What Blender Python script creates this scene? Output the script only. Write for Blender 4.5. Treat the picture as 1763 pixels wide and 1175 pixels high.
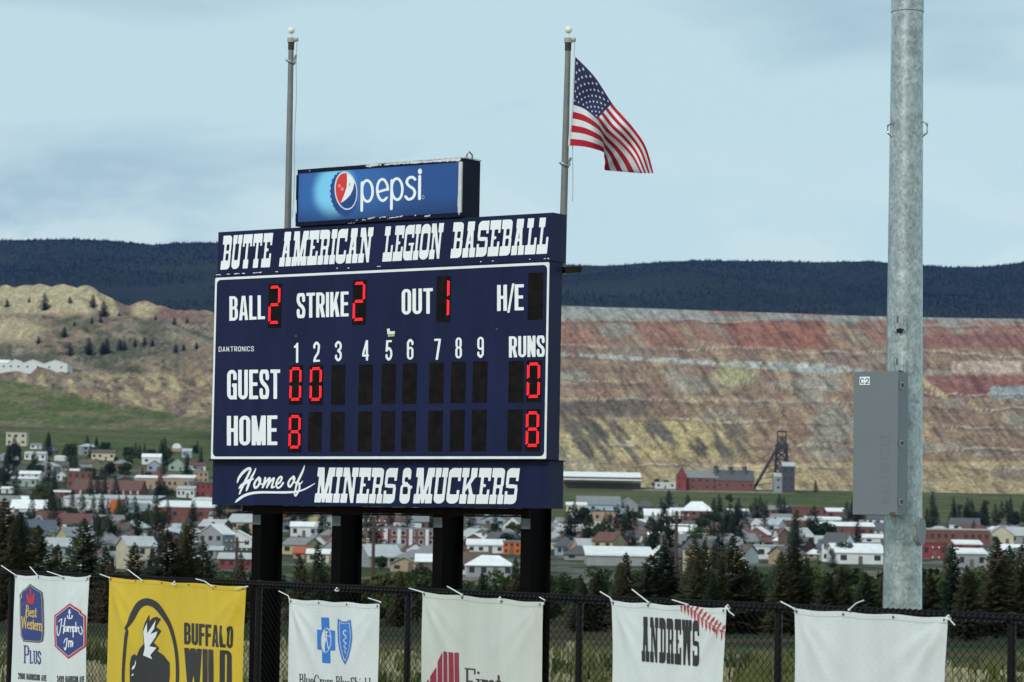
import bpy, math, random
import numpy as np
from mathutils import Vector, Matrix

for _o in list(bpy.data.objects):
    bpy.data.objects.remove(_o)
scene = bpy.context.scene
COL = scene.collection
R2D = math.radians

# ------------------------------------------------------------------ camera
CX, CY, FPX = 881.5, 587.5, 4941.9          # photograph pixels (1763 x 1175)
PITCH, ROLL, CAMZ = 0.06669, 0.01739, 2.95
_f = np.array([0, math.cos(PITCH), math.sin(PITCH)])
_u = np.array([0, -math.sin(PITCH), math.cos(PITCH)])
_r = np.array([1.0, 0, 0])
CR = _r * math.cos(ROLL) + _u * math.sin(ROLL)
CU = -_r * math.sin(ROLL) + _u * math.cos(ROLL)
CF = _f
CAM = np.array([0, 0, CAMZ])
cam_data = bpy.data.cameras.new('camera')
cam = bpy.data.objects.new('camera', cam_data)
COL.objects.link(cam)
cam_data.sensor_width = 36.0
cam_data.lens = FPX / 1763.0 * 36.0
cam_data.clip_start = 0.5
cam_data.clip_end = 60000
cam_data.dof.use_dof = True
cam_data.dof.focus_distance = 33.0
cam_data.dof.aperture_fstop = 4.8
cam.matrix_world = Matrix(((CR[0], CU[0], -CF[0], 0), (CR[1], CU[1], -CF[1], 0),
                           (CR[2], CU[2], -CF[2], CAMZ), (0, 0, 0, 1)))
scene.camera = cam

# ------------------------------------------------------------------ world, sun, exposure
SUN_EL, SUN_AZ = R2D(38), R2D(208)           # azimuth clockwise from +Y: behind the camera, to the left
world = bpy.data.worlds.new('World')
scene.world = world
world.use_nodes = True
wt = world.node_tree
wt.nodes.clear()
def wn(kind, **kw):
    n = wt.nodes.new(kind)
    for k, v in kw.items():
        setattr(n, k, v)
    return n
w_out = wn('ShaderNodeOutputWorld')
w_bg = wn('ShaderNodeBackground')
w_bg.inputs['Strength'].default_value = 0.093
w_sky = wn('ShaderNodeTexSky', sky_type='NISHITA', sun_disc=False, sun_elevation=SUN_EL, sun_rotation=SUN_AZ)
w_sky.altitude = 1700
w_sky.dust_density = 2.0
w_tc = wn('ShaderNodeTexCoord')
w_map = wn('ShaderNodeMapping')
w_map.inputs['Scale'].default_value = (1.0, 1.0, 4.2)
w_n1 = wn('ShaderNodeTexNoise')
w_n1.inputs['Scale'].default_value = 4.3
w_n1.inputs['Detail'].default_value = 7
w_n1.inputs['Roughness'].default_value = 0.52
w_n1.inputs['Distortion'].default_value = 0.3
w_r1 = wn('ShaderNodeValToRGB')
e = w_r1.color_ramp.elements
e[0].position = 0.36; e[0].color = (2.8, 3.95, 4.55, 1)
e[1].position = 0.54; e[1].color = (4.2, 5.6, 5.75, 1)
w_mix = wn('ShaderNodeMix', data_type='RGBA')
w_mix.inputs[0].default_value = 0.9
# low bank of brighter cumulus over the ridge
w_map2 = wn('ShaderNodeMapping')
w_map2.inputs['Scale'].default_value = (1.0, 1.0, 2.4)
w_n2 = wn('ShaderNodeTexNoise')
w_n2.inputs['Scale'].default_value = 17
w_n2.inputs['Detail'].default_value = 6
w_n2.inputs['Roughness'].default_value = 0.55
w_r2 = wn('ShaderNodeValToRGB')
e = w_r2.color_ramp.elements
e[0].position = 0.44; e[0].color = (0, 0, 0, 1)
e[1].position = 0.58; e[1].color = (1, 1, 1, 1)
w_sep = wn('ShaderNodeSeparateXYZ')
w_band = wn('ShaderNodeValToRGB')
e = w_band.color_ramp.elements
e[0].position = 0.095; e[0].color = (1, 1, 1, 1)
e[1].position = 0.145; e[1].color = (0, 0, 0, 1)
w_mul = wn('ShaderNodeMath', operation='MULTIPLY')
w_mul2 = wn('ShaderNodeMath', operation='MULTIPLY')
w_mul2.inputs[1].default_value = 0.9
w_mix2 = wn('ShaderNodeMix', data_type='RGBA')
w_mix2.inputs[7].default_value = (4.9, 6.05, 6.1, 1)
L = wt.links.new
L(w_tc.outputs['Generated'], w_map.inputs['Vector'])
L(w_map.outputs['Vector'], w_n1.inputs['Vector'])
L(w_n1.outputs['Fac'], w_r1.inputs['Fac'])
L(w_sky.outputs['Color'], w_mix.inputs[6])
L(w_r1.outputs['Color'], w_mix.inputs[7])
L(w_tc.outputs['Generated'], w_map2.inputs['Vector'])
L(w_map2.outputs['Vector'], w_n2.inputs['Vector'])
L(w_n2.outputs['Fac'], w_r2.inputs['Fac'])
L(w_tc.outputs['Generated'], w_sep.inputs[0])
L(w_sep.outputs['Z'], w_band.inputs['Fac'])
L(w_r2.outputs['Color'], w_mul.inputs[0])
L(w_band.outputs['Color'], w_mul.inputs[1])
L(w_mul.outputs[0], w_mul2.inputs[0])
L(w_mul2.outputs[0], w_mix2.inputs[0])
L(w_mix.outputs[2], w_mix2.inputs[6])
L(w_mix2.outputs[2], w_bg.inputs['Color'])
L(w_bg.outputs[0], w_out.inputs[0])

sun_data = bpy.data.lights.new('sun', 'SUN')
sun_data.energy = 1.5
sun_data.angle = R2D(14)
sun_data.color = (1.0, 0.965, 0.91)
sun = bpy.data.objects.new('sun', sun_data)
COL.objects.link(sun)
_sd = Vector((math.sin(SUN_AZ) * math.cos(SUN_EL), math.cos(SUN_AZ) * math.cos(SUN_EL), math.sin(SUN_EL)))
sun.rotation_euler = _sd.to_track_quat('Z', 'Y').to_euler()
sun.location = (0, 0, 60)

vs = scene.view_settings
vs.view_transform = 'Standard'
vs.look = 'None'
vs.exposure = 0.58
vs.gamma = 1.0
scene.cycles.max_bounces = 6
scene.cycles.volume_bounces = 0
scene.cycles.use_denoising = True

# ------------------------------------------------------------------ helpers
def ray(x, y):
    return CF + CR * (x - CX) / FPX - CU * (y - CY) / FPX
def on_plane(x, y, o, n):
    r = ray(x, y)
    t = np.dot(o - CAM, n) / np.dot(r, n)
    return CAM + r * t
def at_depth(x, y, d):
    r = ray(x, y)
    return CAM + r * (d / r[1])
def px_of(P):
    v = np.asarray(P, float) - CAM
    d = v @ CF
    return CX + FPX * (v @ CR) / d, CY - FPX * (v @ CU) / d

def link(o, parent=None):
    COL.objects.link(o)
    if parent is not None:
        o.parent = parent
    return o
def mesh(name, verts, faces, mats, parent=None, loc=None, midx=None, smooth=False):
    """one mesh object; verts in world space, stored relative to its thing's base"""
    v = np.asarray(verts, float)
    if loc is None and parent is not None:
        loc_off = np.array(parent.get('_base', (0, 0, 0)), float)
        v = v - loc_off
    elif loc is not None:
        v = v - np.asarray(loc, float)
    me = bpy.data.meshes.new(name)
    me.from_pydata([tuple(p) for p in v], [], [tuple(f) for f in faces])
    if not isinstance(mats, (list, tuple)):
        mats = [mats]
    for m in mats:
        me.materials.append(m)
    if midx is not None:
        me.polygons.foreach_set('material_index', midx)
    if smooth:
        me.polygons.foreach_set('use_smooth', [True] * len(me.polygons))
    me.update()
    o = bpy.data.objects.new(name, me)
    if loc is not None:
        o.location = loc
    return link(o, parent)
BASES = []
def thing(name, label, cat, loc=(0, 0, 0), rz=0.0, group=None):
    o = bpy.data.objects.new(name, None)
    o.empty_display_size = 0.2
    o.location = loc
    o.rotation_euler = (0, 0, rz)
    o['_base'] = tuple(float(a) for a in loc)
    BASES.append(o)
    tag(o, label, cat, group)
    return link(o)
def tag(o, label, cat, group=None, kind=None):
    if label: o['label'] = label
    if cat: o['category'] = cat
    if group: o['group'] = group
    if kind: o['kind'] = kind
    return o
def struct(o):
    o['kind'] = 'structure'
    return o

class MB:
    def __init__(s): s.v = []; s.f = []; s.m = []
    def add(s, verts, faces, m=0):
        b = len(s.v)
        s.v += [tuple(p) for p in verts]
        s.f += [tuple(i + b for i in f) for f in faces]
        s.m += [m] * len(faces)
    def box(s, c, ax, ay, az, m=0):
        """centre and three half-extent vectors"""
        c, ax, ay, az = (np.asarray(a, float) for a in (c, ax, ay, az))
        vs_ = [c + i * ax + j * ay + k * az for k in (-1, 1) for j in (-1, 1) for i in (-1, 1)]
        s.add(vs_, [(0, 2, 3, 1), (4, 5, 7, 6), (0, 1, 5, 4), (2, 6, 7, 3), (0, 4, 6, 2), (1, 3, 7, 5)], m)
    def bx(s, x0, x1, y0, y1, z0, z1, m=0):
        s.box(((x0 + x1) / 2, (y0 + y1) / 2, (z0 + z1) / 2), ((x1 - x0) / 2, 0, 0), (0, (y1 - y0) / 2, 0), (0, 0, (z1 - z0) / 2), m)
    def tube(s, pts, r, n=6, m=0, cap=True, flat=1.0):
        pts = [np.asarray(p, float) for p in pts]
        rs = r if isinstance(r, (list, tuple)) else [r] * len(pts)
        rings = []
        up = np.array([0, 0, 1.0])
        for i, p in enumerate(pts):
            d = pts[min(i + 1, len(pts) - 1)] - pts[max(i - 1, 0)]
            d = d / (np.linalg.norm(d) + 1e-12)
            ref = up if abs(d[2]) < 0.95 else np.array([1.0, 0, 0])
            a = np.cross(d, ref); a /= np.linalg.norm(a)
            b = np.cross(d, a)
            rings.append([p + rs[i] * (math.cos(2 * math.pi * k / n) * a + flat * math.sin(2 * math.pi * k / n) * b) for k in range(n)])
        vs_ = [q for rg in rings for q in rg]
        fs = []
        for i in range(len(pts) - 1):
            for k in range(n):
                k2 = (k + 1) % n
                fs.append((i * n + k, i * n + k2, (i + 1) * n + k2, (i + 1) * n + k))
        if cap:
            fs.append(tuple(range(n))[::-1])
            fs.append(tuple((len(pts) - 1) * n + k for k in range(n)))
        s.add(vs_, fs, m)
    def build(s, name, mats, parent=None, loc=None, smooth=False):
        return mesh(name, s.v, s.f, mats, parent, loc, s.m, smooth)

# numpy value noise
_rs = np.random.RandomState(7)
_LAT = _rs.rand(256, 256)
def vnoise(x, y, seed=0):
    x = np.asarray(x, float) + seed * 17.3
    y = np.asarray(y, float) + seed * 9.7
    xi = np.floor(x).astype(int); yi = np.floor(y).astype(int)
    fx = x - xi; fy = y - yi
    fx = fx * fx * (3 - 2 * fx); fy = fy * fy * (3 - 2 * fy)
    a = _LAT[xi % 256, yi % 256]; b = _LAT[(xi + 1) % 256, yi % 256]
    c = _LAT[xi % 256, (yi + 1) % 256]; d = _LAT[(xi + 1) % 256, (yi + 1) % 256]
    return (a * (1 - fx) + b * fx) * (1 - fy) + (c * (1 - fx) + d * fx) * fy
def fbm(x, y, seed=0, oct=4):
    s = 0; a = 1; t = 0
    for i in range(oct):
        s = s + a * vnoise(x * 2 ** i, y * 2 ** i, seed + i * 3); t += a; a *= 0.5
    return s / t

# ------------------------------------------------------------------ materials
def srgb(r, g, b):
    def c(v):
        v /= 255.0
        return v / 12.92 if v <= 0.04045 else ((v + 0.055) / 1.055) ** 2.4
    return (c(r), c(g), c(b))
MATS = {}
def mat(name, col, rough=0.6, var=0.12, scale=3.0, metal=0.0, spec=0.4, bump=0.0, bscale=40.0, detail=5, vcol=None, emit=None, trans=0.0):
    """principled material with uneven colour (noise on the value) and optional fine relief"""
    if name in MATS: return MATS[name]
    m = bpy.data.materials.new(name); m.use_nodes = True
    nt = m.node_tree
    b = nt.nodes['Principled BSDF']
    b.inputs['Roughness'].default_value = rough
    b.inputs['Metallic'].default_value = metal
    b.inputs['Specular IOR Level'].default_value = spec
    lk = nt.links.new
    tc = nt.nodes.new('ShaderNodeTexCoord')
    nz = nt.nodes.new('ShaderNodeTexNoise')
    nz.inputs['Scale'].default_value = scale
    nz.inputs['Detail'].default_value = detail
    nz.inputs['Roughness'].default_value = 0.65
    lk(tc.outputs['Object'], nz.inputs['Vector'])
    mr = nt.nodes.new('ShaderNodeMapRange')
    mr.inputs['From Min'].default_value = 0.25; mr.inputs['From Max'].default_value = 0.75
    mr.inputs['To Min'].default_value = 1 - var; mr.inputs['To Max'].default_value = 1 + var
    lk(nz.outputs['Fac'], mr.inputs['Value'])
    mx = nt.nodes.new('ShaderNodeMix'); mx.data_type = 'RGBA'; mx.blend_type = 'MULTIPLY'
    mx.inputs[0].default_value = 1.0
    if vcol:
        at = nt.nodes.new('ShaderNodeVertexColor'); at.layer_name = vcol
        lk(at.outputs['Color'], mx.inputs[6])
    else:
        mx.inputs[6].default_value = (*col, 1)
    lk(mr.outputs['Result'], mx.inputs[7])
    lk(mx.outputs[2], b.inputs['Base Color'])
    if emit:
        b.inputs['Emission Color'].default_value = (*emit[0], 1)
        b.inputs['Emission Strength'].default_value = emit[1]
    if bump:
        n2 = nt.nodes.new('ShaderNodeTexNoise'); n2.inputs['Scale'].default_value = bscale; n2.inputs['Detail'].default_value = 4
        lk(tc.outputs['Object'], n2.inputs['Vector'])
        bp = nt.nodes.new('ShaderNodeBump'); bp.inputs['Strength'].default_value = bump; bp.inputs['Distance'].default_value = 1.0 / bscale
        lk(n2.outputs['Fac'], bp.inputs['Height']); lk(bp.outputs['Normal'], b.inputs['Normal'])
    if trans:
        # thin cloth: part of the light comes through
        tr = nt.nodes.new('ShaderNodeBsdfTranslucent'); lk(mx.outputs[2], tr.inputs['Color'])
        ms = nt.nodes.new('ShaderNodeMixShader'); ms.inputs[0].default_value = trans
        lk(b.outputs[0], ms.inputs[1]); lk(tr.outputs[0], ms.inputs[2])
        lk(ms.outputs[0], nt.nodes['Material Output'].inputs['Surface'])
    MATS[name] = m
    return m

navy = mat('navy_paint', (0.0085, 0.0125, 0.050), 0.5, 0.18, 1.3, spec=0.16)
white_vinyl = mat('white_vinyl', (0.80, 0.82, 0.82), 0.45, 0.05, 2.0)
white_trim = mat('white_trim_paint', (0.74, 0.76, 0.75), 0.5, 0.10, 5)
black_face = mat('black_digit_face', (0.009, 0.0075, 0.0075), 0.8, 0.35, 9, spec=.08)
led_red = mat('red_led', (0.5, 0.01, 0.02), 0.4, 0.05, 5, emit=((1.0, 0.006, 0.014), 0.92))
black_steel = mat('black_painted_steel', (0.0035, 0.003, 0.003), 0.7, 0.4, 4, spec=0.05)
rust_steel = mat('brown_primer_steel', (0.02, 0.013, 0.01), 0.85, 0.4, 6, spec=.1)
bare_steel = mat('bare_grey_steel', (0.17, 0.175, 0.175), 0.55, 0.25, 8)
seam = mat('dark_seam', (0.006, 0.007, 0.014), 0.7, 0.1, 3)

def galvanised():
    m = mat('galvanised_steel', (0.40, 0.43, 0.42), 0.36, 0.34, 9.0, metal=0.7, bump=0.06, bscale=60, detail=9)
    nt = m.node_tree; lk = nt.links.new
    b = nt.nodes['Principled BSDF']
    vo = nt.nodes.new('ShaderNodeTexVoronoi'); vo.inputs['Scale'].default_value = 48
    tc = nt.nodes['Texture Coordinate'] if 'Texture Coordinate' in nt.nodes else [n for n in nt.nodes if n.type == 'TEX_COORD'][0]
    mp = nt.nodes.new('ShaderNodeMapping'); mp.inputs['Scale'].default_value = (1, 1, 0.7)
    lk(tc.outputs['Object'], mp.inputs[0]); lk(mp.outputs[0], vo.inputs['Vector'])
    hs = nt.nodes.new('ShaderNodeSeparateColor'); lk(vo.outputs['Color'], hs.inputs[0])
    mr = nt.nodes.new('ShaderNodeMapRange'); mr.inputs['To Min'].default_value = 0.78; mr.inputs['To Max'].default_value = 1.2
    lk(hs.outputs[0], mr.inputs['Value'])
    mx0 = [n for n in nt.nodes if n.type == 'MIX'][0]
    mx = nt.nodes.new('ShaderNodeMix'); mx.data_type = 'RGBA'; mx.blend_type = 'MULTIPLY'; mx.inputs[0].default_value = 1
    lk(mx0.outputs[2], mx.inputs[6]); lk(mr.outputs['Result'], mx.inputs[7])
    lk(mx.outputs[2], b.inputs['Base Color'])
    return m
galv = galvanised()
pole_steel = mat('grey_flagpole_steel', (0.17, 0.175, 0.165), 0.5, 0.2, 6, metal=0.2)

# ------------------------------------------------------------------ drawing: signed distance shapes -> clean flat meshes
def d_poly(pts):
    P = np.asarray(pts, float)
    def fn(X, Y):
        d = np.full(X.shape, 1e9); ins = np.zeros(X.shape, bool)
        n = len(P)
        for i in range(n):
            a = P[i]; b = P[(i + 1) % n]
            ex, ey = b - a
            wx, wy = X - a[0], Y - a[1]
            t = np.clip((wx * ex + wy * ey) / (ex * ex + ey * ey + 1e-12), 0, 1)
            d = np.minimum(d, (wx - ex * t) ** 2 + (wy - ey * t) ** 2)
            c = (a[1] <= Y) != (b[1] <= Y)
            with np.errstate(divide='ignore', invalid='ignore'):
                xx = a[0] + (Y - a[1]) / (b[1] - a[1] + 1e-15) * ex
            ins ^= c & (X < xx)
        d = np.sqrt(d)
        return np.where(ins, -d, d)
    return fn
def d_rect(x0, y0, x1, y1):
    def fn(X, Y):
        qx = np.abs(X - (x0 + x1) / 2) - abs(x1 - x0) / 2
        qy = np.abs(Y - (y0 + y1) / 2) - abs(y1 - y0) / 2
        return np.hypot(np.maximum(qx, 0), np.maximum(qy, 0)) + np.minimum(np.maximum(qx, qy), 0)
    return fn
def d_rr(x0, y0, x1, y1, r):
    r = min(r, (x1 - x0) / 2 - 1e-6, (y1 - y0) / 2 - 1e-6)
    g = d_rect(x0 + r, y0 + r, x1 - r, y1 - r)
    return lambda X, Y: g(X, Y) - r
def d_ell(cx, cy, rx, ry, ang=0.0):
    ca, sa = math.cos(ang), math.sin(ang)
    def fn(X, Y):
        u = (X - cx) * ca + (Y - cy) * sa; v = -(X - cx) * sa + (Y - cy) * ca
        k = np.sqrt((u / rx) ** 2 + (v / ry) ** 2) + 1e-9
        g = np.sqrt((u / rx ** 2) ** 2 + (v / ry ** 2) ** 2) + 1e-9
        return k * (k - 1) / g
    return fn
def spline(pts, n=8):
    P = [np.asarray(p, float) for p in pts]
    if len(P) < 3: return P
    Q = [2 * P[0] - P[1]] + P + [2 * P[-1] - P[-2]]
    out = []
    for i in range(1, len(Q) - 2):
        for k in range(n):
            t = k / n
            out.append(0.5 * ((2 * Q[i]) + (-Q[i - 1] + Q[i + 1]) * t + (2 * Q[i - 1] - 5 * Q[i] + 4 * Q[i + 1] - Q[i + 2]) * t * t
                              + (-Q[i - 1] + 3 * Q[i] - 3 * Q[i + 1] + Q[i + 2]) * t ** 3))
    out.append(P[-1])
    return out
def d_stroke(pts, w, curve=True, n=7):
    """pts (x, y) or (x, y, width) -> stroke of width w with round ends"""
    Q = [tuple(p) if len(p) == 3 else (p[0], p[1], w) for p in pts]
    S = spline(Q, n) if curve else [np.asarray(q, float) for q in Q]
    def fn(X, Y):
        d = np.full(X.shape, 1e9)
        for a, b in zip(S[:-1], S[1:]):
            ex, ey = b[0] - a[0], b[1] - a[1]
            wx, wy = X - a[0], Y - a[1]
            t = np.clip((wx * ex + wy * ey) / (ex * ex + ey * ey + 1e-12), 0, 1)
            d = np.minimum(d, np.hypot(wx - ex * t, wy - ey * t) - 0.5 * (a[2] + (b[2] - a[2]) * t))
        return d
    return fn
def U(*fs):
    return lambda X, Y: np.minimum.reduce([f(X, Y) for f in fs])
def SUB(a, *bs):
    return lambda X, Y: np.maximum.reduce([a(X, Y)] + [-b(X, Y) for b in bs])
def AND(*fs):
    return lambda X, Y: np.maximum.reduce([f(X, Y) for f in fs])

def shape_mesh(fn, x0, y0, x1, y1, cell, run=40):
    """marching squares over a signed distance field -> (verts2d, faces)"""
    nx = max(2, int(math.ceil((x1 - x0) / cell)) + 1); ny = max(2, int(math.ceil((y1 - y0) / cell)) + 1)
    xs = np.linspace(x0, x1, nx); ys = np.linspace(y0, y1, ny)
    X, Y = np.meshgrid(xs, ys)
    F = fn(X, Y)
    F = np.where(np.abs(F) < 1e-9, 1e-9, F)
    I = F < 0
    verts = []; faces = []; idx = {}
    def vid(key, x, y):
        if key not in idx:
            idx[key] = len(verts); verts.append((x, y))
        return idx[key]
    full = I[:-1, :-1] & I[1:, :-1] & I[:-1, 1:] & I[1:, 1:]
    some = (I[:-1, :-1] | I[1:, :-1] | I[:-1, 1:] | I[1:, 1:]) & ~full
    for j in range(ny - 1):
        i = 0
        row = full[j]
        while i < nx - 1:
            if row[i]:
                k = i
                while k < nx - 1 and row[k] and k - i < run: k += 1
                faces.append((vid((i, j), xs[i], ys[j]), vid((k, j), xs[k], ys[j]), vid((k, j + 1), xs[k], ys[j + 1]), vid((i, j + 1), xs[i], ys[j + 1])))
                i = k
            else:
                i += 1
    for j, i in zip(*np.nonzero(some)):
        c = [(i, j), (i + 1, j), (i + 1, j + 1), (i, j + 1)]
        poly = []
        for a in range(4):
            (ia, ja), (ib, jb) = c[a], c[(a + 1) % 4]
            fa, fb = F[ja, ia], F[jb, ib]
            if fa < 0: poly.append(vid((ia, ja), xs[ia], ys[ja]))
            if (fa < 0) != (fb < 0):
                t = fa / (fa - fb)
                k = ('e',) + tuple(sorted(((ia, ja), (ib, jb))))
                poly.append(vid(k, xs[ia] + (xs[ib] - xs[ia]) * t, ys[ja] + (ys[jb] - ys[ja]) * t))
        if len(poly) >= 3: faces.append(tuple(poly))
    return verts, faces
# ------------------------------------------------------------------ lettering
def g_sans(c, w=0.42, t=0.15, th=0.125):
    """condensed sans capital or figure -> (shape, width)"""
    R_ = d_rect
    ring = lambda x0, y0, x1, y1, r=None: SUB(d_rr(x0, y0, x1, y1, (x1 - x0) / 2 * 0.95 if r is None else r),
                                             d_rr(x0 + t, y0 + th, x1 - t, y1 - th, max((x1 - x0) / 2 - t, 0.02)))
    def half(x0, y0, x1, y1, r):
        return U(d_rr(x0, y0, x1, y1, r), R_(x0, y0, (x0 + x1) / 2, y1))
    h = t / 2
    if c == 'A':
        w = w * 1.06
        return U(d_poly([(0, 0), (w / 2 - t * .55, 1), (w / 2 + t * .55, 1), (w, 0), (w - t, 0), (w / 2, .84), (t, 0)]),
                 R_(w * .2, .2, w * .8, .2 + th)), w
    if c == 'B':
        return SUB(U(half(0, .46, w * .96, 1, .2), half(0, 0, w, .56, .2)), half(t, .575, w * .96 - t, 1 - th, .1), half(t, th, w - t, .46, .1)), w
    if c == 'C': return SUB(ring(0, 0, w, 1), R_(w * .5, .3, w + .1, .7)), w
    if c == 'D': return SUB(half(0, 0, w, 1, .24), half(t, th, w - t, 1 - th, .1)), w
    if c == 'E': return U(R_(0, 0, t, 1), R_(0, 0, w * .92, th), R_(0, 1 - th, w * .92, 1), R_(0, .45, w * .85, .45 + th)), w * .92
    if c == 'F': return U(R_(0, 0, t, 1), R_(0, 1 - th, w * .9, 1), R_(0, .44, w * .82, .44 + th)), w * .88
    if c == 'G': return U(SUB(ring(0, 0, w, 1), R_(w * .5, .5, w + .1, .66)), R_(w * .5, .42, w, .42 + th), R_(w - t * .75, 0, w, .5)), w
    if c == 'H': return U(R_(0, 0, t, 1), R_(w - t, 0, w, 1), R_(0, .46, w, .46 + th)), w
    if c == 'I': return R_(0, 0, t, 1), t
    if c == 'K':
        w = w * 1.04
        return U(R_(0, 0, t, 1), d_poly([(t * .8, .38), (w - t * 1.05, 1), (w, 1), (t * 1.1, .2)]), d_poly([(w * .42, .62), (w * .72, .66), (w * 1.04, 0), (w - t * 1.05, 0)])), w * 1.03
    if c == 'L': return U(R_(0, 0, t, 1), R_(0, 0, w * .86, th)), w * .86
    if c == 'M':
        w = w * 1.28
        return U(R_(0, 0, t, 1), R_(w - t, 0, w, 1), d_poly([(0, 1), (t * 1.15, 1), (w / 2 + t * .45, 0), (w / 2 - t * .45, 0)]),
                 d_poly([(w, 1), (w - t * 1.15, 1), (w / 2 - t * .45, 0), (w / 2 + t * .45, 0)])), w
    if c == 'N': return U(R_(0, 0, t, 1), R_(w - t, 0, w, 1), d_poly([(0, 1), (t * 1.1, 1), (w, 0), (w - t * 1.1, 0)])), w
    if c in 'O0': return ring(0, 0, w, 1), w
    if c == 'P': return SUB(U(half(0, .4, w, 1, .2), R_(0, 0, t, 1)), half(t, .4 + th, w - t, 1 - th, .1)), w
    if c == 'R': return SUB(U(half(0, .42, w * .98, 1, .2), R_(0, 0, t, 1), d_poly([(w * .35, .5), (w * .75, .5), (w, .06), (w, 0), (w - t, 0)])),
                            half(t, .42 + th, w * .98 - t, 1 - th, .1)), w
    if c == 'S': return AND(d_stroke([(w - h, .71), (w - h * 1.02, .8), (w * .74, .925), (w * .5, .94), (w * .26, .925), (h, .8), (h * 1.05, .68), (w * .34, .56),
                                      (w * .66, .44), (w - h, .32), (w - h, .2), (w * .74, .075), (w * .5, .06), (w * .26, .075), (h, .2), (h, .3)], t * .95), R_(-.1, 0, w + .1, 1)), w
    if c == 'T': return U(R_(w / 2 - h, 0, w / 2 + h, 1), R_(0, 1 - th, w, 1)), w
    if c == 'U': return U(AND(ring(0, 0, w, 1), R_(-.1, -.1, w + .1, .5)), R_(0, .4, t, 1), R_(w - t, .4, w, 1)), w
    if c == 'V': return d_poly([(0, 1), (t, 1), (w / 2, .2), (w - t, 1), (w, 1), (w / 2 + t * .55, 0), (w / 2 - t * .55, 0)]), w
    if c == 'W':
        w = w * 1.45
        return U(*[d_poly([(a, 1), (a + t, 1), (b + t * .9, 0), (b, 0)]) for a, b in ((0, w * .22 - h * .3), (w * .5 - h, w * .22 - h * .3), (w * .5 - h, w * .78 - t * .6), (w - t, w * .78 - t * .6))]), w
    if c == '/': return d_poly([(0, -.08), (t * .62, -.08), (w * .72, 1.04), (w * .72 - t * .62, 1.04)]), w * .72
    if c == '1': return d_poly([(.3 * w, 0), (.3 * w + t, 0), (.3 * w + t, 1), (.3 * w + t * .3, 1), (.2 * w, .88), (0, .85), (0, .75), (.3 * w, .75)]), w * .66
    if c == '2': return U(R_(0, 0, w, th), d_stroke([(h, .72), (h * 1.05, .83), (w * .5, .94), (w - h, .83), (w - h, .68), (w * .72, .45), (w * .3, .22), (h, .05)], t * .95)), w
    if c == '3': return AND(d_stroke([(h, .74), (h, .84), (w * .5, .94), (w - h, .84), (w - h, .64), (w * .5, .52), (w - h, .4), (w - h, .17), (w * .5, .06), (h, .17), (h, .27)], t * .92), R_(-.1, 0, w + .1, 1)), w
    if c == '4': return U(R_(w * .58, 0, w * .58 + t, 1), R_(0, .2, w * 1.04, .2 + th), d_poly([(0, .2), (0, .34), (w * .58, 1), (w * .8, 1), (w * .74, .84), (t * .95, .3)])), w * 1.04
    if c == '5': return U(R_(t * .35, 1 - th, w * .95, 1), d_poly([(t * .35, 1), (t * 1.3, 1), (t, .45), (0, .45)]),
                          d_stroke([(h, .5), (w * .5, .6), (w - h, .46), (w - h, .2), (w * .5, .06), (h, .17), (h, .26)], t * .92)), w
    if c == '6': return U(ring(0, 0, w, .62), d_stroke([(h, .32), (h, .7), (h * 1.2, .84), (w * .5, .94), (w - h, .84), (w - h, .76)], t * .95)), w
    if c == '7': return U(R_(0, 1 - th, w, 1), d_poly([(w - t * 1.1, 1 - th * .9), (w, 1 - th * .9), (w * .45 + t * .3, 0), (w * .45 - t * .75, 0)])), w
    if c == '8': return U(ring(w * .03, .46, w * .97, 1), ring(0, 0, w, .57)), w
    if c == '9': return U(ring(0, .38, w, 1), d_stroke([(w - h, .68), (w - h, .3), (w - h * 1.2, .16), (w * .5, .06), (h, .16), (h, .24)], t * .95)), w
    return R_(0, 0, .01, .01), w * .6

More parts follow.
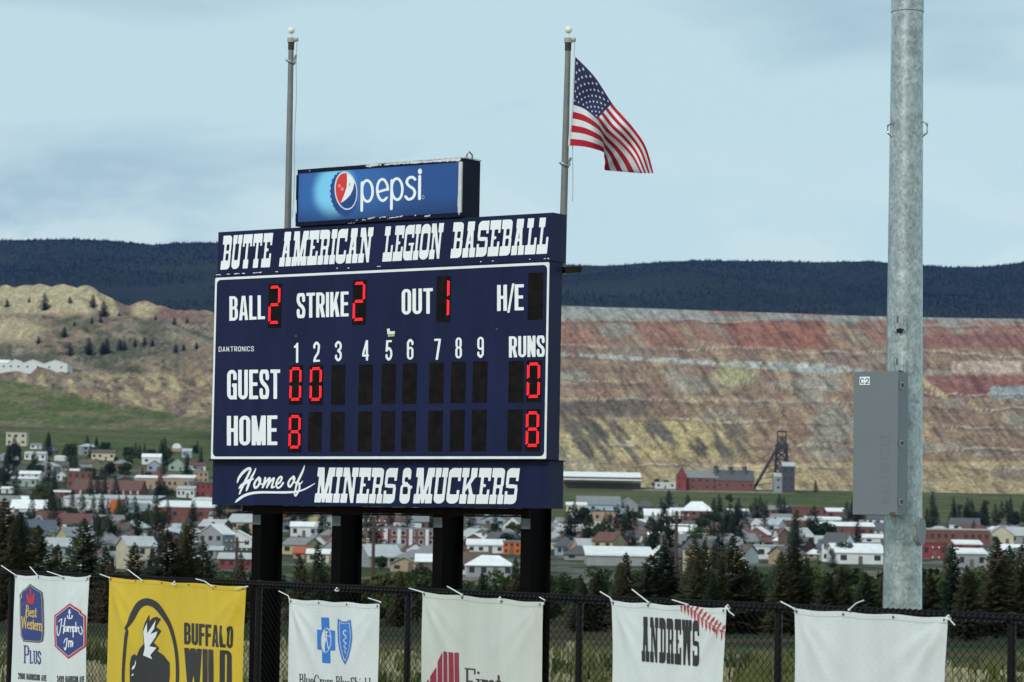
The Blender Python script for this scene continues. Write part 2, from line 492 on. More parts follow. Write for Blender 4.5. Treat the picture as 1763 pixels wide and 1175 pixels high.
def g_slab(c, t=0.085, sb=0.26):
    """wild-west slab capital: heavy top and bottom blocks, thin waist"""
    R_ = d_rect; tp = 1 - sb; dr = .1
    w = .36; sx = .075
    if c == 'I':
        w = .2
        return U(R_(0, tp, w, 1), R_(0, 0, w, sb), R_(w / 2 - t / 2, 0, w / 2 + t / 2, 1)), w
    if c == 'T':
        return U(R_(0, tp, w, 1), R_(0, tp - dr, t * .8, 1), R_(w - t * .8, tp - dr, w, 1), R_(w / 2 - t / 2, 0, w / 2 + t / 2, 1), R_(w / 2 - .1, 0, w / 2 + .1, sb)), w
    if c == 'E':
        return U(R_(0, tp, w, 1), R_(w - t * .85, tp - dr, w, 1), R_(0, 0, w, sb), R_(w - t * .85, 0, w, sb + dr * 1.4), R_(sx, 0, sx + t, 1), R_(sx, .47, w * .66, .55)), w
    if c == 'F':
        return U(R_(0, tp, w, 1), R_(w - t * .85, tp - dr, w, 1), R_(0, 0, w * .6, sb), R_(sx, 0, sx + t, 1), R_(sx, .47, w * .66, .55)), w
    if c == 'L':
        return U(R_(0, tp, .21, 1), R_(0, 0, w, sb), R_(w - t * .85, 0, w, sb + dr * 2), R_(sx, 0, sx + t, 1)), w
    if c == 'A':
        w = .42
        return U(R_(w / 2 - .12, tp, w / 2 + .12, 1), R_(0, 0, w * .46, sb), R_(w * .54, 0, w, sb),
                 d_poly([(w * .17, .2), (w * .17 + t * 1.0, .2), (w / 2 + t * .15, tp), (w / 2 - t * 1.1, tp)]),
                 d_poly([(w * .83, .2), (w * .83 - t * 1.0, .2), (w / 2 - t * .15, tp), (w / 2 + t * 1.1, tp)]), R_(w * .26, .38, w * .74, .455)), w
    if c == 'M':
        w = .54
        return U(R_(0, tp, .17, 1), R_(w - .17, tp, w, 1), R_(0, 0, .2, sb), R_(w - .2, 0, w, sb), R_(.06, 0, .06 + t * .8, 1), R_(w - .06 - t * .8, 0, w - .06, 1),
                 d_poly([(.06, 1), (.2, 1), (w / 2 + t * .45, 0), (w / 2 - t * .45, 0)]), d_poly([(w - .06, 1), (w - .2, 1), (w / 2 - t * .45, 0), (w / 2 + t * .45, 0)])), w
    if c == 'N':
        w = .46
        return U(R_(0, tp, .17, 1), R_(w - .19, tp, w, 1), R_(0, 0, .2, sb), R_(.06, 0, .06 + t * .8, 1), R_(w - .06 - t * .9, 0, w - .06, 1),
                 d_poly([(.05, 1), (.17, 1), (w - .05, 0), (w - .05 - t * 1.1, 0)])), w
    if c == 'U':
        return U(SUB(d_rr(.02, 0, w - .02, .9, .14), R_(.02 + t, sb, w - .02 - t, 1.2), R_(-1, .8, 2, 2)), R_(0, tp, w * .46, 1), R_(w * .54, tp, w, 1), R_(.02, .3, .02 + t, 1), R_(w - .02 - t, .3, w - .02, 1)), w
    if c == 'O':
        return SUB(d_rr(0, 0, w, 1, .16), d_rr(t, sb, w - t, tp, .05)), w
    if c == 'D':
        return SUB(U(d_rr(.03, 0, w, 1, .15), R_(0, 0, .2, sb), R_(0, tp, .2, 1), R_(sx, 0, w * .5, 1)), d_rr(sx + t, sb, w - t, tp, .04), R_(-.1, sb, sx, tp)), w
    if c == 'B':
        return SUB(U(d_rr(.03, .44, w * .98, 1, .11), d_rr(.03, 0, w, .56, .12), R_(0, 0, .2, sb), R_(0, tp, .2, 1), R_(sx, 0, .2, 1)),
                   d_rr(sx + t, .55, w - t, tp, .03), d_rr(sx + t, sb, w - t, .47, .03), R_(-.1, sb, sx, tp)), w
    if c == 'R':
        w = .4
        return SUB(U(d_rr(.03, .44, w * .92, 1, .11), R_(0, 0, .2, sb), R_(0, tp, .2, 1), R_(sx, 0, sx + t, 1), R_(sx, .44, .2, 1),
                     R_(w * .92 - t - .02, .1, w * .92 - .02, .5), R_(w * .58, 0, w, sb)), d_rr(sx + t, .53, w * .92 - t, tp, .03), R_(-.1, sb, sx, tp)), w
    if c == 'C':
        return U(SUB(d_rr(0, 0, w, 1, .15), R_(t, sb, w + .1, tp)), R_(w - t * .9, tp - dr * 1.1, w, 1), R_(w - t * .9, .12, w, sb + dr * 1.2)), w
    if c == 'G':
        return U(SUB(d_rr(0, 0, w, 1, .15), R_(t, sb, w + .1, tp)), R_(w - t * .9, tp - dr * 1.1, w, 1), R_(w * .5, .42, w + .03, .49), R_(w - t, 0, w, .46)), w
    if c == 'S':
        return U(SUB(d_rr(0, .44, w, 1, .14), R_(t, .535, w + .1, tp)), SUB(d_rr(0, 0, w, .55, .14), R_(-.1, sb, w - t, .455)),
                 R_(w - t * .9, tp - dr, w, 1), R_(0, 0, t * .9, sb + dr)), w
    if c == 'K':
        w = .46
        return U(R_(0, tp, .2, 1), R_(0, 0, .2, sb), R_(.06, 0, .06 + t, 1), R_(w - .2, tp, w - .02, 1), R_(w - .22, 0, w, sb),
                 d_poly([(.1, .4), (w - .14, tp + .1), (w - .06, tp), (.12, .3)]), d_poly([(.2, .5), (.27, .58), (w - .05, .15), (w - .16, .15)])), w
    if c == 'W':
        w = .54
        tt = t * 1.1
        return U(R_(0, tp, .17, 1), R_(w * .36, tp, w * .64, 1), R_(w - .17, tp, w, 1),
                 *[d_poly([(a, 1), (a + tt, 1), (b + tt, 0), (b, 0)]) for a, b in ((.06, w * .24 - tt / 2), (w * .5 - tt / 2, w * .24 - tt / 2), (w * .5 - tt / 2, w * .74 - tt / 2), (w - .06 - tt, w * .74 - tt / 2))]), w
    if c == '&':
        w = .4
        return U(SUB(d_rr(.04, .5, w - .07, 1, .12), d_rr(.04 + t, .6, w - .07 - t, tp, .03), R_(w * .6, .55, 1, .68)), SUB(d_rr(0, 0, w - .05, .56, .14), d_rr(t, sb, w - .05 - t, .47, .04)),
                 R_(w - .16, .42, w, .5)), w
    return R_(0, 0, .001, .001), .2

def g_serif(c, t=0.085):
    """light roman letters, lower case x-height 0.62"""
    xh = .62; th = t * .6; sr = .05
    R_ = d_rect
    def ser(x, y): return R_(x - t / 2 - sr, y, x + t / 2 + sr, y + th * .8)
    def stem(x, y0, y1, a=True, b=True):
        return U(R_(x - t / 2, y0, x + t / 2, y1), *([ser(x, y0)] if a else []), *([ser(x - .02, y1 - th * .8)] if b else []))
    def ring(x0, y0, x1, y1): return SUB(d_ell((x0 + x1) / 2, (y0 + y1) / 2, (x1 - x0) / 2, (y1 - y0) / 2), d_ell((x0 + x1) / 2, (y0 + y1) / 2, (x1 - x0) / 2 - t, (y1 - y0) / 2 - th))
    if c == 'B': return U(stem(.12, 0, 1), SUB(d_rr(.1, .46, .42, 1, .2), d_rr(.16, .52, .42 - t, .95, .15)), SUB(d_rr(.1, 0, .46, .54, .2), d_rr(.16, .05, .46 - t, .48, .15))), .48
    if c == 'C': return SUB(ring(0, 0, .52, 1), R_(.34, .34, .7, .68)), .54
    if c == 'S': return d_stroke([(.36, .74), (.3, .9), (.18, .95), (.06, .82), (.1, .62), (.28, .46), (.36, .26), (.24, .07), (.1, .06), (.04, .26)], t), .4
    if c == 'F': return U(stem(.12, 0, 1), R_(.04, 1 - th, .48, 1), R_(.48 - t * .7, .78, .48, 1), R_(.12, .48, .38, .48 + th)), .5
    if c == 'W': return U(*[d_poly([(a, 1), (a + w_, 1), (b + w_ * .8, 0), (b, 0)]) for a, b, w_ in ((.04, .2, t * 1.2), (.36, .2, t * .7), (.36, .54, t * 1.2), (.68, .54, t * .7))], R_(0, 1 - th, .18, 1), R_(.6, 1 - th, .78, 1)), .78
    if c == 'P': return U(stem(.12, 0, 1), SUB(d_rr(.1, .44, .46, 1, .2), d_rr(.16, .5, .46 - t, .95, .15))), .48
    if c == 'L': return U(stem(.12, 0, 1), R_(.1, 0, .42, th), R_(.42 - t * .6, 0, .42, .2)), .44
    if c == 'U': return U(stem(.12, .25, 1, False), stem(.42, .25, 1, False), AND(ring(.12 - t / 2, 0, .42 + t / 2, .6), R_(0, -.1, .6, .3))), .54
    if c == 'o': return ring(0, 0, .36, xh), .37
    if c == 'e': return U(SUB(ring(0, 0, .34, xh), R_(.2, .17, .5, .3)), R_(.04, .31, .33, .31 + th)), .35
    if c == 'a': return U(ring(0, 0, .3, .38), stem(.28, 0, .48, True, False), d_stroke([(.04, .5), (.14, xh - .03), (.26, .56), (.28, .44)], t * .8)), .37
    if c == 'd': return U(ring(0, 0, .34, xh), stem(.32, 0, 1.02, True, True)), .4
    if c == 'p': return U(ring(.06, 0, .4, xh), stem(.09, -.28, xh)), .42
    if c == 'h': return U(stem(.08, 0, 1.02), d_stroke([(.09, .46), (.2, .6), (.32, .5), (.33, .3), (.33, 0)], t), ser(.33, 0)), .42
    if c == 'n': return U(stem(.08, 0, xh), d_stroke([(.09, .46), (.2, .6), (.32, .5), (.33, .3), (.33, 0)], t), ser(.33, 0)), .42
    if c == 'm': return U(stem(.08, 0, xh), d_stroke([(.09, .46), (.19, .6), (.29, .5), (.3, .3), (.3, 0)], t), d_stroke([(.31, .46), (.41, .6), (.51, .5), (.52, .3), (.52, 0)], t), ser(.3, 0), ser(.52, 0)), .62
    if c == 'i': return U(stem(.08, 0, xh), d_ell(.08, .86, t * .62, t * .62)), .17
    if c == 'l': return stem(.08, 0, 1.02), .17
    if c == 'r': return U(stem(.08, 0, xh), d_stroke([(.09, .42), (.17, .56), (.28, .57)], t)), .29
    if c == 's': return d_stroke([(.25, .46), (.2, .58), (.1, .58), (.04, .48), (.1, .37), (.22, .28), (.26, .16), (.18, .05), (.08, .05), (.03, .16)], t * .9), .3
    if c == 't': return U(R_(.08, .1, .08 + t, .84), R_(0, xh - th, .24, xh), d_stroke([(.08 + t / 2, .14), (.14, .05), (.23, .09)], t * .8)), .25
    if c == 'u': return U(stem(.08, .15, xh, False), stem(.33, 0, xh, True), d_stroke([(.08, .2), (.14, .06), (.24, .06), (.33, .2)], t)), .43
    return R_(0, 0, .001, .001), .22

_GC = {}
def glyph(font, c, cell, kw):
    key = (font.__name__, c, cell, tuple(sorted(kw.items())))
    if key not in _GC:
        fn, w = font(c, **kw)
        if c == ' ': _GC[key] = ([], [], w)
        else:
            v, f = shape_mesh(fn, -.06, -.32 if font is g_serif else -.1, w + .06, 1.08, cell)
            _GC[key] = (v, f, w)
    return _GC[key]
def text_px(text, font, p0, p1, h0, h1, slant=0.0, gap=.06, cell=1 / 48, lift=None, **kw):
    """word set along the baseline p0 -> p1 in photograph pixels; returns px verts and faces"""
    gl = [glyph(font, c, cell, kw) for c in text]
    tot = sum(g[2] for g in gl) + gap * (len(gl) - 1)
    V = []; F = []; x = 0
    for v, f, w in gl:
        b = len(V)
        for (gx, gy) in v:
            u = (x + gx) / tot
            h = h0 + (h1 - h0) * u
            V.append((p0[0] + (p1[0] - p0[0]) * u + slant * gy * h, p0[1] + (p1[1] - p0[1]) * u - gy * h))
        F += [tuple(i + b for i in q) for q in f]
        x += w + gap
    return V, F
def shape_px(fn, x0, y0, x1, y1, cell=0.7, run=40):
    return shape_mesh(fn, x0, y0, x1, y1, cell, run)

# ------------------------------------------------------------------ scoreboard
def streaks(m, sc, amt, lo=.3, hi=.75):
    """weather streaks running down a painted sheet"""
    nt = m.node_tree; lk = nt.links.new; b = nt.nodes['Principled BSDF']
    src = b.inputs['Base Color'].links[0].from_socket
    tc = [n for n in nt.nodes if n.type == 'TEX_COORD'][0]
    mp = nt.nodes.new('ShaderNodeMapping'); mp.inputs['Scale'].default_value = sc; lk(tc.outputs['Object'], mp.inputs[0])
    nz = nt.nodes.new('ShaderNodeTexNoise'); nz.inputs['Scale'].default_value = 1; nz.inputs['Detail'].default_value = 7; nz.inputs['Roughness'].default_value = .62; lk(mp.outputs[0], nz.inputs['Vector'])
    mr = nt.nodes.new('ShaderNodeMapRange'); mr.inputs['From Min'].default_value = lo; mr.inputs['From Max'].default_value = hi
    mr.inputs['To Min'].default_value = 1 - amt; mr.inputs['To Max'].default_value = 1 + amt; lk(nz.outputs['Fac'], mr.inputs['Value'])
    mx = nt.nodes.new('ShaderNodeMix'); mx.data_type = 'RGBA'; mx.blend_type = 'MULTIPLY'; mx.inputs[0].default_value = 1
    lk(src, mx.inputs[6]); lk(mr.outputs[0], mx.inputs[7]); lk(mx.outputs[2], b.inputs['Base Color'])
streaks(navy, (5, 5, .5), .22)
streaks(black_face, (9, 9, 9), .3)
BO = np.array([-1.76951, 36.77839, CAMZ + 0.90462])       # bottom centre of the display cabinet's front face
BYAW, BW, BH = 0.60428, 5.4, 2.44
BA = np.array([math.cos(BYAW), -math.sin(BYAW), 0])        # along the width, to the right (nearer)
BN = np.array([-math.sin(BYAW), -math.cos(BYAW), 0])       # out of the front face
BZ = np.array([0, 0, 1.0])
def bpt(u, v, out=0.0):
    return BO + BA * u + BZ * v + BN * out
def bpx(x, y, out=0.0):
    return on_plane(x, y, BO + BN * out, BN)
def buv(x, y, out=0.0):
    p = bpx(x, y, out) - BO
    return float(p @ BA), float(p[2])
def bbox_mesh(name, u0, u1, v0, v1, o0, o1, m, parent):
    b = MB()
    b.box(bpt((u0 + u1) / 2, (v0 + v1) / 2, (o0 + o1) / 2), BA * (u1 - u0) / 2, BZ * (v1 - v0) / 2, BN * (o1 - o0) / 2)
    return b.build(name, m, parent)
def decal(name, VF, m, parent, out):
    V, F = VF
    o_ = mesh(name, [bpx(x, y, out) for x, y in V], F, m, parent)
    return o_

sb = thing('scoreboard', 'large navy baseball scoreboard with red lit figures on black steel columns behind the fence', 'scoreboard', (BO[0], BO[1], 0))
# depth offsets: the display cabinet is 5-7 cm proud of header and footer
SET = -0.065
cab = bbox_mesh('display_cabinet', -BW / 2, BW / 2, 0, BH, -0.27, 0, navy, sb)
u0, v0 = buv(376, 400, SET); u1, v1 = buv(952.5, 366.5, SET)
HU0, HU1, HV1, HV0 = u0, u1, (v0 + v1) / 2, BH + 0.012
head = bbox_mesh('header_panel', HU0, HU1, HV0, HV1, SET - 0.30, SET, navy, sb)
u0, v0 = buv(365, 869.5, SET); u1, v1 = buv(943.5, 875.5, SET)
FU0, FU1, FV0, FV1 = u0, u1, (v0 + v1) / 2, -0.014
foot = bbox_mesh('footer_panel', FU0, FU1, FV0, FV1, SET - 0.33, SET, navy, sb)
# lip under the cabinet and the drip edge over the footer
bbox_mesh('drip_edge', -BW / 2 - .03, BW / 2 + .02, -0.013, -0.002, -0.40, 0.02, black_steel, sb)

# rivets along header and footer
screw = mat('dull_screw', (.05, .055, .09), .4, .1, 5, metal=.4)
for vv in (HV1 - .03, HV0 + .03, FV1 - .03, FV0 + .03):
    for k in range(9):
        uu = HU0 + .04 + (HU1 - HU0 - .08) * k / 8
        b = MB(); b.add([bpt(uu + .008 * math.cos(q), vv + .008 * math.sin(q), SET + .003) for q in np.linspace(0, 6.283, 7)[:-1]], [tuple(range(6))]); b.build('screw', screw, sb)
# white border of the display: outer rectangle, rounded inner corners
def ringfn(t, r, W=BW - .012, H=BH - .014):
    return SUB(d_rect(-W / 2, .0, W / 2, H), d_rr(-W / 2 + t, t, W / 2 - t, H - t, r))
v, f = shape_mesh(ringfn(0.032, 0.06), -BW / 2, -.01, BW / 2, BH, 0.02)
mesh('white_border', [bpt(x, y + .007, 0.004) for x, y in v], f, white_trim, sb)

# access door seams of the cabinet
def seam_line(p, q, wpx=0.8):
    V, F = shape_px(d_stroke([p, q], wpx, False), min(p[0], q[0]) - 2, min(p[1], q[1]) - 2, max(p[0], q[0]) + 2, max(p[1], q[1]) + 2, 0.5)
    decal('door_seam', (V, F), seam, sb, 0.003)
for p, q in [((508.5, 485), (507, 602)), ((508.5, 485), (543, 483)), ((507, 602), (540, 601)), ((667, 480), (664, 570)), ((711, 478), (709.5, 596)),
             ((684, 596), (709.5, 595.5)), ((681, 569), (684, 596)), ((853, 474), (851.5, 594)), ((853, 474), (905, 471)), ((851.5, 594), (897, 592))]:
    seam_line(p, q)
# torn sticker left on the door by the figure 5
decal('torn_sticker', shape_px(d_poly([(666, 566.5), (671, 566), (671.5, 571), (680, 570.5), (679.5, 575), (667, 576)]), 664, 564, 682, 578, .6), white_trim, sb, 0.005)
decal('torn_sticker', shape_px(d_poly([(667.5, 576.5), (679.5, 575.3), (679, 579.3), (668, 580.3)]), 664, 574, 682, 583, .6), mat('tan_sticker_paper', (.42, .36, .18), .8), sb, 0.005)
for x, y in ((509.5, 579), (855, 566.8)):
    decal('door_lock', shape_px(d_ell(x, y, 1.5, 1.7), x - 3, y - 3, x + 3, y + 3, .4), mat('brass_lock', (.16, .12, .04), .4, metal=.6), sb, 0.006)

# lettering
def word(txt, font, p0, p1, h0, h1, slant=0, out=0.005, m=None, gap=.06, **kw):
    return decal('lettering', text_px(txt, font, p0, p1, h0, h1, slant, gap, **kw), m or white_vinyl, sb, out)
HS = SET + 0.005
word('BUTTE', g_slab, (379.3, 464.8), (464.5, 460.2), 58.3, 59.0, .10, HS, gap=.045)
word('AMERICAN', g_slab, (480.3, 459.4), (637.5, 451.9), 59.3, 60.3, .10, HS, gap=.03)
word('LEGION', g_slab, (658, 451.0), (758.5, 445.6), 60.6, 61.4, .10, HS, gap=.035)
word('BASEBALL', g_slab, (775.2, 444.9), (941.5, 437), 61.5, 62.6, .10, HS, gap=.04)
word('MINERS', g_slab, (541, 865.3), (678.5, 867.2), 60.2, 61, .115, HS, gap=.03)
word('&', g_slab, (687, 867.3), (707, 867.5), 61.5, 61.5, .09, HS)
word('MUCKERS', g_slab, (711, 866.8), (888, 868.4), 61, 62, .115, HS, gap=.03)
sans = dict(w=.42, t=.155, th=.12)
word('BALL', g_sans, (394.9, 552.8), (456.2, 549.7), 42.2, 41.2, gap=.055, **sans)
word('STRIKE', g_sans, (510.7, 548.3), (600.1, 544.9), 43, 42.7, gap=.055, **sans)
word('OUT', g_sans, (691.5, 542.2), (745.1, 540.2), 44, 43.9, gap=.06, **sans)
word('H/E', g_sans, (855.8, 535.9), (901.8, 534.4), 44.8, 44.8, gap=.01, **sans)
word('RUNS', g_sans, (876.2, 615.9), (937.9, 614.4), 36.3, 36.6, gap=.055, **sans)
word('GUEST', g_sans, (391, 688.3), (482.3, 687), 51, 50.6, gap=.055, **sans)
word('HOME', g_sans, (390.6, 767.5), (477.5, 766.6), 51, 51, gap=.05, **sans)
for ch, cx_, base, hh in (('1', 510, 625.2, 34.4), ('2', 545, 623.5, 34.6), ('3', 582.4, 622.6, 35), ('4', 629.3, 621.4, 35), ('5', 669.4, 621.3, 35),
                          ('6', 706.2, 619.6, 35.4), ('7', 753.3, 620, 36.2), ('8', 789.6, 617.6, 36), ('9', 827.4, 616.7, 36.2)):
    ww = 7.6 if ch == '1' else 11.4
    word(ch, g_sans, (cx_ - ww / 2, base), (cx_ + ww / 2, base - .4), hh, hh, w=.42, t=.14, th=.1)
word('DAKTRONICS', g_sans, (376.5, 605.8), (437.1, 605.1), 8.4, 8.6, gap=.2, w=.62, t=.125, th=.12, cell=1 / 24)
# the script "Home of" with its swash, traced from brush strokes
zx = lambda pts: [(400 + p[0] / 11.02, 795 + p[1] / 11.02) + ((p[2] / 11.02,) if len(p) > 2 else ()) for p in pts]
home = U(*[d_stroke(zx(s_), w_ / 11.02) for s_, w_ in [
    ([(95, 395, 24), (125, 310, 44), (200, 210, 54), (280, 145, 50), (335, 130, 44), (335, 185, 44), (280, 300, 44), (215, 430, 44), (160, 550, 38), (135, 615, 26)], 40),
    ([(446, 130, 16), (410, 215, 34), (355, 320, 46), (310, 430, 46), (285, 500, 44), (268, 550, 28)], 40),
    ([(130, 505, 30), (180, 450, 52), (270, 390, 58), (340, 350, 50), (400, 330, 22)], 50),
    ([(505, 300, 36), (450, 360, 40), (415, 440, 42), (435, 500, 42), (490, 460, 40), (530, 370, 40), (520, 310, 36), (500, 340, 30), (530, 420, 30), (580, 430, 26)], 38),
    ([(625, 310), (605, 390), (575, 490)], 38), ([(590, 460), (650, 370), (710, 310), (690, 390), (655, 490)], 36), ([(670, 460), (730, 370), (790, 315), (770, 400), (745, 490), (790, 480)], 36),
    ([(840, 430), (905, 390), (940, 310), (910, 290), (860, 350), (830, 440), (860, 500), (910, 480), (965, 405)], 36),
    ([(1150, 290, 34), (1090, 350, 38), (1060, 430, 40), (1090, 480, 40), (1140, 420, 36), (1180, 330, 36), (1160, 280, 34), (1150, 320, 26), (1185, 400, 28), (1230, 380, 26)], 36),
    ([(1372, 70, 12), (1340, 170, 36), (1280, 300, 44), (1225, 420, 42), (1200, 520, 34), (1180, 600, 30), (1198, 650, 30), (1240, 590, 36), (1275, 500, 36), (1265, 420, 36), (1235, 400, 26)], 36),
    ([(1260, 430, 26), (1305, 410, 26), (1335, 370, 14)], 24),
    ([(58, 775, 16), (110, 725, 46), (220, 650, 50), (350, 605, 50), (520, 585, 46), (760, 585, 42), (1000, 585, 44), (1180, 575, 38), (1320, 545, 30), (1440, 490, 26), (1565, 415, 14)], 44)]])
decal('script_lettering', shape_px(home, 402, 800, 546, 868, .55), white_vinyl, sb, HS)

# digit panels with lit LED segments
PW, PH = 0.222, 0.515
SEG = {'0': 'abcdef', '1': 'bc', '2': 'abged', '8': 'abcdefg', ' ': ''}
def digit(cx_, cy_, ch, tall=1.0):
    uc, vc = buv(cx_, cy_)
    w_, h_ = PW / 2, PH / 2 * tall
    p = bbox_mesh('digit_panel', uc - w_, uc + w_, vc - h_, vc + h_, -.01, .0035, black_face, sb)
    if ch == ' ': return
    x0, x1 = uc - w_ + .028, uc + w_ - .035
    y1, y0 = vc + h_ - .045, vc - h_ + .07
    ym = (y0 + y1) / 2
    ends = dict(a=((x0 + .02, y1), (x1 - .02, y1)), d=((x0 + .02, y0), (x1 - .02, y0)), g=((x0 + .02, ym), (x1 - .02, ym)),
                b=((x1, y1 - .02), (x1, ym + .03)), c=((x1, ym - .03), (x1, y0 + .02)), f=((x0, y1 - .02), (x0, ym + .03)), e=((x0, ym - .03), (x0, y0 + .02)))
    b = MB()
    for s_ in SEG[ch]:
        (ax, ay), (bx_, by_) = ends[s_]
        ln = math.hypot(bx_ - ax, by_ - ay); dx, dy = (bx_ - ax) / ln, (by_ - ay) / ln
        for row, off in ((0, -.0102), (1, .0102)):
            n = int(ln / .0175) + (1 if row == 0 else 0)
            for k in range(n):
                s0 = (k + .5 * row) * ln / max(1, int(ln / .0175))
                c_ = (ax + dx * s0 - dy * off, ay + dy * s0 + dx * off)
                b.add([bpt(c_[0] + .0095 * math.cos(q * math.pi / 3), c_[1] + .0095 * math.sin(q * math.pi / 3), .0065) for q in range(6)] + [bpt(c_[0], c_[1], .0095)],
                      [(q, (q + 1) % 6, 6) for q in range(6)])
    o_ = b.build('lit_segments', led_red, p)
    o_.location = (0, 0, 0)
    off = np.array(sb['_base'])
    o_.data.vertices.foreach_set('co', (np.array(b.v) - off).ravel())
    o_['kind'] = 'stuff'
for x, y, c in ((473.2, 526.7, '2'), (618.8, 520.8, '2'), (763.7, 515.3, '1'), (921.9, 510.2, ' ')):
    digit(x, y, c, 1.13)
for (x, y), c in zip([(509.5, 663.1), (544.4, 663.1), (582.4, 662.8), (629.5, 662.4), (668.9, 661.3), (705.1, 660.8), (751.4, 659.6), (788.9, 658.7), (826.4, 657.9), (888.5, 657.6), (919.3, 656.7)], '00        0'):
    digit(x, y, c)
for (x, y), c in zip([(508.1, 745.4), (542.2, 743.7), (581, 743.7), (628.2, 743.3), (667.7, 743), (703.4, 742.7), (749.7, 742.3), (787.4, 741.8), (824.7, 741.5), (886.5, 741.2), (917.5, 741)], '8         8'):
    digit(x, y, c)

# worn paint along the lower edge of the header
random.seed(3)
chips = [(371 + 5, 473.5, 8), (393, 472.2, 5), (408, 471.5, 8), (419, 471, 5), (443, 469.6, 13), (476, 468.2, 3), (580, 462.3, 2), (600, 461.7, 2.5), (652, 459, 6), (828, 450.8, 2), (848.5, 449.6, 3), (912, 446.6, 1.5), (938, 445.6, 3), (944, 445.4, 2)]
for cx_, cy_, ln in chips:
    pts = [(cx_ + ln * (t / 6 - .5), cy_ - (t / 6 - .5) * ln * .055 + random.uniform(-.35, .35), random.uniform(.5, 1.7)) for t in range(7)]
    decal('paint_chip', shape_px(d_stroke(pts, 1.2), cx_ - ln / 2 - 2, cy_ - 3, cx_ + ln / 2 + 2, cy_ + 3, .4), white_trim, sb, HS)

# steel: I-beam columns, cross channel, bare steel at the column heads
COLPX = [(435, 880), (572, 885), (746, 890), (897, 893)]
CF_OUT = SET - 0.33                                         # front flange plane
fl, dp = 0.15, 0.46
for x, y in COLPX:
    uc = buv(x, y, CF_OUT - 0.012)[0] + fl / 2
    ft, wt_ = .02, .014
    z1 = HV1 - .2 + BO[2]
    z0 = 0.0
    b = MB()
    prof = [(-fl / 2, 0), (fl / 2, 0), (fl / 2, -ft), (wt_ / 2, -ft), (wt_ / 2, -dp + ft), (fl / 2, -dp + ft), (fl / 2, -dp), (-fl / 2, -dp), (-fl / 2, -dp + ft), (-wt_ / 2, -dp + ft), (-wt_ / 2, -ft), (-fl / 2, -ft)]
    lo = [BO * [1, 1, 0] + BA * (uc + a) + BN * (CF_OUT - 0.012 + c) + BZ * z0 for a, c in prof]
    hi = [q + BZ * (z1 - z0) for q in lo]
    n = len(prof)
    b.add(lo + hi, [(i, (i + 1) % n, n + (i + 1) % n, n + i) for i in range(n)] + [(0, 1, 2, 11), (3, 4, 9, 10), (5, 6, 7, 8), (12, 13, 14, 23), (15, 16, 21, 22), (17, 18, 19, 20)])
    o_ = b.build('column', black_steel, sb)
    # unpainted head of the flange
    b = MB()
    zb = BO[2] + FV0
    b.box(BO * [1, 1, 0] + BA * uc + BN * (CF_OUT - .010) + BZ * (zb - .19), BA * fl * .46, BN * .003, BZ * .065)
    b.build('bare_flange_head', bare_steel, sb)
uL = buv(435, 880, CF_OUT + .05)[0] - .16; uR = buv(910, 885, CF_OUT + .05)[0]
bbox_mesh('cross_channel', uL, uR, FV0 - .085, FV0 - .004, CF_OUT - .008, CF_OUT + .07, rust_steel, sb)
bbox_mesh('cross_channel', uL, uR, FV0 - .11, FV0 - .09, CF_OUT - .008, CF_OUT + .05, rust_steel, sb)
# back rails behind the cabinets, one end shows on the right
for vv in (BH - .07, .6, BH + .35):
    bbox_mesh('back_rail', -2.2, BW / 2 + (.19 if vv == BH - .07 else -.1), vv - .035, vv + .035, -.42, -.36, rust_steel, sb)

# ------------------------------------------------------------------ sponsor sign on top of the header
SG = SET + 0.02
sg_uv = [buv(512, 290.5, SG), buv(793.5, 276, SG), buv(796, 374, SG), buv(509.5, 389, SG)]
SU0 = (sg_uv[0][0] + sg_uv[3][0]) / 2; SU1 = (sg_uv[1][0] + sg_uv[2][0]) / 2
SV1 = (sg_uv[0][1] + sg_uv[1][1]) / 2; SV0 = HV1 + 0.012
sgb = bpt((SU0 + SU1) / 2, SV0, SG - .2)
sign = thing('sponsor_sign', 'blue light-box drink sign with a bottle-cap emblem on top of the scoreboard', 'sign', tuple(sgb))
def sbox(name, u0, u1, v0, v1, o0, o1, m):
    return bbox_mesh(name, u0, u1, v0, v1, o0, o1, m, sign)
dark_navy = mat('weathered_navy_sheet', (0.006, 0.007, 0.022), 0.6, 0.3, 3, spec=.12)
sbox('cabinet', SU0, SU1, SV0, SV1, SG - .40, SG - .012, dark_navy)
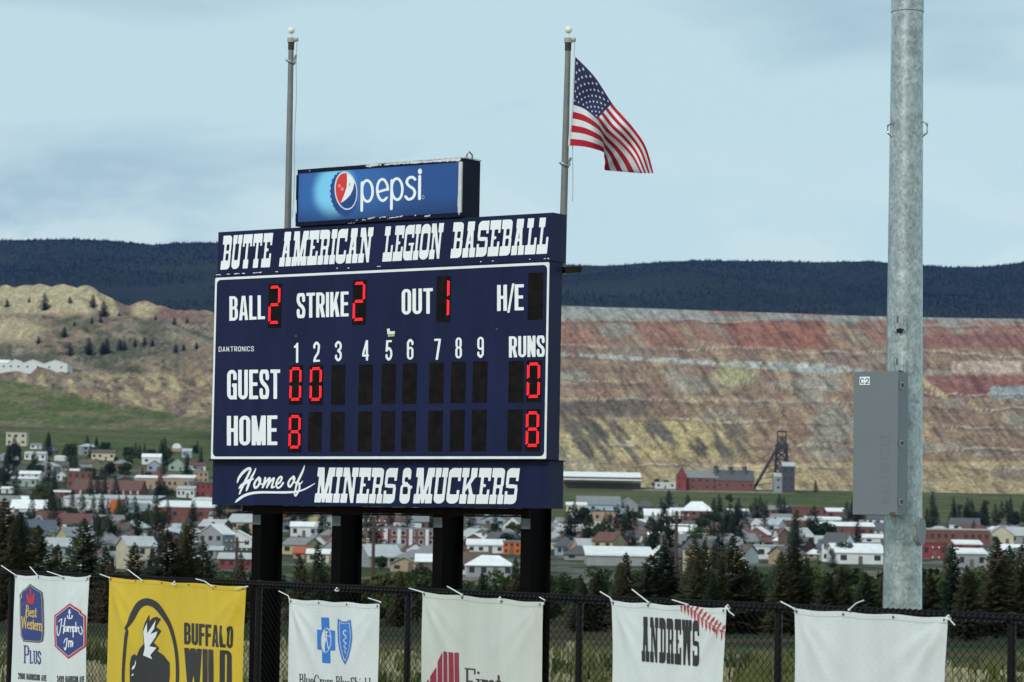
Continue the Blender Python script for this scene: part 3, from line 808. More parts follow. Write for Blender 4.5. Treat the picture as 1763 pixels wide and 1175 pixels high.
def panel_material():
    m = mat('printed_blue_panel', (0.016, 0.068, 0.25), 0.35, 0.06, 2.0)
    nt = m.node_tree; lk = nt.links.new; b = nt.nodes['Principled BSDF']
    tc = [n for n in nt.nodes if n.type == 'TEX_COORD'][0]
    gc = bpx(576, 328, SG) - np.array(sign['_base'])
    def glow(c, rad, sx):
        mp = nt.nodes.new('ShaderNodeVectorMath'); mp.operation = 'DISTANCE'; mp.inputs[1].default_value = tuple(c)
        lk(tc.outputs['Object'], mp.inputs[0])
        mr = nt.nodes.new('ShaderNodeMapRange'); mr.interpolation_type = 'SMOOTHERSTEP'
        mr.inputs['From Min'].default_value = sx; mr.inputs['From Max'].default_value = rad
        mr.inputs['To Min'].default_value = 1; mr.inputs['To Max'].default_value = 0
        lk(mp.outputs['Value'], mr.inputs['Value']); return mr
    base = [n for n in nt.nodes if n.type == 'MIX'][0]
    g1 = glow(gc, .44, .20); g2 = glow(bpx(590, 330, SG) - np.array(sign['_base']), 1.5, .1)
    m1 = nt.nodes.new('ShaderNodeMix'); m1.data_type = 'RGBA'; m1.inputs[7].default_value = (.03, .13, .40, 1)
    lk(g2.outputs[0], m1.inputs[0]); lk(base.outputs[2], m1.inputs[6])
    m2 = nt.nodes.new('ShaderNodeMix'); m2.data_type = 'RGBA'; m2.inputs[7].default_value = (.20, .56, .80, 1)
    lk(g1.outputs[0], m2.inputs[0]); lk(m1.outputs[2], m2.inputs[6])
    # darker printed foot of the panel
    sx = nt.nodes.new('ShaderNodeSeparateXYZ'); lk(tc.outputs['Object'], sx.inputs[0])
    mr = nt.nodes.new('ShaderNodeMapRange'); mr.inputs['From Min'].default_value = .02; mr.inputs['From Max'].default_value = .30
    mr.inputs['To Min'].default_value = .45; mr.inputs['To Max'].default_value = 1.0
    lk(sx.outputs['Z'], mr.inputs['Value'])
    m3 = nt.nodes.new('ShaderNodeMix'); m3.data_type = 'RGBA'; m3.blend_type = 'MULTIPLY'; m3.inputs[0].default_value = 1
    lk(m2.outputs[2], m3.inputs[6]); lk(mr.outputs[0], m3.inputs[7]); lk(m3.outputs[2], b.inputs['Base Color'])
    return m
sbox('face_panel', SU0 + .03, SU1 - .045, SV0 + .055, SV1 - .045, SG - .011, SG + .004, panel_material())
fr = mat('worn_frame_paint', (.55, .56, .55), .55, .2, 9)
for a in ((SU0, SU1, SV1 - .043, SV1 + .004, SG - .012, SG + .014), (SU0, SU1, SV0, SV0 + .05, SG - .012, SG + .012)):
    sbox('frame_rail', *a, dark_navy)
sbox('frame_rail', SU1 - .043, SU1 + .004, SV0 + .052, SV1 - .045, SG - .012, SG + .014, fr)
sbox('frame_rail', SU0 - .003, SU0 + .028, SV0 + .052, SV1 - .045, SG - .012, SG + .013, dark_navy)
def sdecal(name, VF, m, out, par=None):
    V, F = VF
    o_ = mesh(name, [bpx(x, y, SG + out) for x, y in V], F, m, par or sign)
    if name == 'paint_chip': o_['kind'] = 'stuff'
    return o_
sz = lambda pts: [(490 + p[0] / 4.897, 250 + p[1] / 4.897) + ((p[2] / 4.897,) if len(p) > 2 else ()) for p in pts]
# flaked paint on the frame
random.seed(11)
for pts in ([(690, 178, 20), (760, 170, 24), (815, 165, 10)], [(840, 168, 8), (900, 160, 16), (1000, 153, 14), (1100, 146, 16), (1180, 140, 18), (1300, 133, 22), (1400, 124, 30), (1470, 120, 30)],
            [(1180, 128, 8), (1350, 112, 8), (1460, 106, 10)], [(615, 166, 5), (640, 163, 7)], [(210, 207, 5), (212, 219, 5)]):
    fn = d_stroke(sz(pts), 2, False)
    sdecal('paint_chip', shape_px((lambda F_: lambda X, Y: F_(X, Y) + 2.2 * (vnoise(X / 3.1, Y / 1.3, 5) - .42))(fn), 525, 268, 795, 297, .5), fr, .0165)
for pts in ([(600, 634, 7), (640, 628, 6), (680, 632, 4)], [(700, 622, 8), (760, 610, 8), (770, 622, 5)], [(800, 612, 9), (850, 604, 8)], [(870, 618, 6), (930, 608, 6), (1000, 600, 8)], [(1185, 602, 10), (1222, 594, 12)], [(1095, 596, 6), (1105, 592, 6)], [(540, 660, 3), (585, 657, 4)]):
    fn = d_stroke(sz(pts), 2, False)
    sdecal('paint_chip', shape_px((lambda F_: lambda X, Y: F_(X, Y) + 2.0 * (vnoise(X / 2.0, Y / 1.2, 8) - .4))(fn), 595, 368, 745, 388, .45), fr, .0145)
for pts in ([(104, 215, 10), (104, 250, 12)], [(97, 465, 7), (97, 540, 9), (98, 575, 6)], [(1466, 430, 12), (1464, 520, 14)], [(1466, 560, 8), (1472, 585, 8)]):
    sdecal('paint_chip', shape_px(d_stroke(sz(pts), 2, False), 505, 285, 800, 375, .6), fr, .0155)
# lifting hook and lid on top right
b = MB()
tp = lambda u, v, o: bpt(u, v, o)
b.tube([tp(SU1 - .02, SV1 + .004, SG - .13), tp(SU1 - .02, SV1 + .06, SG - .13), tp(SU1 + .0, SV1 + .10, SG - .15), tp(SU1 + .02, SV1 + .06, SG - .19), tp(SU1 + .02, SV1 + .004, SG - .19)], .012, 6)
b.build('lifting_eye', bare_steel, sign)
sbox('top_lid', SU0 + .4, SU1 + .012, SV1 + .0045, SV1 + .022, SG - .41, SG - .03, fr)
# bottle-cap emblem
capc = sz([(497, 412)])[0]
teeth = lambda X, Y: d_ell(capc[0], capc[1], 111 / 4.897, 186 / 4.897, -.12)(X, Y) + 0.9 * np.cos(np.arctan2((Y - capc[1]) / 1.6, X - capc[0]) * 24)
sdecal('cap_edge', shape_px(teeth, 560, 288, 620, 380, .6), mat('cap_blue', (.012, .055, .24), .4, .3, 6), .007)
ec = sz([(517, 386)])[0]
sdecal('cap_rim', shape_px(d_ell(ec[0], ec[1], 96 / 4.897, 162 / 4.897, -.10), 566, 290, 622, 368, .5), mat('cap_rim_silver', (.62, .66, .68), .3, .1, 5), .010)
inner = d_ell(ec[0], ec[1], 86 / 4.897, 149 / 4.897, -.10)
wave1 = d_poly(sz([(380, 180), (524, 200), (527, 300), (522, 360), (500, 425), (470, 500), (400, 560)]))
wave2 = d_poly(sz([(470, 492), (515, 462), (552, 425), (576, 375), (588, 320), (600, 290), (660, 280), (660, 600), (440, 600)]))
sdecal('cap_white', shape_px(SUB(inner, wave1, wave2), 566, 290, 622, 368, .45), white_vinyl, .013)
sdecal('cap_red', shape_px(AND(inner, wave1), 566, 290, 622, 368, .45), mat('print_red', (.62, .035, .03), .4), .013)
sdecal('cap_navy', shape_px(AND(inner, wave2), 566, 290, 622, 368, .45), mat('print_navy', (.012, .05, .22), .4), .013)
dropm = mat('print_drop', (.75, .25, .22), .3)
for x, y, r in ((462, 345, 11), (486, 372, 12), (548, 332, 9)):
    c_ = sz([(x, y)])[0]
    sdecal('print_droplet', shape_px(d_ell(c_[0], c_[1], r / 4.897, r * 1.3 / 4.897), c_[0] - 4, c_[1] - 5, c_[0] + 4, c_[1] + 5, .4), dropm if x < 500 else mat('print_grey', (.5, .54, .56), .3), .015)
wd = U(d_stroke(sz([(653, 318), (650, 552)]), 23 / 4.897, False),
       SUB(d_ell(*sz([(697, 388)])[0], 56 / 4.897, 100 / 4.897, -.03), d_ell(*sz([(697, 388)])[0], 34 / 4.897, 77 / 4.897, -.03)),
       SUB(d_ell(*sz([(826, 379)])[0], 56 / 4.897, 101 / 4.897, -.03), d_ell(*sz([(826, 379)])[0], 34 / 4.897, 78 / 4.897, -.03), d_poly(sz([(838, 395), (900, 378), (900, 428), (850, 440)]))),
       d_stroke(sz([(782, 398), (868, 372)]), 21 / 4.897, False),
       d_stroke(sz([(904, 300), (900, 538)]), 23 / 4.897, False),
       SUB(d_ell(*sz([(948, 372)])[0], 56 / 4.897, 100 / 4.897, -.03), d_ell(*sz([(948, 372)])[0], 34 / 4.897, 77 / 4.897, -.03)),
       d_stroke(sz([(1100, 290), (1080, 272), (1045, 280), (1030, 315), (1050, 345), (1085, 370), (1098, 405), (1080, 445), (1045, 458), (1020, 436)]), 23 / 4.897),
       d_stroke(sz([(1139, 266), (1137, 452)]), 25 / 4.897, False), d_ell(*sz([(1141, 223)])[0], 17 / 4.897, 24 / 4.897))
sdecal('lettering', shape_px(wd, 616, 286, 730, 366, .5), white_vinyl, .009)
rc = sz([(1168, 440)])[0]
sdecal('registered_mark', shape_px(SUB(d_ell(rc[0], rc[1], 2.3, 3.6), d_ell(rc[0], rc[1], 1.5, 2.6)), rc[0] - 4, rc[1] - 5, rc[0] + 4, rc[1] + 5, .4), mat('print_pale_blue', (.3, .45, .6), .4), .009)

# ------------------------------------------------------------------ flagpoles and flag
def flagpole(px_top, px_low, out, label, chain_y, lean):
    base_uv = on_plane(px_low[0], px_low[1], BO + BN * out, BN)
    foot_ = np.array([base_uv[0], base_uv[1], 0])
    top = on_plane(px_top[0], px_top[1], BO + BN * out, BN)
    ax = (top - base_uv) / (top[2] - base_uv[2])
    ZF = BO[2] + BH - .12
    foot_ = base_uv - ax * (base_uv[2] - ZF)
    t = thing('flagpole', label, 'flagpole', tuple(foot_), group='flagpoles behind the scoreboard')
    P = lambda z: foot_ + ax * (z - ZF)
    b = MB(); b.tube([P(ZF), P(ZF + (top[2] - ZF) * .5), P(top[2] - .16)], [.048, .044, .036], 14)
    b.build('shaft', pole_steel, t, smooth=False)
    b = MB(); b.tube([P(top[2] - .159), P(top[2] - .06)], .041, 12); b.build('collar', mat('dark_brown_collar', (.03, .02, .016), .6), t)
    b = MB(); b.tube([P(top[2] - .059), P(top[2])], .052, 12)
    c_ = P(top[2] - .025); d_ = BA * .8 - BN * .2
    b.tube([c_ + d_ * .02, c_ + d_ * .115], .026, 8)
    b.build('truck', mat('cast_truck', (.32, .31, .26), .5), t)
    b = MB(); b.tube([P(top[2] + .001), P(top[2] + .07)], .010, 8); b.build('spindle', white_trim, t)
    # ball
    vs_, fs = [], []
    cc = P(top[2] + .105)
    for i in range(9):
        th = math.pi * i / 8
        for k in range(14):
            a = 2 * math.pi * k / 14
            vs_.append(cc + .047 * np.array([math.sin(th) * math.cos(a), math.sin(th) * math.sin(a), math.cos(th)]))
    for i in range(8):
        for k in range(14):
            fs.append((i * 14 + k, i * 14 + (k + 1) % 14, (i + 1) * 14 + (k + 1) % 14, (i + 1) * 14 + k))
    mesh('ball_finial', vs_, fs, mat('pale_gold_ball', (.75, .72, .62), .25, .05, 4), t, smooth=True)
    # halyard
    hx = c_ + d_ * .105
    b = MB(); pts = [hx - BZ * (i * .12) - d_ * .008 * math.sin(i * .7) for i in range(int((hx[2] - HV1 - BO[2]) / .12))]
    b.tube(pts, .0055, 5); b.build('halyard', mat('grey_rope', (.42, .42, .4), .8), t)
    # clip and loop of chain round the shaft
    zc = on_plane(px_low[0], chain_y, BO + BN * out, BN)[2]
    b = MB()
    b.tube([P(zc) + np.array([.062 * math.cos(a), .062 * math.sin(a), -.03 * math.cos(a) + (.04 if math.cos(a) > .7 else 0)]) for a in np.linspace(0, 2 * math.pi, 15)], .014, 6)
    b.tube([P(zc) + BA * .055 + BZ * .03, P(zc) + BA * .09 + BZ * .09], .016, 6)
    b.build('halyard_clip', mat('zinc_clip', (.38, .40, .40), .35, metal=.6), t)
    return t, P, top, d_
fp1 = flagpole((501.5, 66), (495.5, 388), -.47, 'bare grey flagpole without a flag, at left behind the scoreboard', 108, 0)
fp2 = flagpole((978.5, 66), (970.5, 362), -.47, 'grey flagpole flying the flag, at right behind the scoreboard', 285, 0)

# flag: cloth grid, columns along the fly, rows down the hoist (photograph zoom coordinates)
fz = lambda x, y: (930 + x / 3.092, 20 + y / 3.092)
colsF = {0.0: [(186, 240), (176, 497), (158, 714)], .2: [(290, 348), (236, 520), (246, 722)], .4: [(382, 488), (302, 574), (334, 748)], .55: [(440, 556), (352, 640), (340, 770)],
         .7: [(500, 625), (425, 705), (345, 800)], .85: [(563, 722), (487, 775), (342, 832)], 1.0: [(604, 862), (535, 862), (345, 846)]}
depF = {0.0: [0, 0, 0], .2: [.10, .02, .06], .4: [.16, -.10, .12], .55: [.22, .02, .34], .7: [.30, .16, .5], .85: [.36, .24, .62], 1.0: [.42, .34, .70]}
TT = [0, 7 / 13, 1.0]
def flag_pt(s, t, off=0.0):
    ks = sorted(colsF)
    def at_s(k, j):
        return np.array(list(fz(*colsF[k][j])) + [depF[k][j]])
    def row(j):
        pts = [at_s(k, j) for k in ks]
        i = max(0, min(len(ks) - 2, int(np.searchsorted(ks, s, 'right')) - 1))
        u_ = (s - ks[i]) / (ks[i + 1] - ks[i])
        p0 = pts[max(i - 1, 0)]; p1 = pts[i]; p2 = pts[i + 1]; p3 = pts[min(i + 2, len(ks) - 1)]
        return .5 * (2 * p1 + (p2 - p0) * u_ + (2 * p0 - 5 * p1 + 4 * p2 - p3) * u_ ** 2 + (-p0 + 3 * p1 - 3 * p2 + p3) * u_ ** 3)
    a, b_, c_ = row(0), row(1), row(2)
    if t < TT[1]:
        q = a + (b_ - a) * (t / TT[1])
    else:
        q = b_ + (c_ - b_) * ((t - TT[1]) / (1 - TT[1]))
    fold = min(1, s * 3) * (.055 * math.sin(11 * s + 6 * t) + .03 * math.sin(23 * s - 5 * t + 1))
    return on_plane(q[0], q[1], BO + BN * (FLAG_OUT - q[2] + fold + off), BN)
FLAG_OUT = -.47 + .03
fl_base = flag_pt(0, 0)
flag = thing('flag', 'american flag blowing to the right from the right flagpole', 'flag', tuple(fl_base))
red_c = mat('red_cloth', (.46, .012, .03), .8, .08, 4, trans=.25); white_c = mat('white_cloth', (.74, .76, .78), .8, .05, 4, trans=.25); blue_c = mat('blue_cloth', (.022, .024, .085), .8, .1, 4, trans=.2)
NS, NT = 60, 52
vsF = [flag_pt(i / NS, j / NT) for j in range(NT + 1) for i in range(NS + 1)]
def sub_grid(i0, i1, j0, j1, keep):
    m_ = {}; vv = []; ff = []
    for j in range(j0, j1):
        for i in range(i0, i1):
            if not keep(i, j): continue
            q = []
            for (a, c) in ((i, j), (i + 1, j), (i + 1, j + 1), (i, j + 1)):
                k = c * (NS + 1) + a
                if k not in m_: m_[k] = len(vv); vv.append(vsF[k])
                q.append(m_[k])
            ff.append(q)
    return vv, ff
for st in range(13):
    j0, j1 = st * 4, st * 4 + 4
    i0 = 24 if st < 7 else 0
    vv, ff = sub_grid(i0, NS, j0, j1, lambda i, j: True)
    mesh('stripe', vv, ff, red_c if st % 2 == 0 else white_c, flag, smooth=True)
vv, ff = sub_grid(0, 24, 0, 28, lambda i, j: True)
can = mesh('canton', vv, ff, blue_c, flag, smooth=True)
b = MB()
for r_ in range(9):
    n_ = 6 if r_ % 2 == 0 else 5
    for k in range(n_):
        s0 = (.4 / 12) * (1 + 2 * k + (0 if n_ == 6 else 1)); t0 = (7 / 13) * (r_ + 1) / 10
        for off in (.006, -.006):
            pts = []
            for q in range(10):
                rr = (.0125 if q % 2 == 0 else .0052)
                a = math.pi / 2 + q * math.pi / 5
                pts.append(flag_pt(max(0, s0 + rr * math.cos(a)), max(0, t0 - rr * 1.75 * math.sin(a)), off))
            b.add(pts + [flag_pt(s0, t0, off)], [(q, (q + 1) % 10, 10) for q in range(10)])
st_ = b.build('stars', white_c, flag); st_['kind'] = 'stuff'
b = MB()
pts = [flag_pt(0, t / 10) - BA * .012 for t in range(11)]
b.tube(pts, .016, 6); b.build('heading_tape', white_c, flag)
# ------------------------------------------------------------------ chain-link fence
FA = R2D(50)
FD = np.array([math.cos(FA), -math.sin(FA), 0]); FN = np.array([-math.sin(FA), -math.cos(FA), 0])
F0 = at_depth(990, 1025, 24.0)                              # a point on the top of the rail at a post
def fpx(x, y, out=0.0):
    return on_plane(x, y, F0 + FN * out, FN)
def fs_of(p): return float((p - F0) @ FD)
_pl = fpx(165, 989); FSL = (_pl[2] - F0[2]) / fs_of(_pl)     # slight fall of the top line along the fence
def fpt(s, z, out=0.0):
    q = F0 + FD * s + FN * out
    return np.array([q[0], q[1], z])
def ftop(s): return F0[2] + FSL * s
PS = fs_of(fpx(1332, 1039.5))                                # post spacing
S0, S1 = fs_of(fpx(-70, 985)), fs_of(fpx(1840, 1064))
vinyl = mat('black_vinyl_wire', (.006, .0055, .0055), .42, .2, 8, spec=.24)
fence = thing('chain_link_fence', 'black vinyl chain-link outfield fence running across the foreground', 'fence', tuple(fpt(0, 0)))
k0, k1 = int(math.floor(S0 / PS)), int(math.ceil(S1 / PS))
SA, SB = k0 * PS, k1 * PS
for k in range(k0, k1 + 1):
    s_ = k * PS
    b = MB(); b.tube([fpt(s_, 0, -.055), fpt(s_, ftop(s_) - .005, -.055)], .031, 12)
    b.build('post', vinyl, fence)
    b = MB(); b.tube([fpt(s_, ftop(s_) - .006, -.055), fpt(s_, ftop(s_) + .012, -.055)], [.034, .02], 12)
    b.build('post_cap', vinyl, fence)
for k in range(k0, k1):
    b = MB(); b.tube([fpt(k * PS + .002, ftop(k * PS) - .03, -.02), fpt((k + 1) * PS - .002, ftop((k + 1) * PS) - .03, -.02)], .023, 10)
    b.build('top_rail', vinyl, fence)
# lacing wire wound round the rail
b = MB(); pts = []
turn = .056
n_t = int((SB - SA) / turn)
for i in range(n_t * 7 + 1):
    a = 2 * math.pi * i / 7
    s_ = SA + i * turn / 7
    pts.append(fpt(s_, ftop(s_) - .03 + .030 * math.sin(a), -.02 + .030 * math.cos(a)))
b.tube(pts, .0105, 5); o_ = b.build('lacing_wire', vinyl, fence); o_['kind'] = 'stuff'
# the woven mesh
HA = .036
nw = int((SB - SA) / HA); nr = int((F0[2] - .05) / HA) + 1
vw = []; fw = []
rw = .0031
for i in range(nw):
    ring0 = len(vw)
    for j in range(nr + 2):
        ph = (i + j) % 2
        s_ = SA + (i + ph) * HA
        z_ = ftop(s_) - .022 - j * HA
        o_ = .006 * (1 if ph else -1) * (1 if i % 2 else -1)
        if z_ < .02: break
        for a in range(3):
            an = 2 * math.pi * a / 3
            vw.append(fpt(s_ + rw * math.cos(an), z_, .0 + o_ * .4 + rw * math.sin(an)))
        if j:
            q = ring0 + (j - 1) * 3
            for a in range(3):
                a2 = (a + 1) % 3
                fw.append((q + a, q + a2, q + 3 + a2, q + 3 + a))
o_ = mesh('wire_mesh', vw, fw, mat('black_mesh_wire', (.004, .0035, .0035), .6, .2, 8, spec=.08), fence); o_['kind'] = 'stuff'

# ------------------------------------------------------------------ banners tied to the fence
def banner(px_tl, px_tr, height, label, m, seed, creases=(1, 1), drop=0.0):
    a = fpx(*px_tl, .05); c = fpx(*px_tr, .05)
    sa, sc = fs_of(a), fs_of(c)
    za, zc = a[2], c[2]
    rnd = random.Random(seed)
    ph = [rnd.uniform(0, 6.28) for _ in range(6)]
    W_ = sc - sa
    def wave(s, z):
        u = (s - sa) / W_; v = (za + (zc - za) * u - z) / height
        w_ = .010 * math.sin(2.1 * math.pi * u * 1.3 + ph[0] + v * 1.5) * min(1, v * 4) + .006 * math.sin(7 * u + 4 * v + ph[1])
        w_ += .004 * math.sin(17 * u - 3 * v + ph[2]) * min(1, v * 3)
        for side, amp in ((0, creases[0]), (1, creases[1])):
            ds = (s - sa) if side == 0 else (sc - s)
            dz = v * height
            r_ = math.hypot(ds, dz) + 1e-4
            an = math.atan2(dz, max(ds, 1e-4))
            for a0, aa, wd in ((.95, .030, .10), (1.25, -.016, .08), (.6, .014, .12)):
                w_ += amp * aa * math.exp(-((an - a0) / wd) ** 2) * min(1, r_ / .25) * math.exp(-(r_ / .75) ** 2)
        return w_
    def surf(s, z, lift=0.0):
        return fpt(s, z, .05 + wave(s, z) + lift)
    t = thing('banner', label, 'banner', tuple(fpt((sa + sc) / 2, (za + zc) / 2 - height)), group='sponsor banners on the fence')
    N, M = 56, 56
    vs_ = []
    for j in range(M + 1):
        for i in range(N + 1):
            u = i / N; v = j / M
            sag = .010 * math.sin(math.pi * u * 3) ** 2 * (1 - v)
            inset = .018 * math.sin(math.pi * v) * (1 - 2 * u)
            vs_.append(surf(sa + W_ * u + inset, za + (zc - za) * u - height * v - sag))
    fs = [(j * (N + 1) + i, j * (N + 1) + i + 1, (j + 1) * (N + 1) + i + 1, (j + 1) * (N + 1) + i) for j in range(M) for i in range(N)]
    mesh('sheet', vs_, fs, m, t, smooth=True)
    # hem along the top edge
    vs_ = []
    for j in range(2):
        for i in range(N + 1):
            u = i / N; sag = .010 * math.sin(math.pi * u * 3) ** 2
            vs_.append(surf(sa + W_ * u, za + (zc - za) * u - sag - (.004 + .036 * j), .0035))
    mesh('hem', vs_, [(i, i + 1, N + 2 + i, N + 1 + i) for i in range(N)], m, t, smooth=True)
    def put(name, VF, mm, lift=.005):
        V, F = VF
        P = []
        for x, y in V:
            q = fpx(x, y, .05); s_ = fs_of(q); z_ = q[2]
            w_ = wave(s_, z_)
            q = fpx(x, y, .05 + w_); s_ = fs_of(q); z_ = q[2]
            P.append(surf(s_, z_, lift))
        return mesh(name, P, F, mm, t, smooth=True)
    t_ = dict(t=t, put=put, surf=surf, sa=sa, sc=sc, za=za, zc=zc)
    ng = max(4, int(W_ / .45) + 1)
    for i in range(ng):
        u = .02 + .96 * i / (ng - 1)
        s_, z_ = sa + W_ * u, za + (zc - za) * u - .022
        b = MB()
        ringv = [surf(s_ + .011 * math.cos(q), z_ + .011 * math.sin(q), .008) for q in np.linspace(0, 6.283, 9)[:-1]]
        b.add(ringv, [tuple(range(8))]); b.build('grommet', mat('dull_brass', (.10, .09, .07), .4, metal=.5), t)
    return t_
tie_m = mat('white_nylon_tie', (.72, .74, .74), .4, .05, 4)
def ties(bn, lines, loops):
    for L_ in lines:
        pts = [fpx(x, y, .075 if i else .085) for i, (x, y) in enumerate(L_)]
        b = MB(); b.tube(pts, [.0046] * (len(pts) - 1) + [.0055], 6)
        q = pts[-1]
        b.box(q, FD * .008, BZ * .007, FN * .006)
        b.build('zip_tie', tie_m, bn['t'])
    for (x, y, r) in loops:
        c_ = fpx(x, y, .08)
        b = MB(); b.tube([c_ + FD * r * math.cos(a) + BZ * r * .8 * math.sin(a) + FN * .01 * math.sin(2 * a) for a in np.linspace(.3, 6.0, 14)], .0045, 5)
        b.build('zip_tie', tie_m, bn['t'])
white_b = mat('white_banner_vinyl', (.70, .73, .72), .55, .05, 1.2, bump=.10, bscale=70, trans=.12)
ivory_b = mat('ivory_banner_vinyl', (.60, .62, .56), .55, .05, 1.2, bump=.10, bscale=70, trans=.12)
yellow_b = mat('yellow_banner_vinyl', (.68, .47, .028), .5, .07, 1.2, bump=.10, bscale=70, trans=.12)
for _m in (white_b, ivory_b, yellow_b):
    # the wire diamonds press faintly through the vinyl
    nt = _m.node_tree; lk = nt.links.new; b_ = nt.nodes['Principled BSDF']
    tc = [n for n in nt.nodes if n.type == 'TEX_COORD'][0]
    old = b_.inputs['Normal'].links[0].from_socket
    mp = nt.nodes.new('ShaderNodeMapping'); mp.inputs['Rotation'].default_value = (0, 0, FA); lk(tc.outputs['Object'], mp.inputs[0])
    hs = []
    for sg in (1, -1):
        mp2 = nt.nodes.new('ShaderNodeMapping'); mp2.inputs['Rotation'].default_value = (0, R2D(45) * sg, 0); lk(mp.outputs[0], mp2.inputs[0])
        wv_ = nt.nodes.new('ShaderNodeTexWave'); wv_.inputs['Scale'].default_value = 6.1; wv_.inputs['Distortion'].default_value = .6; lk(mp2.outputs[0], wv_.inputs['Vector']); hs.append(wv_)
    mx_ = nt.nodes.new('ShaderNodeMath'); mx_.operation = 'MAXIMUM'; lk(hs[0].outputs['Fac'], mx_.inputs[0]); lk(hs[1].outputs['Fac'], mx_.inputs[1])
    bp = nt.nodes.new('ShaderNodeBump'); bp.inputs['Strength'].default_value = .16; bp.inputs['Distance'].default_value = .004
    lk(mx_.outputs[0], bp.inputs['Height']); lk(old, bp.inputs['Normal']); lk(bp.outputs[0], b_.inputs['Normal'])
    streaks(_m, (4, 4, .8), .07)
ink_k = mat('black_ink', (.028, .024, .024), .5, .1, 3); ink_navy = mat('navy_ink', (.03, .045, .19), .5, .1, 3); ink_gold = mat('gold_ink', (.62, .42, .09), .5, .1, 3)
ink_red = mat('red_ink', (.50, .03, .035), .5, .1, 3); ink_w = mat('white_ink', (.72, .74, .74), .5, .04, 3); ink_blue = mat('bright_blue_ink', (.028, .17, .55), .5, .1, 3)
ink_grey = mat('slate_ink', (.10, .12, .17), .5, .1, 3); ink_maroon = mat('maroon_ink', (.27, .022, .05), .5, .1, 3)
def Z(ox, oy, s):
    def f(p):
        return (ox + p[0] / s, oy + p[1] / s) + ((p[2] / s,) if len(p) > 2 else ())
    return f
def zz(z, pts): return [z(p) for p in pts]

# 1: two hotels
b1 = banner((25.5, 990), (154, 993), 1.55, 'narrow white banner with two blue hotel emblems, leftmost on the fence', white_b, 1, (.5, .5))
z = Z(0, 960, 5.464); put = b1['put']
arch = [(194, 330), (240, 292), (285, 248), (345, 290), (402, 325), (412, 400), (417, 560), (418, 720), (408, 790), (370, 803), (222, 792), (196, 735), (187, 500)]
A_ = d_poly(zz(z, arch))
put('emblem_plate', shape_px(A_, 33, 1004, 78, 1109, .6, 8), ink_grey, .004)
put('emblem_field', shape_px(lambda X, Y: A_(X, Y) + 1.5, 33, 1004, 78, 1109, .6, 8), ink_navy, .0075)
put('emblem_line', shape_px(lambda X, Y: np.abs(A_(X, Y) + 2.3) - .35, 33, 1004, 78, 1109, .35, 8), ink_gold, .009)
crown = U(*[d_stroke(zz(z, s_), 13 / 5.464, False) for s_ in ([(272, 428), (318, 428)], [(270, 420), (262, 345)], [(318, 420), (326, 345)], [(295, 415), (293, 300)], [(280, 410), (276, 370)], [(308, 410), (312, 370)])], d_rect(*z((268, 395)), *z((322, 437))))
put('crown', shape_px(crown, 46, 1013, 62, 1042, .45, 6), ink_red, .009)
put('lettering', text_px('Best', g_serif, z((243, 556)), z((352, 568)), 110 / 5.464, 108 / 5.464, 0, .01, cell=1 / 26, t=.12), ink_gold, .009)
put('lettering', text_px('Western', g_serif, z((205, 665)), z((404, 694)), 112 / 5.464, 112 / 5.464, 0, .0, cell=1 / 26, t=.12), ink_gold, .009)
put('lettering', text_px('P', g_serif, z((222, 994)), z((278, 997)), 168 / 5.464, 168 / 5.464, 0, .0, cell=1 / 30, t=.10), ink_navy, .005)
put('lettering', text_px('LUS', g_serif, z((280, 998)), z((388, 1005)), 124 / 5.464, 124 / 5.464, 0, .03, cell=1 / 30, t=.13), ink_navy, .005)
hx = [(513, 546), (585, 490), (658, 431), (735, 482), (765, 500), (770, 520), (812, 548), (813, 700), (812, 838), (645, 955), (518, 838), (512, 700)]
H_ = d_poly(zz(z, hx))
put('emblem_plate', shape_px(H_, 92, 1036, 151, 1137, .6, 8), ink_red, .004)
put('emblem_field', shape_px(lambda X, Y: H_(X, Y) + 3.0, 92, 1036, 151, 1137, .6, 8), ink_w, .0065)
put('emblem_field', shape_px(lambda X, Y: H_(X, Y) + 3.9, 92, 1036, 151, 1137, .6, 8), ink_navy, .009)
sw = 10 / 5.464
anchor = U(d_stroke(zz(z, [(662, 512), (664, 572)]), sw, False), d_stroke(zz(z, [(643, 548), (648, 570), (664, 576), (682, 570), (688, 548)]), sw), d_stroke(zz(z, [(652, 518), (674, 518)]), sw, False), d_ell(*z((662, 500)), 1.6, 1.9))
ham = U(*[d_stroke(zz(z, s_), w_ / 5.464) for s_, w_ in [
    ([(546, 645), (546, 705), (558, 735), (572, 700), (582, 640), (590, 578)], 9), ([(560, 605), (578, 585), (592, 578)], 7), ([(622, 572), (613, 640), (606, 714)], 10), ([(578, 650), (618, 636)], 7),
    ([(640, 650), (622, 660), (618, 695), (632, 690), (642, 655), (642, 695)], 9), ([(652, 650), (652, 700)], 9), ([(653, 670), (668, 650), (672, 700)], 9), ([(674, 670), (688, 650), (690, 700)], 9),
    ([(700, 650), (696, 750)], 9), ([(700, 660), (714, 656), (716, 690), (702, 700)], 9), ([(722, 610), (722, 700)], 9), ([(730, 660), (732, 700)], 9), ([(734, 670), (748, 655), (752, 700), (775, 725), (782, 680), (770, 650)], 9),
    ([(608, 805), (622, 770), (640, 760)], 8), ([(640, 765), (632, 830), (622, 870), (612, 850)], 10), ([(654, 785), (652, 842)], 9), ([(655, 800), (668, 785), (672, 842)], 9), ([(674, 800), (686, 785), (686, 840), (696, 800)], 9)]])
put('anchor', shape_px(anchor, 116, 1048, 128, 1068, .4, 6), ink_w, .011)
put('script_lettering', shape_px(ham, 97, 1060, 146, 1122, .4, 6), ink_w, .011)
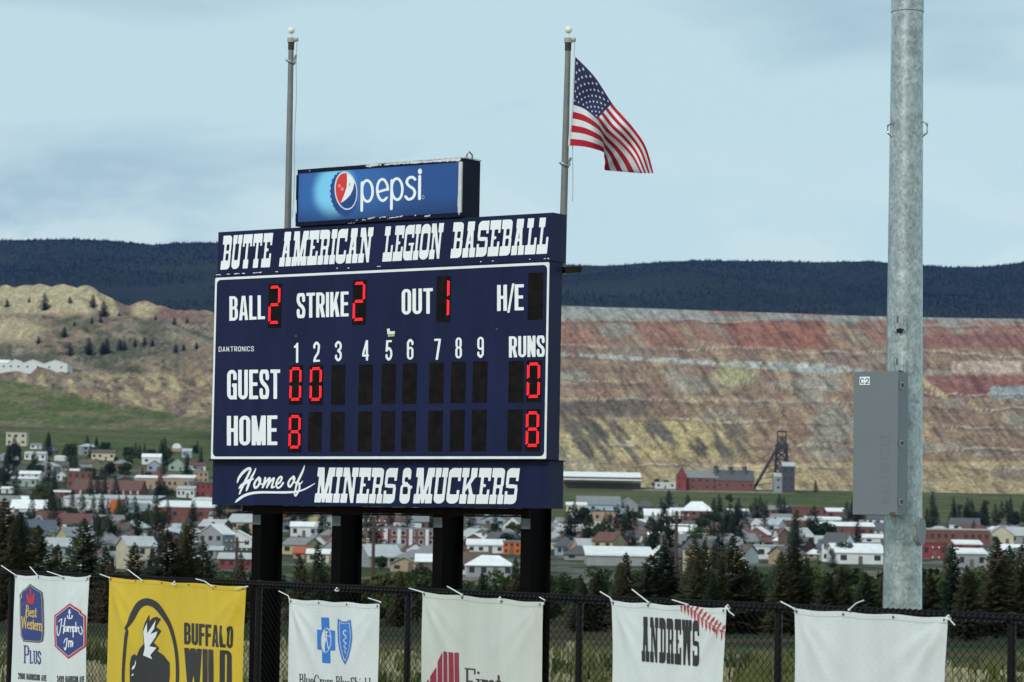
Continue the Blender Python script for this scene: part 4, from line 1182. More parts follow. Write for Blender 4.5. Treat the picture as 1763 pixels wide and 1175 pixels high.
put('lettering', text_px('2900 HARRISON AVE', g_sans, z((172, 1142)), z((440, 1166)), 58 / 5.464, 58 / 5.464, 0, .09, cell=1 / 22, w=.42, t=.15, th=.13), ink_k, .005)
put('lettering', text_px('3499 HARRISON AVE', g_sans, z((540, 1172)), z((797, 1180)), 60 / 5.464, 62 / 5.464, 0, .09, cell=1 / 22, w=.42, t=.15, th=.13), ink_k, .005)
ties(b1, [[(2, 974), (26, 990)], [(51.5, 976), (64.5, 991)], [(81, 984), (108, 993)], [(143, 995.5), (155, 992)]], [])

# 2: yellow
b2 = banner((188, 994), (424.5, 1010), 1.75, 'wide yellow banner with a black winged emblem and black lettering', yellow_b, 2, (.9, 1.35))
z = Z(180, 960, 5.465); put = b2['put']
ringp = d_stroke(zz(z, [(200, 1420, 26), (182, 1250, 26), (178, 1100, 26), (190, 900, 28), (207, 740, 26), (212, 690, 18), (203, 660, 22), (248, 590, 50), (310, 470, 62), (365, 425, 66), (420, 420, 66), (490, 455, 62), (560, 545, 50), (620, 650, 38), (660, 790, 32), (684, 950, 30), (688, 1150, 30), (672, 1400, 30)]), 6)
put('emblem_ring', shape_px(ringp, 205, 1025, 312, 1215, .7, 6), ink_k, .005)
head_ = d_poly(zz(z, [(260, 1420), (240, 1250), (240, 1000), (256, 928), (284, 908), (303, 928), (330, 862), (372, 812), (362, 700), (378, 622), (425, 535), (424, 602), (450, 572), (490, 558), (532, 578), (488, 652), (537, 690), (465, 800), (516, 850), (502, 882), (560, 922), (615, 990), (616, 1110), (600, 1250), (560, 1420)]))
put('emblem_head', shape_px(head_, 222, 1055, 296, 1215, .6, 6), ink_k, .005)
wing = d_poly(zz(z, [(405, 612), (408, 716), (490, 590), (474, 670), (438, 722), (506, 696), (490, 745), (428, 836), (496, 850), (438, 920), (457, 958), (370, 922), (386, 850), (370, 700)]))
put('emblem_wing', shape_px(wing, 245, 1065, 275, 1138, .45, 6), ink_w, .009)
eye = U(d_poly(zz(z, [(298, 962), (302, 1000), (288, 1042), (262, 1062), (268, 1030), (290, 1010)])), d_poly(zz(z, [(258, 1116), (266, 1098), (282, 1094), (276, 1112)])))
put('emblem_eye', shape_px(eye, 226, 1134, 238, 1168, .4, 6), ink_w, .009)
put('lettering', text_px('BUFFALO', g_sans, z((752, 815)), z((1208, 855)), 203 / 5.465, 205 / 5.465, 0, .055, cell=1 / 36, w=.40, t=.155, th=.15), ink_k, .005)
put('lettering', text_px('WILD', g_sans, z((752, 1205)), z((1200, 1228)), 355 / 5.465, 350 / 5.465, 0, .02, cell=1 / 40, w=.30, t=.125, th=.10), ink_k, .005)
ties(b2, [[(172, 989), (188, 994.5)], [(220, 981), (245, 1000)], [(337, 997), (352, 1001), (365, 1010)], [(405, 1014), (425.5, 1010)]], [(300, 1004, .024)])

# 3: blue cross and shield
b3 = banner((498, 1031), (653, 1040), 1.5, 'white banner with a bright blue cross and shield, hung low on the fence', white_b, 3, (.8, .5))
z = Z(420, 980, 5.509); put = b3['put']
cr = d_poly(zz(z, [(735, 458), (808, 460), (815, 577), (866, 586), (868, 772), (822, 770), (822, 893), (746, 887), (745, 766), (700, 761), (697, 575), (740, 576)]))
el = d_ell(*z((782, 674)), 50 / 5.509, 120 / 5.509, .04)
man = U(lambda X, Y: np.abs(el(X, Y) + 1) - 1.0, d_stroke(zz(z, [(742, 620), (830, 640)]), 2.0, False), d_stroke(zz(z, [(782, 600), (782, 640), (768, 710), (757, 760)]), 2.0, False), d_stroke(zz(z, [(784, 650), (800, 740), (812, 765)]), 2.0, False), d_ell(*z((784, 598)), 2.2, 2.6))
put('cross', shape_px(SUB(cr, lambda X, Y: el(X, Y)), 545, 1060, 580, 1145, .5, 6), ink_blue, .005)
put('cross_figure', shape_px(SUB(el, man), 570 - 10, 1078, 575, 1128, .35, 6), ink_blue, .005)
sh = d_poly(zz(z, [(893, 468), (925, 492), (955, 500), (985, 494), (1014, 478), (1024, 560), (1029, 650), (1018, 740), (995, 840), (962, 908), (930, 850), (908, 770), (894, 680), (890, 560)]))
snake = d_stroke(zz(z, [(975, 590, 9), (955, 580, 16), (945, 605, 13), (965, 632, 12), (972, 652, 12), (948, 668, 12), (955, 690, 12), (975, 705, 10), (952, 720, 10), (958, 742, 10), (970, 758, 9), (952, 772, 9), (966, 790, 8), (958, 815, 5)]), 2)
put('shield', shape_px(SUB(sh, U(lambda X, Y: np.abs(sh(X, Y) + 3.2) - .75, snake)), 578, 1060, 612, 1150, .4, 6), ink_blue, .005)
put('lettering', text_px('BlueCross BlueShield', g_serif, z((525, 1096)), z((1205, 1140)), 104 / 5.509, 104 / 5.509, 0, .02, cell=1 / 30, t=.09), ink_k, .005)
ties(b3, [[(480, 1018), (496, 1026), (499, 1033)], [(634, 1030), (650, 1035), (655, 1037)]], [(580, 1015, .02)])

# 4: ivory bank banner
b4 = banner((728.5, 1019.5), (936, 1037), 1.6, 'ivory banner with a maroon striped emblem, beside the post in the middle', ivory_b, 4, (.5, .7))
z = Z(720, 1000, 5.185); put = b4['put']
for pl in ([(326, 642), (365, 644), (370, 1100), (330, 1100)], [(273, 637), (317, 641), (321, 1100), (277, 1100)], [(228, 632), (260, 634), (267, 1100), (229, 1100)], [(217, 638), (219, 1100), (178, 1100), (177, 727)], [(165, 770), (168, 1100), (112, 1100), (109, 856)], [(97, 878), (99, 1100), (40, 1100), (55, 930)]):
    P_ = zz(z, pl)
    put('emblem_stripe', shape_px(d_poly(P_), min(p[0] for p in P_) - 1, min(p[1] for p in P_) - 1, max(p[0] for p in P_) + 1, max(p[1] for p in P_) + 1, .8, 6), ink_maroon, .005)
put('lettering', text_px('First', g_serif, z((415, 1010)), z((748, 1040)), 232 / 5.185, 232 / 5.185, 0, .03, cell=1 / 46, t=.085), mat('brown_ink', (.05, .03, .028), .5), .005)
ties(b4, [[(704, 1013), (728, 1020)], [(770, 1010), (795, 1024)], [(929, 1028.5), (938.5, 1034), (935, 1040)]], [(861, 1030.5, .018)])

# 5: name and baseball stitching
b5 = banner((1052, 1034), (1250, 1047), 1.5, 'white banner lettered in heavy black with red baseball stitching at its corner', white_b, 5, (.4, 1.2))
z = Z(1030, 1000, 5.185); put = b5['put']
put('lettering', text_px('ANDREWS', g_slab, z((391, 720)), z((903, 765)), 400 / 5.185, 408 / 5.185, 0, .05, cell=1 / 50, t=.10, sb=.235), ink_k, .005)
cv = spline([z(p) for p in [(740, 190), (800, 222), (860, 275), (925, 335), (995, 380), (1060, 428), (1135, 462)]], 10)
stit = [d_stroke([(p[0], p[1]) for p in cv], .9, False)]
put('thread', shape_px(AND(stit[0], d_rect(1150, 1041, 1249.2, 1160)), 1170, 1038, 1250, 1095, .4, 6), ink_k, .005)
teeth_f = []
for i in range(0, len(cv), 5):
    x, y = cv[i][0], cv[i][1]
    teeth_f.append(d_stroke([(x, y - 1, 1.0), (x + 1.2, y + 6, 3.2), (x + 1.4, y + 13, 1.6), (x + 1.2, y + 17, .6)], 2))
    teeth_f.append(d_stroke([(x + 1.5, y, 1.2), (x + 5.0, y - 5, 3.4), (x + 8.5, y - 10, 2.0)], 2))
put('stitch', shape_px(AND(U(*teeth_f), d_poly([(1150, 1041.5), (1249.3, 1048), (1249.3, 1160), (1150, 1160)])), 1165, 1038, 1250, 1110, .45, 6), ink_red, .0075)
ties(b5, [[(1033, 1019), (1050, 1029), (1053, 1034)], [(1088, 1015), (1116, 1037)], [(1157, 1033), (1183, 1041)], [(1264, 1060), (1256, 1054), (1251, 1046)]], [(1252.5, 1045, .02)])

# 6: blank
b6 = banner((1367, 1048), (1632, 1063), 1.5, 'blank white banner without any print, under the light pole', white_b, 6, (.4, 1.5))
ties(b6, [[(1344, 1036), (1367, 1048)], [(1487, 1034), (1474, 1039), (1462, 1050)], [(1644, 1077), (1636, 1068), (1632, 1064)]], [(1632.5, 1063, .02)])

# ------------------------------------------------------------------ floodlight pole and its cabinet
LPD = 27.0
lp0 = at_depth(1553.5, 1040, LPD); lp1 = at_depth(1562.3, 25, LPD)
LPX, LPY = lp0[0], lp0[1]
pole = thing('light_pole', 'thick galvanised steel floodlight pole rising out of the picture at right', 'pole', (LPX, LPY, 0))
def zpx(y): return at_depth(1555, y, LPD)[2]
kpx = FPX / LPD
lean = (lp1[0] - lp0[0]) / (lp1[2] - lp0[2])
def pc(z_): return np.array([LPX + lean * (z_ - lp0[2]), LPY, z_])
rad = lambda y: (33.6 - (1050 - y) / 1050 * 6.3) / kpx
zs = [0, zpx(1050), zpx(600), zpx(300), zpx(22)]
b = MB(); b.tube([pc(q) for q in zs], [rad(1250), rad(1050), rad(600), rad(300), rad(22)], 40, cap=False)
b.build('lower_shaft', galv, pole, smooth=True)
b = MB(); b.tube([pc(zpx(22) + .004), pc(zpx(22) + 4.5)], [rad(20) + .006, rad(20) - .06], 40, cap=False)
b.build('upper_shaft', galv, pole, smooth=True)
# step lugs
for x, y0, y1, sd in ((1531, 211, 239, -1), (1588.5, 207, 238, 1)):
    za, zb = zpx(y0), zpx(y1)
    c_ = pc((za + zb) / 2); r_ = rad(225)
    d_ = np.array([sd * .94, -.34, 0])
    b = MB(); b.tube([c_ + d_ * (r_ - .02) + BZ * (za - c_[2]), c_ + d_ * (r_ + .042) + BZ * (za - c_[2] - .045), c_ + d_ * (r_ + .042) + BZ * (zb - c_[2] + .045), c_ + d_ * (r_ - .02) + BZ * (zb - c_[2])], .011, 8)
    b.build('step_lug', galv, pole)
# conduit brackets above the cabinet
for y0, y1 in ((545, 574), (617, 646)):
    za, zb = zpx(y0), zpx(y1)
    for x in (1534, 1549.5):
        dx = (x - 1554) / kpx
        r_ = rad(560); yy = -math.sqrt(max(r_ * r_ - dx * dx, 0))
        c_ = pc((za + zb) / 2) + np.array([dx, yy - .02, 0])
        b = MB(); b.box(c_, (.008, 0, 0), (0, .03, 0), (0, 0, (za - zb) / 2)); b.build('bracket_ear', galv, pole)
    dx = (1541.5 - 1554) / kpx; r_ = rad(560)
    c_ = pc(za * .35 + zb * .65) + np.array([dx, -math.sqrt(r_ * r_ - dx * dx) - .02, 0])
    b = MB(); b.box(c_, (.042, 0, 0), (0, .012, 0), (0, 0, .03)); b.build('bracket_plate', galv, pole)
    b = MB(); b.tube([c_ + np.array([0, -.014, -.045]), c_ + np.array([0, .03, -.045])], .024, 12); b.build('cable_hole', mat('black_hole', (.01, .01, .01), .9), pole)
# oval hand-hole cover on the right
zc_ = zpx(915); r_ = rad(915)
dirh = np.array([math.sin(R2D(52)), -math.cos(R2D(52)), 0]); tang = np.array([dirh[1], -dirh[0], 0])
c_ = pc(zc_) + dirh * (r_ - .006)
for nm, o0, o1, w_, h_ in (('hand_hole_rim', -.03, .018, .085, .138), ('hand_hole_cover', .018, .034, .074, .126)):
    b = MB(); ring = []
    for o_ in (o0, o1):
        ring.append([c_ + dirh * o_ + tang * w_ * math.copysign(abs(math.cos(a)) ** .8, math.cos(a)) + BZ * h_ * math.copysign(abs(math.sin(a)) ** .8, math.sin(a)) for a in np.linspace(0, 2 * math.pi, 29)[:-1]])
    n = 28
    b.add(ring[0] + ring[1], [(i, (i + 1) % n, n + (i + 1) % n, n + i) for i in range(n)] + [tuple(range(n, 2 * n))])
    b.build(nm, galv if nm.endswith('rim') else mat('grey_cover', (.20, .215, .22), .5, .1, 5), pole)

# electrical cabinet strapped to the pole
CYAW = R2D(33)
CAx = np.array([math.cos(CYAW), -math.sin(CYAW), 0]); CNx = np.array([-math.sin(CYAW), -math.cos(CYAW), 0])
CO = at_depth(1507, 763, LPD - .42)
def cpx(x, y, out=0.0): return on_plane(x, y, CO + CNx * out, CNx)
tl, tr, br_, bl_ = cpx(1470.8, 640.5), cpx(1546.3, 639), cpx(1544, 888), cpx(1467.5, 886)
cu0 = ((tl + bl_) / 2 - CO) @ CAx; cu1 = ((tr + br_) / 2 - CO) @ CAx
cz0, cz1 = (br_[2] + bl_[2]) / 2, (tl[2] + tr[2]) / 2
cabinet = thing('electrical_cabinet', 'grey metal electrical cabinet marked C2 fixed to the light pole', 'cabinet', tuple(CO * [1, 1, 0] + [0, 0, cz0]))
grey_pt = mat('grey_cabinet_paint', (.15, .17, .185), .45, .05, 2, bump=.04, bscale=90)
def cpt(u, z_, o): return CO * [1, 1, 0] + CAx * u + CNx * o + BZ * z_
def cbox(name, u0, u1, z0, z1, o0, o1, m, par=None):
    b = MB(); b.box(cpt((u0 + u1) / 2, (z0 + z1) / 2, (o0 + o1) / 2), CAx * (u1 - u0) / 2, BZ * (z1 - z0) / 2, CNx * (o1 - o0) / 2)
    return b.build(name, m, par or cabinet)
cbox('body', cu0 + .006, cu1 - .006, cz0, cz1 - .004, -.235, -.034, grey_pt)
cbox('door', cu0, cu1, cz0 + .003, cz1, -.03, 0, grey_pt)
cbox('rear_strut', (cu0 + cu1) / 2 - .1, (cu0 + cu1) / 2 + .16, cz0 + .15, cz0 + .2, -.30, -.236, galv)
cbox('rear_strut', (cu0 + cu1) / 2 - .1, (cu0 + cu1) / 2 + .16, cz1 - .2, cz1 - .15, -.30, -.236, galv)
def cdecal(name, VF, m, out):
    V, F = VF
    return mesh(name, [cpx(x, y, out) for x, y in V], F, m, cabinet)
cdecal('number_plate', shape_px(d_poly([(1480, 649.3), (1497.5, 648.8), (1497.3, 663), (1480, 663)]), 1478, 647, 1499, 665, .6), white_vinyl, .003)
cdecal('lettering', text_px('C2', g_sans, (1481, 661.3), (1496.2, 661), 9.6, 9.6, 0, .16, cell=1 / 24, w=.6, t=.13, th=.12), ink_k, .005)
for y in (663, 763, 864):
    zc2 = cpx(1550, y)[2]
    lt = MB(); lt.box(cpt(cu1 + .007, zc2, -.062), CAx * .008, CNx * .028, BZ * .030)
    lo = lt.build('latch', mat('latch_steel', (.30, .30, .28), .4, metal=.5), cabinet)
    lt = MB(); lt.box(cpt(cu1 + .017, zc2, -.062), CAx * .004, CNx * .016, BZ * .017)
    lt.build('latch_tongue', mat('latch_black', (.02, .02, .02), .6), cabinet)
# raised lettering up the door, same paint, read bottom to top
emb = []
def vert_word(txt, x, y0, y1, h_, m, out):
    V, F = text_px(txt, g_sans, (0, 0), (1, 0), 1, 1, 0, .16, cell=1 / 22, w=.55, t=.11, th=.10)
    W2 = [(x - (-yy) * h_ * 0 + (yy) * h_ + h_, y0 + (y1 - y0) * xx) for xx, yy in V]
    return W2, F
Vx, Fx = vert_word('MUSCO', 1515, 866, 748, 15, None, 0)
cdecal('raised_lettering', (Vx, Fx), grey_pt, .0025)
cdecal('rating_sticker', shape_px(d_poly([(1531.5, 882), (1541.5, 882.2), (1541.5, 886), (1531.5, 886)]), 1529, 880, 1544, 888, .6), mat('rust_sticker', (.10, .06, .03), .8), .003)
# ------------------------------------------------------------------ terrain
def yh(x): return 917.6 + .0174 * (x - 881.5)
TX = np.array([-400, 0, 180, 360, 700, 980, 1250, 1500, 1763, 2200], float)
# pixel row of the ground at distance d (rows) for the columns TX
TD = {600: [985, 985, 987, 990, 993, 995, 998, 1000, 1003, 1006], 800: [938, 940, 945, 950, 955, 958, 962, 965, 968, 972],
      1000: [895, 898, 904, 912, 921, 928, 933, 938, 942, 945], 1200: [850, 855, 864, 875, 892, 903, 909, 915, 920, 924],
      1400: [806, 812, 824, 840, 866, 885, 891, 897, 903, 906], 1600: [780, 785, 796, 808, 842, 868, 874, 880, 888, 890],
      1800: [757, 763, 769, 775, 818, 852, 857, 862, 868, 872], 2000: [728, 735, 739, 742, 795, 838, 843, 848, 853, 857],
      2200: [686, 693, 705, 716, 0, 0, 0, 0, 0, 0], 2400: [645, 652, 672, 692, 0, 0, 0, 0, 0, 0], 2500: [640, 645, 660, 674, 0, 0, 0, 0, 0, 0],
      2700: [618, 622, 632, 642, 0, 0, 0, 0, 0, 0], 2900: [588, 590, 600, 607, 0, 0, 0, 0, 0, 0], 3100: [552, 552, 565, 575, 0, 0, 0, 0, 0, 0],
      3300: [530, 530, 536, 548, 0, 0, 0, 0, 0, 0], 3450: [510, 510, 517, 531, 0, 0, 0, 0, 0, 0]}
# the terraced mine face on the right: crest row at 4000 m
CREST = np.array([0, 0, 0, 0, 520, 527, 536, 545, 549, 552], float)
NB = 8
def stair(q):
    k = np.floor(q * NB); fr = q * NB - k
    return (k + np.clip((fr - .42) / .58, 0, 1) ** .85) / NB
def z_from_y(d, x, y): return CAMZ + d * (yh(x) - y) / FPX
_ds_near = [0, 60, 100, 150, 220, 300, 400, 500]
_z_near = [0, 0, -.8, -2.2, -4.4, -6.2, -7.2, -7.2]
_hill_d = np.linspace(2000, 4000, 401)
ROWS_D = np.array(sorted(_ds_near + [k for k in TD if k <= 2000] + list(_hill_d[1:])))
def _build_table():
    Zt = np.zeros((len(ROWS_D), len(TX)))
    for c, x in enumerate(TX):
        dd = list(_ds_near); zz_ = list(_z_near)
        for k in sorted(TD):
            if k <= 2000: dd.append(k); zz_.append(z_from_y(k, x, TD[k][c]))
        if x <= 360:
            for k in sorted(TD):
                if k > 2000: dd.append(k); zz_.append(z_from_y(k, x, TD[k][c]))
            dd.append(4000); zz_.append(zz_[-1] - 25)
        else:
            zb = zz_[-1]; zt = z_from_y(4000, x, CREST[c])
            for k in _hill_d[1:]:
                dd.append(k); zz_.append(zb + (zt - zb) * float(stair(np.array((k - 2000) / 2000.001))))
        Zt[:, c] = np.interp(ROWS_D, dd, zz_)
    return Zt
ZT = _build_table()
def ground(X, Yd):
    """height of the land at world X, depth Yd (numpy arrays or numbers)"""
    X = np.asarray(X, float); Yd = np.asarray(Yd, float)
    xp = CX + FPX * X / np.maximum(Yd, 1.0)
    wob = np.where(Yd > 2050, (fbm(xp / 210, Yd * 0 + 3, 4, 3) - .5) * 170 * np.clip((Yd - 2050) / 300, 0, 1) * np.clip((4000 - Yd) / 300, 0, 1), 0)
    wob = np.where(xp < 420, wob * .4, wob)
    dq = np.clip(Yd + wob, ROWS_D[0], ROWS_D[-1])
    ci = np.clip(np.searchsorted(TX, xp) - 1, 0, len(TX) - 2)
    cf = np.clip((xp - TX[ci]) / (TX[ci + 1] - TX[ci]), 0, 1)
    ri = np.clip(np.searchsorted(ROWS_D, dq) - 1, 0, len(ROWS_D) - 2)
    rf = np.clip((dq - ROWS_D[ri]) / (ROWS_D[ri + 1] - ROWS_D[ri]), 0, 1)
    z = (ZT[ri, ci] * (1 - cf) + ZT[ri, ci + 1] * cf) * (1 - rf) + (ZT[ri + 1, ci] * (1 - cf) + ZT[ri + 1, ci + 1] * cf) * rf
    z = z + 17 * sstep(196, 150, xp) * sstep(3180, 3300, Yd) * sstep(3640, 3500, Yd)      # flat-topped tailings mound
    amp = np.interp(Yd, [60, 120, 600, 2000, 2300, 3200, 4000], [0, .3, 1.2, 2.5, 9, 6, 2])
    z = z + amp * (fbm(X / 160, Yd / 160, 2, 4) - .5) * 2 * .6
    # erosion gullies run down the cut faces
    g = np.abs(fbm((X + .45 * Yd) / 30, Yd / 420, 11, 4) - .5) * 2
    z = z + np.interp(Yd, [2050, 2250, 3700, 4000], [0, 1, 1, 0]) * (g - .4) * 15
    return z
def gz(x, y): return float(ground(np.array([x]), np.array([y]))[0])
def ground_at(px, py, dmin=420.0, dmax=1990.0):
    """walk the sight line of a pixel over the land until it meets the ground"""
    r = ray(px, py); r = r / r[1]
    ds = np.arange(dmin, dmax, 4.0)
    P = CAM[None, :] + ds[:, None] * r[None, :]
    z = ground(P[:, 0], P[:, 1])
    hit = np.nonzero(z >= P[:, 2])[0]
    d = ds[hit[0]] if len(hit) else dmax
    p = CAM + r * d
    return np.array([p[0], p[1], gz(p[0], p[1])])

def grid_obj(name, xs, ds, colfn, m, closed=None):
    XP, D = np.meshgrid(xs, ds)
    Xw = (XP - CX) / FPX * np.maximum(D, 1.0)
    Zw = ground(Xw, D)
    V = np.stack([Xw, D, Zw], -1).reshape(-1, 3)
    nx, nd = len(xs), len(ds)
    i = np.arange(nx - 1)[None, :]; j = np.arange(nd - 1)[:, None]
    a = (j * nx + i).ravel()
    F = np.stack([a, a + 1, a + nx + 1, a + nx], -1)
    me = bpy.data.meshes.new(name)
    me.vertices.add(len(V)); me.vertices.foreach_set('co', V.ravel())
    me.loops.add(F.size); me.loops.foreach_set('vertex_index', F.ravel().astype(np.int32))
    me.polygons.add(len(F)); me.polygons.foreach_set('loop_start', np.arange(0, F.size, 4, dtype=np.int32)); me.polygons.foreach_set('loop_total', np.full(len(F), 4, np.int32))
    me.update()
    x_, y_ = px_arr(V)
    C = colfn(x_, y_, V)
    at = me.color_attributes.new('earth', 'FLOAT_COLOR', 'POINT')
    at.data.foreach_set('color', np.c_[C, np.ones(len(C))].ravel().astype(np.float32))
    me.materials.append(m)
    me.polygons.foreach_set('use_smooth', np.ones(len(F), bool))
    o = bpy.data.objects.new(name, me)
    return struct(link(o))
def px_arr(V):
    v = V - CAM
    d = np.maximum(v @ CF, .1)
    return CX + FPX * (v @ CR) / d, CY - FPX * (v @ CU) / d
def lerp(a, b, t): return a + (np.asarray(b) - a) * np.clip(t, 0, 1)[:, None]
def sstep(a, b, x):
    t = np.clip((x - a) / (b - a), 0, 1); return t * t * (3 - 2 * t)

def col_ground(x, y, V):
    d = V[:, 1]
    n1 = fbm(V[:, 0] / 22, d / 22, 1, 4); n2 = fbm(V[:, 0] / 90, d / 90, 5, 4); n3 = fbm(V[:, 0] / 8, d / 14, 9, 3)
    C = np.tile(np.array([.055, .062, .03]), (len(d), 1))
    nf = fbm(V[:, 0] / 2.2, d / 5.5, 13, 3)
    C = lerp(C, [.20, .18, .10], sstep(.40, .56, n1) * .8 * sstep(95, 70, d)); C = lerp(C, [.30, .27, .19], sstep(.54, .62, nf) * .7 * sstep(95, 70, d)); C = lerp(C, [.022, .03, .014], sstep(85, 110, d) * .85); C = lerp(C, [.10, .055, .038], sstep(.56, .66, fbm(V[:, 0] / 9, d / 16, 15, 3)) * .6)   # dry grass, gravel, bare earth
    town = sstep(430, 560, d)
    T = np.tile(np.array([.05, .06, .03]), (len(d), 1))
    T = lerp(T, [.13, .125, .115], sstep(.42, .58, n1)); T = lerp(T, [.20, .17, .13], sstep(.55, .7, n2) * .6); T = lerp(T, [.035, .05, .02], sstep(.55, .68, n3))
    C = C + (T - C) * town[:, None]
    edge = np.where(x < 600, 1500, np.where(x < 1230, 1290, 1400)) + 120 * (n2 - .5)
    fld = sstep(-40, 60, d - edge)
    G = np.tile(np.array([.080, .098, .034]), (len(d), 1))
    G = lerp(G, [.11, .105, .045], sstep(.45, .7, n2) * .9); G = lerp(G, [.045, .062, .022], sstep(.5, .65, fbm(V[:, 0] / 60, d / 12, 21, 3)) * .7); G = lerp(G, [.13, .11, .075], sstep(.62, .72, n1) * .55)
    C = C + (G - C) * fld[:, None]
    # mine road and yard on the right
    yr = 845 + (x - 1180) * .02
    C = lerp(C, [.25, .23, .19], sstep(2.2, 1.0, np.abs(y - yr)) * (x > 1090) * (x < 1370) * .9)
    return C
def col_hill(x, y, V):
    n = len(x)
    big = fbm(x / 85, y / 40, 31, 4); fine = fbm(x / 9, y / 7, 33, 4)
    streak = fbm((x - .75 * y) / 10, y / 60, 35, 4); streak2 = fbm((x - .9 * y) / 24, y / 85, 37, 3)
    lay = fbm(x / 240, y / 6.5, 39, 3)
    C = np.tile(np.array([.235, .16, .108]), (n, 1))
    C = lerp(C, [.32, .235, .14], sstep(.5, .68, streak) * .9); C = lerp(C, [.20, .125, .09], sstep(.52, .7, streak2) * .8); C = lerp(C, [.25, .225, .18], sstep(.55, .68, big) * .8)
    C = lerp(C, [.16, .12, .09], sstep(.56, .68, lay) * .55)
    wv = (fbm(x / 60, y / 30, 41, 3) - .5) * 14
    rt = sstep(930, 990, x)
    def patch(col, mask): 
        nonlocal C
        C = lerp(C, col, mask)
    # right face, top to bottom
    patch([.27, .265, .235], rt * sstep(556, 546, y + wv * .3 - (x - 970) * .012) * .9)
    patch([.25, .13, .085], rt * sstep(548, 542, y) * sstep(1150, 1260, x) * sstep(.45, .55, big) * .8)
    redb = sstep(548, 556, y + wv * .2) * sstep(606, 594, y + wv * .4)
    patch([.25, .125, .088], rt * .85 * redb * sstep(.40, .56, streak2 * .6 + streak * .4) * (1 - sstep(1420, 1440, x - .7 * (y - 570)) * sstep(1490, 1470, x)))
    patch([.25, .105, .07], redb * .95 * sstep(1240, 1256, x - .7 * (y - 560)) * sstep(1430, 1416, x) * .9)
    patch([.225, .105, .08], sstep(573, 578, y) * sstep(602, 596, y + wv * .2) * sstep(1560, 1590, x) * .85)
    patch([.21, .155, .12], rt * sstep(596, 604, y) * sstep(624, 616, y + wv * .2) * sstep(.42, .6, big) * .9)
    yb = 613 + (x - 1010) * .054
    th = np.interp(x, [970, 1050, 1250, 1430, 1500], [2, 3, 4, 9, 0])
    patch([.33, .335, .30], rt * sstep(th + 1.5, th - .5, np.abs(y - yb)) * sstep(.25, .45, fine) * (x < 1500))
    patch([.33, .31, .17], sstep(26, 8, np.hypot((x - 1265) * .5, y - 648)) * .9)
    patch([.40, .30, .235], sstep(620, 624, y) * sstep(645, 641, y) * sstep(1634, 1642, x) * sstep(1762, 1755, x))
    patch([.20, .085, .068], sstep(645, 649, y + wv * .2) * sstep(686, 680, y + wv * .3) * sstep(1585, 1600, x) * .9)
    patch([.34, .27, .15], sstep(9, 4, np.abs((y - 668) - (x - 1605) * .7)) * (x > 1585) * (x < 1632))
    patch([.235, .26, .265], sstep(664, 667, y) * sstep(689, 685, y) * sstep(1702, 1708, x))
    patch([.115, .09, .072], rt * sstep(686, 694, y + wv * .4) * sstep(722, 714, y) * sstep(1140, 1085, x) * .9)
    patch([.10, .08, .066], rt * sstep(6, 2, np.abs(y - 727 - (x - 1200) * .12 + wv * .2)) * (x > 1165) * (x < 1255) * .9)
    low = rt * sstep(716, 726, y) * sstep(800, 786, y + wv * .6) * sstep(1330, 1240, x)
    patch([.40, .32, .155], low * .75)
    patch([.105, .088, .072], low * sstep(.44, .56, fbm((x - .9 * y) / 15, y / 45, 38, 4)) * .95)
    patch([.36, .285, .155], rt * sstep(795, 805, y + wv * .4) * .6)
    patch([.36, .285, .15], sstep(5, 1.5, np.abs(y - 799 + (x - 1600) * .01 + wv * .1)) * sstep(1320, 1360, x) * .8)
    patch([.15, .115, .09], sstep(803, 808, y) * sstep(832, 826, y) * sstep(1380, 1420, x) * sstep(.5, .6, big) * .7)
    # left hill
    lf = sstep(420, 380, x)
    patch([.16, .125, .085], lf * sstep(540, 552, y) * .6)
    patch([.085, .082, .052], lf * sstep(.36, .54, fbm(x / 46, y / 22, 51, 5)) * sstep(540, 556, y) * sstep(652, 634, y + wv * .5) * sstep(372, 230, x) * .92)
    patch([.05, .055, .032], lf * sstep(.58, .66, fbm(x / 12, y / 6, 55, 3)) * sstep(535, 548, y) * .75)
    patch([.35, .295, .165], lf * sstep(508, 500, y - (x < 190) * 0) * sstep(230, 170, x)); patch([.34, .285, .17], lf * sstep(544, 536, y + wv * .2) * sstep(205, 170, x - (y - 490) * .4) * .95)
    patch([.33, .275, .165], lf * sstep(30, 12, np.hypot((x - 15) * .35, y - 568)) * .9)
    patch([.34, .28, .155], lf * sstep(16, 8, np.hypot((x - 250) * .55, y - 536)))
    patch([.10, .08, .07], lf * sstep(512, 516, y) * sstep(548, 540, y) * sstep(12, 4, np.abs(x - 205 - (y - 520) * .5)) * .8)
    patch([.16, .09, .075], lf * sstep(20, 6, np.hypot((x - 300) * .35, y - 542)) * .8)
    gl = 652 + np.interp(x, [0, 100, 200, 360, 420], [0, 20, 46, 68, 74]) + (fbm(x / 30, y * 0 + 2, 61, 3) - .5) * 10
    bd = lf * sstep(640, 650, y) * (y < gl)
    patch([.34, .27, .15], bd * sstep(.42, .62, fbm((x - .6 * y) / 16, y / 22, 57, 4)) * .8)
    patch([.15, .10, .075], bd * sstep(.52, .64, fbm(x / 18, y / 12, 59, 4)) * .8)
    grass = sstep(-1, 3, y - gl) * sstep(470, 400, x)
    gn = fbm(x / 40, y / 8, 63, 4)
    G = lerp(np.tile(np.array([.075, .094, .032]), (n, 1)), [.13, .118, .06], sstep(.42, .66, gn)); G = lerp(G, [.14, .10, .075], sstep(.6, .72, fbm(x / 25, y / 6, 65, 3)) * .6)
    C = C + (G - C) * grass[:, None]
    gr2 = sstep(838, 846, y - (x - 980) * .02 + wv * .15) * rt
    C = lerp(C, [.068, .08, .03], gr2)
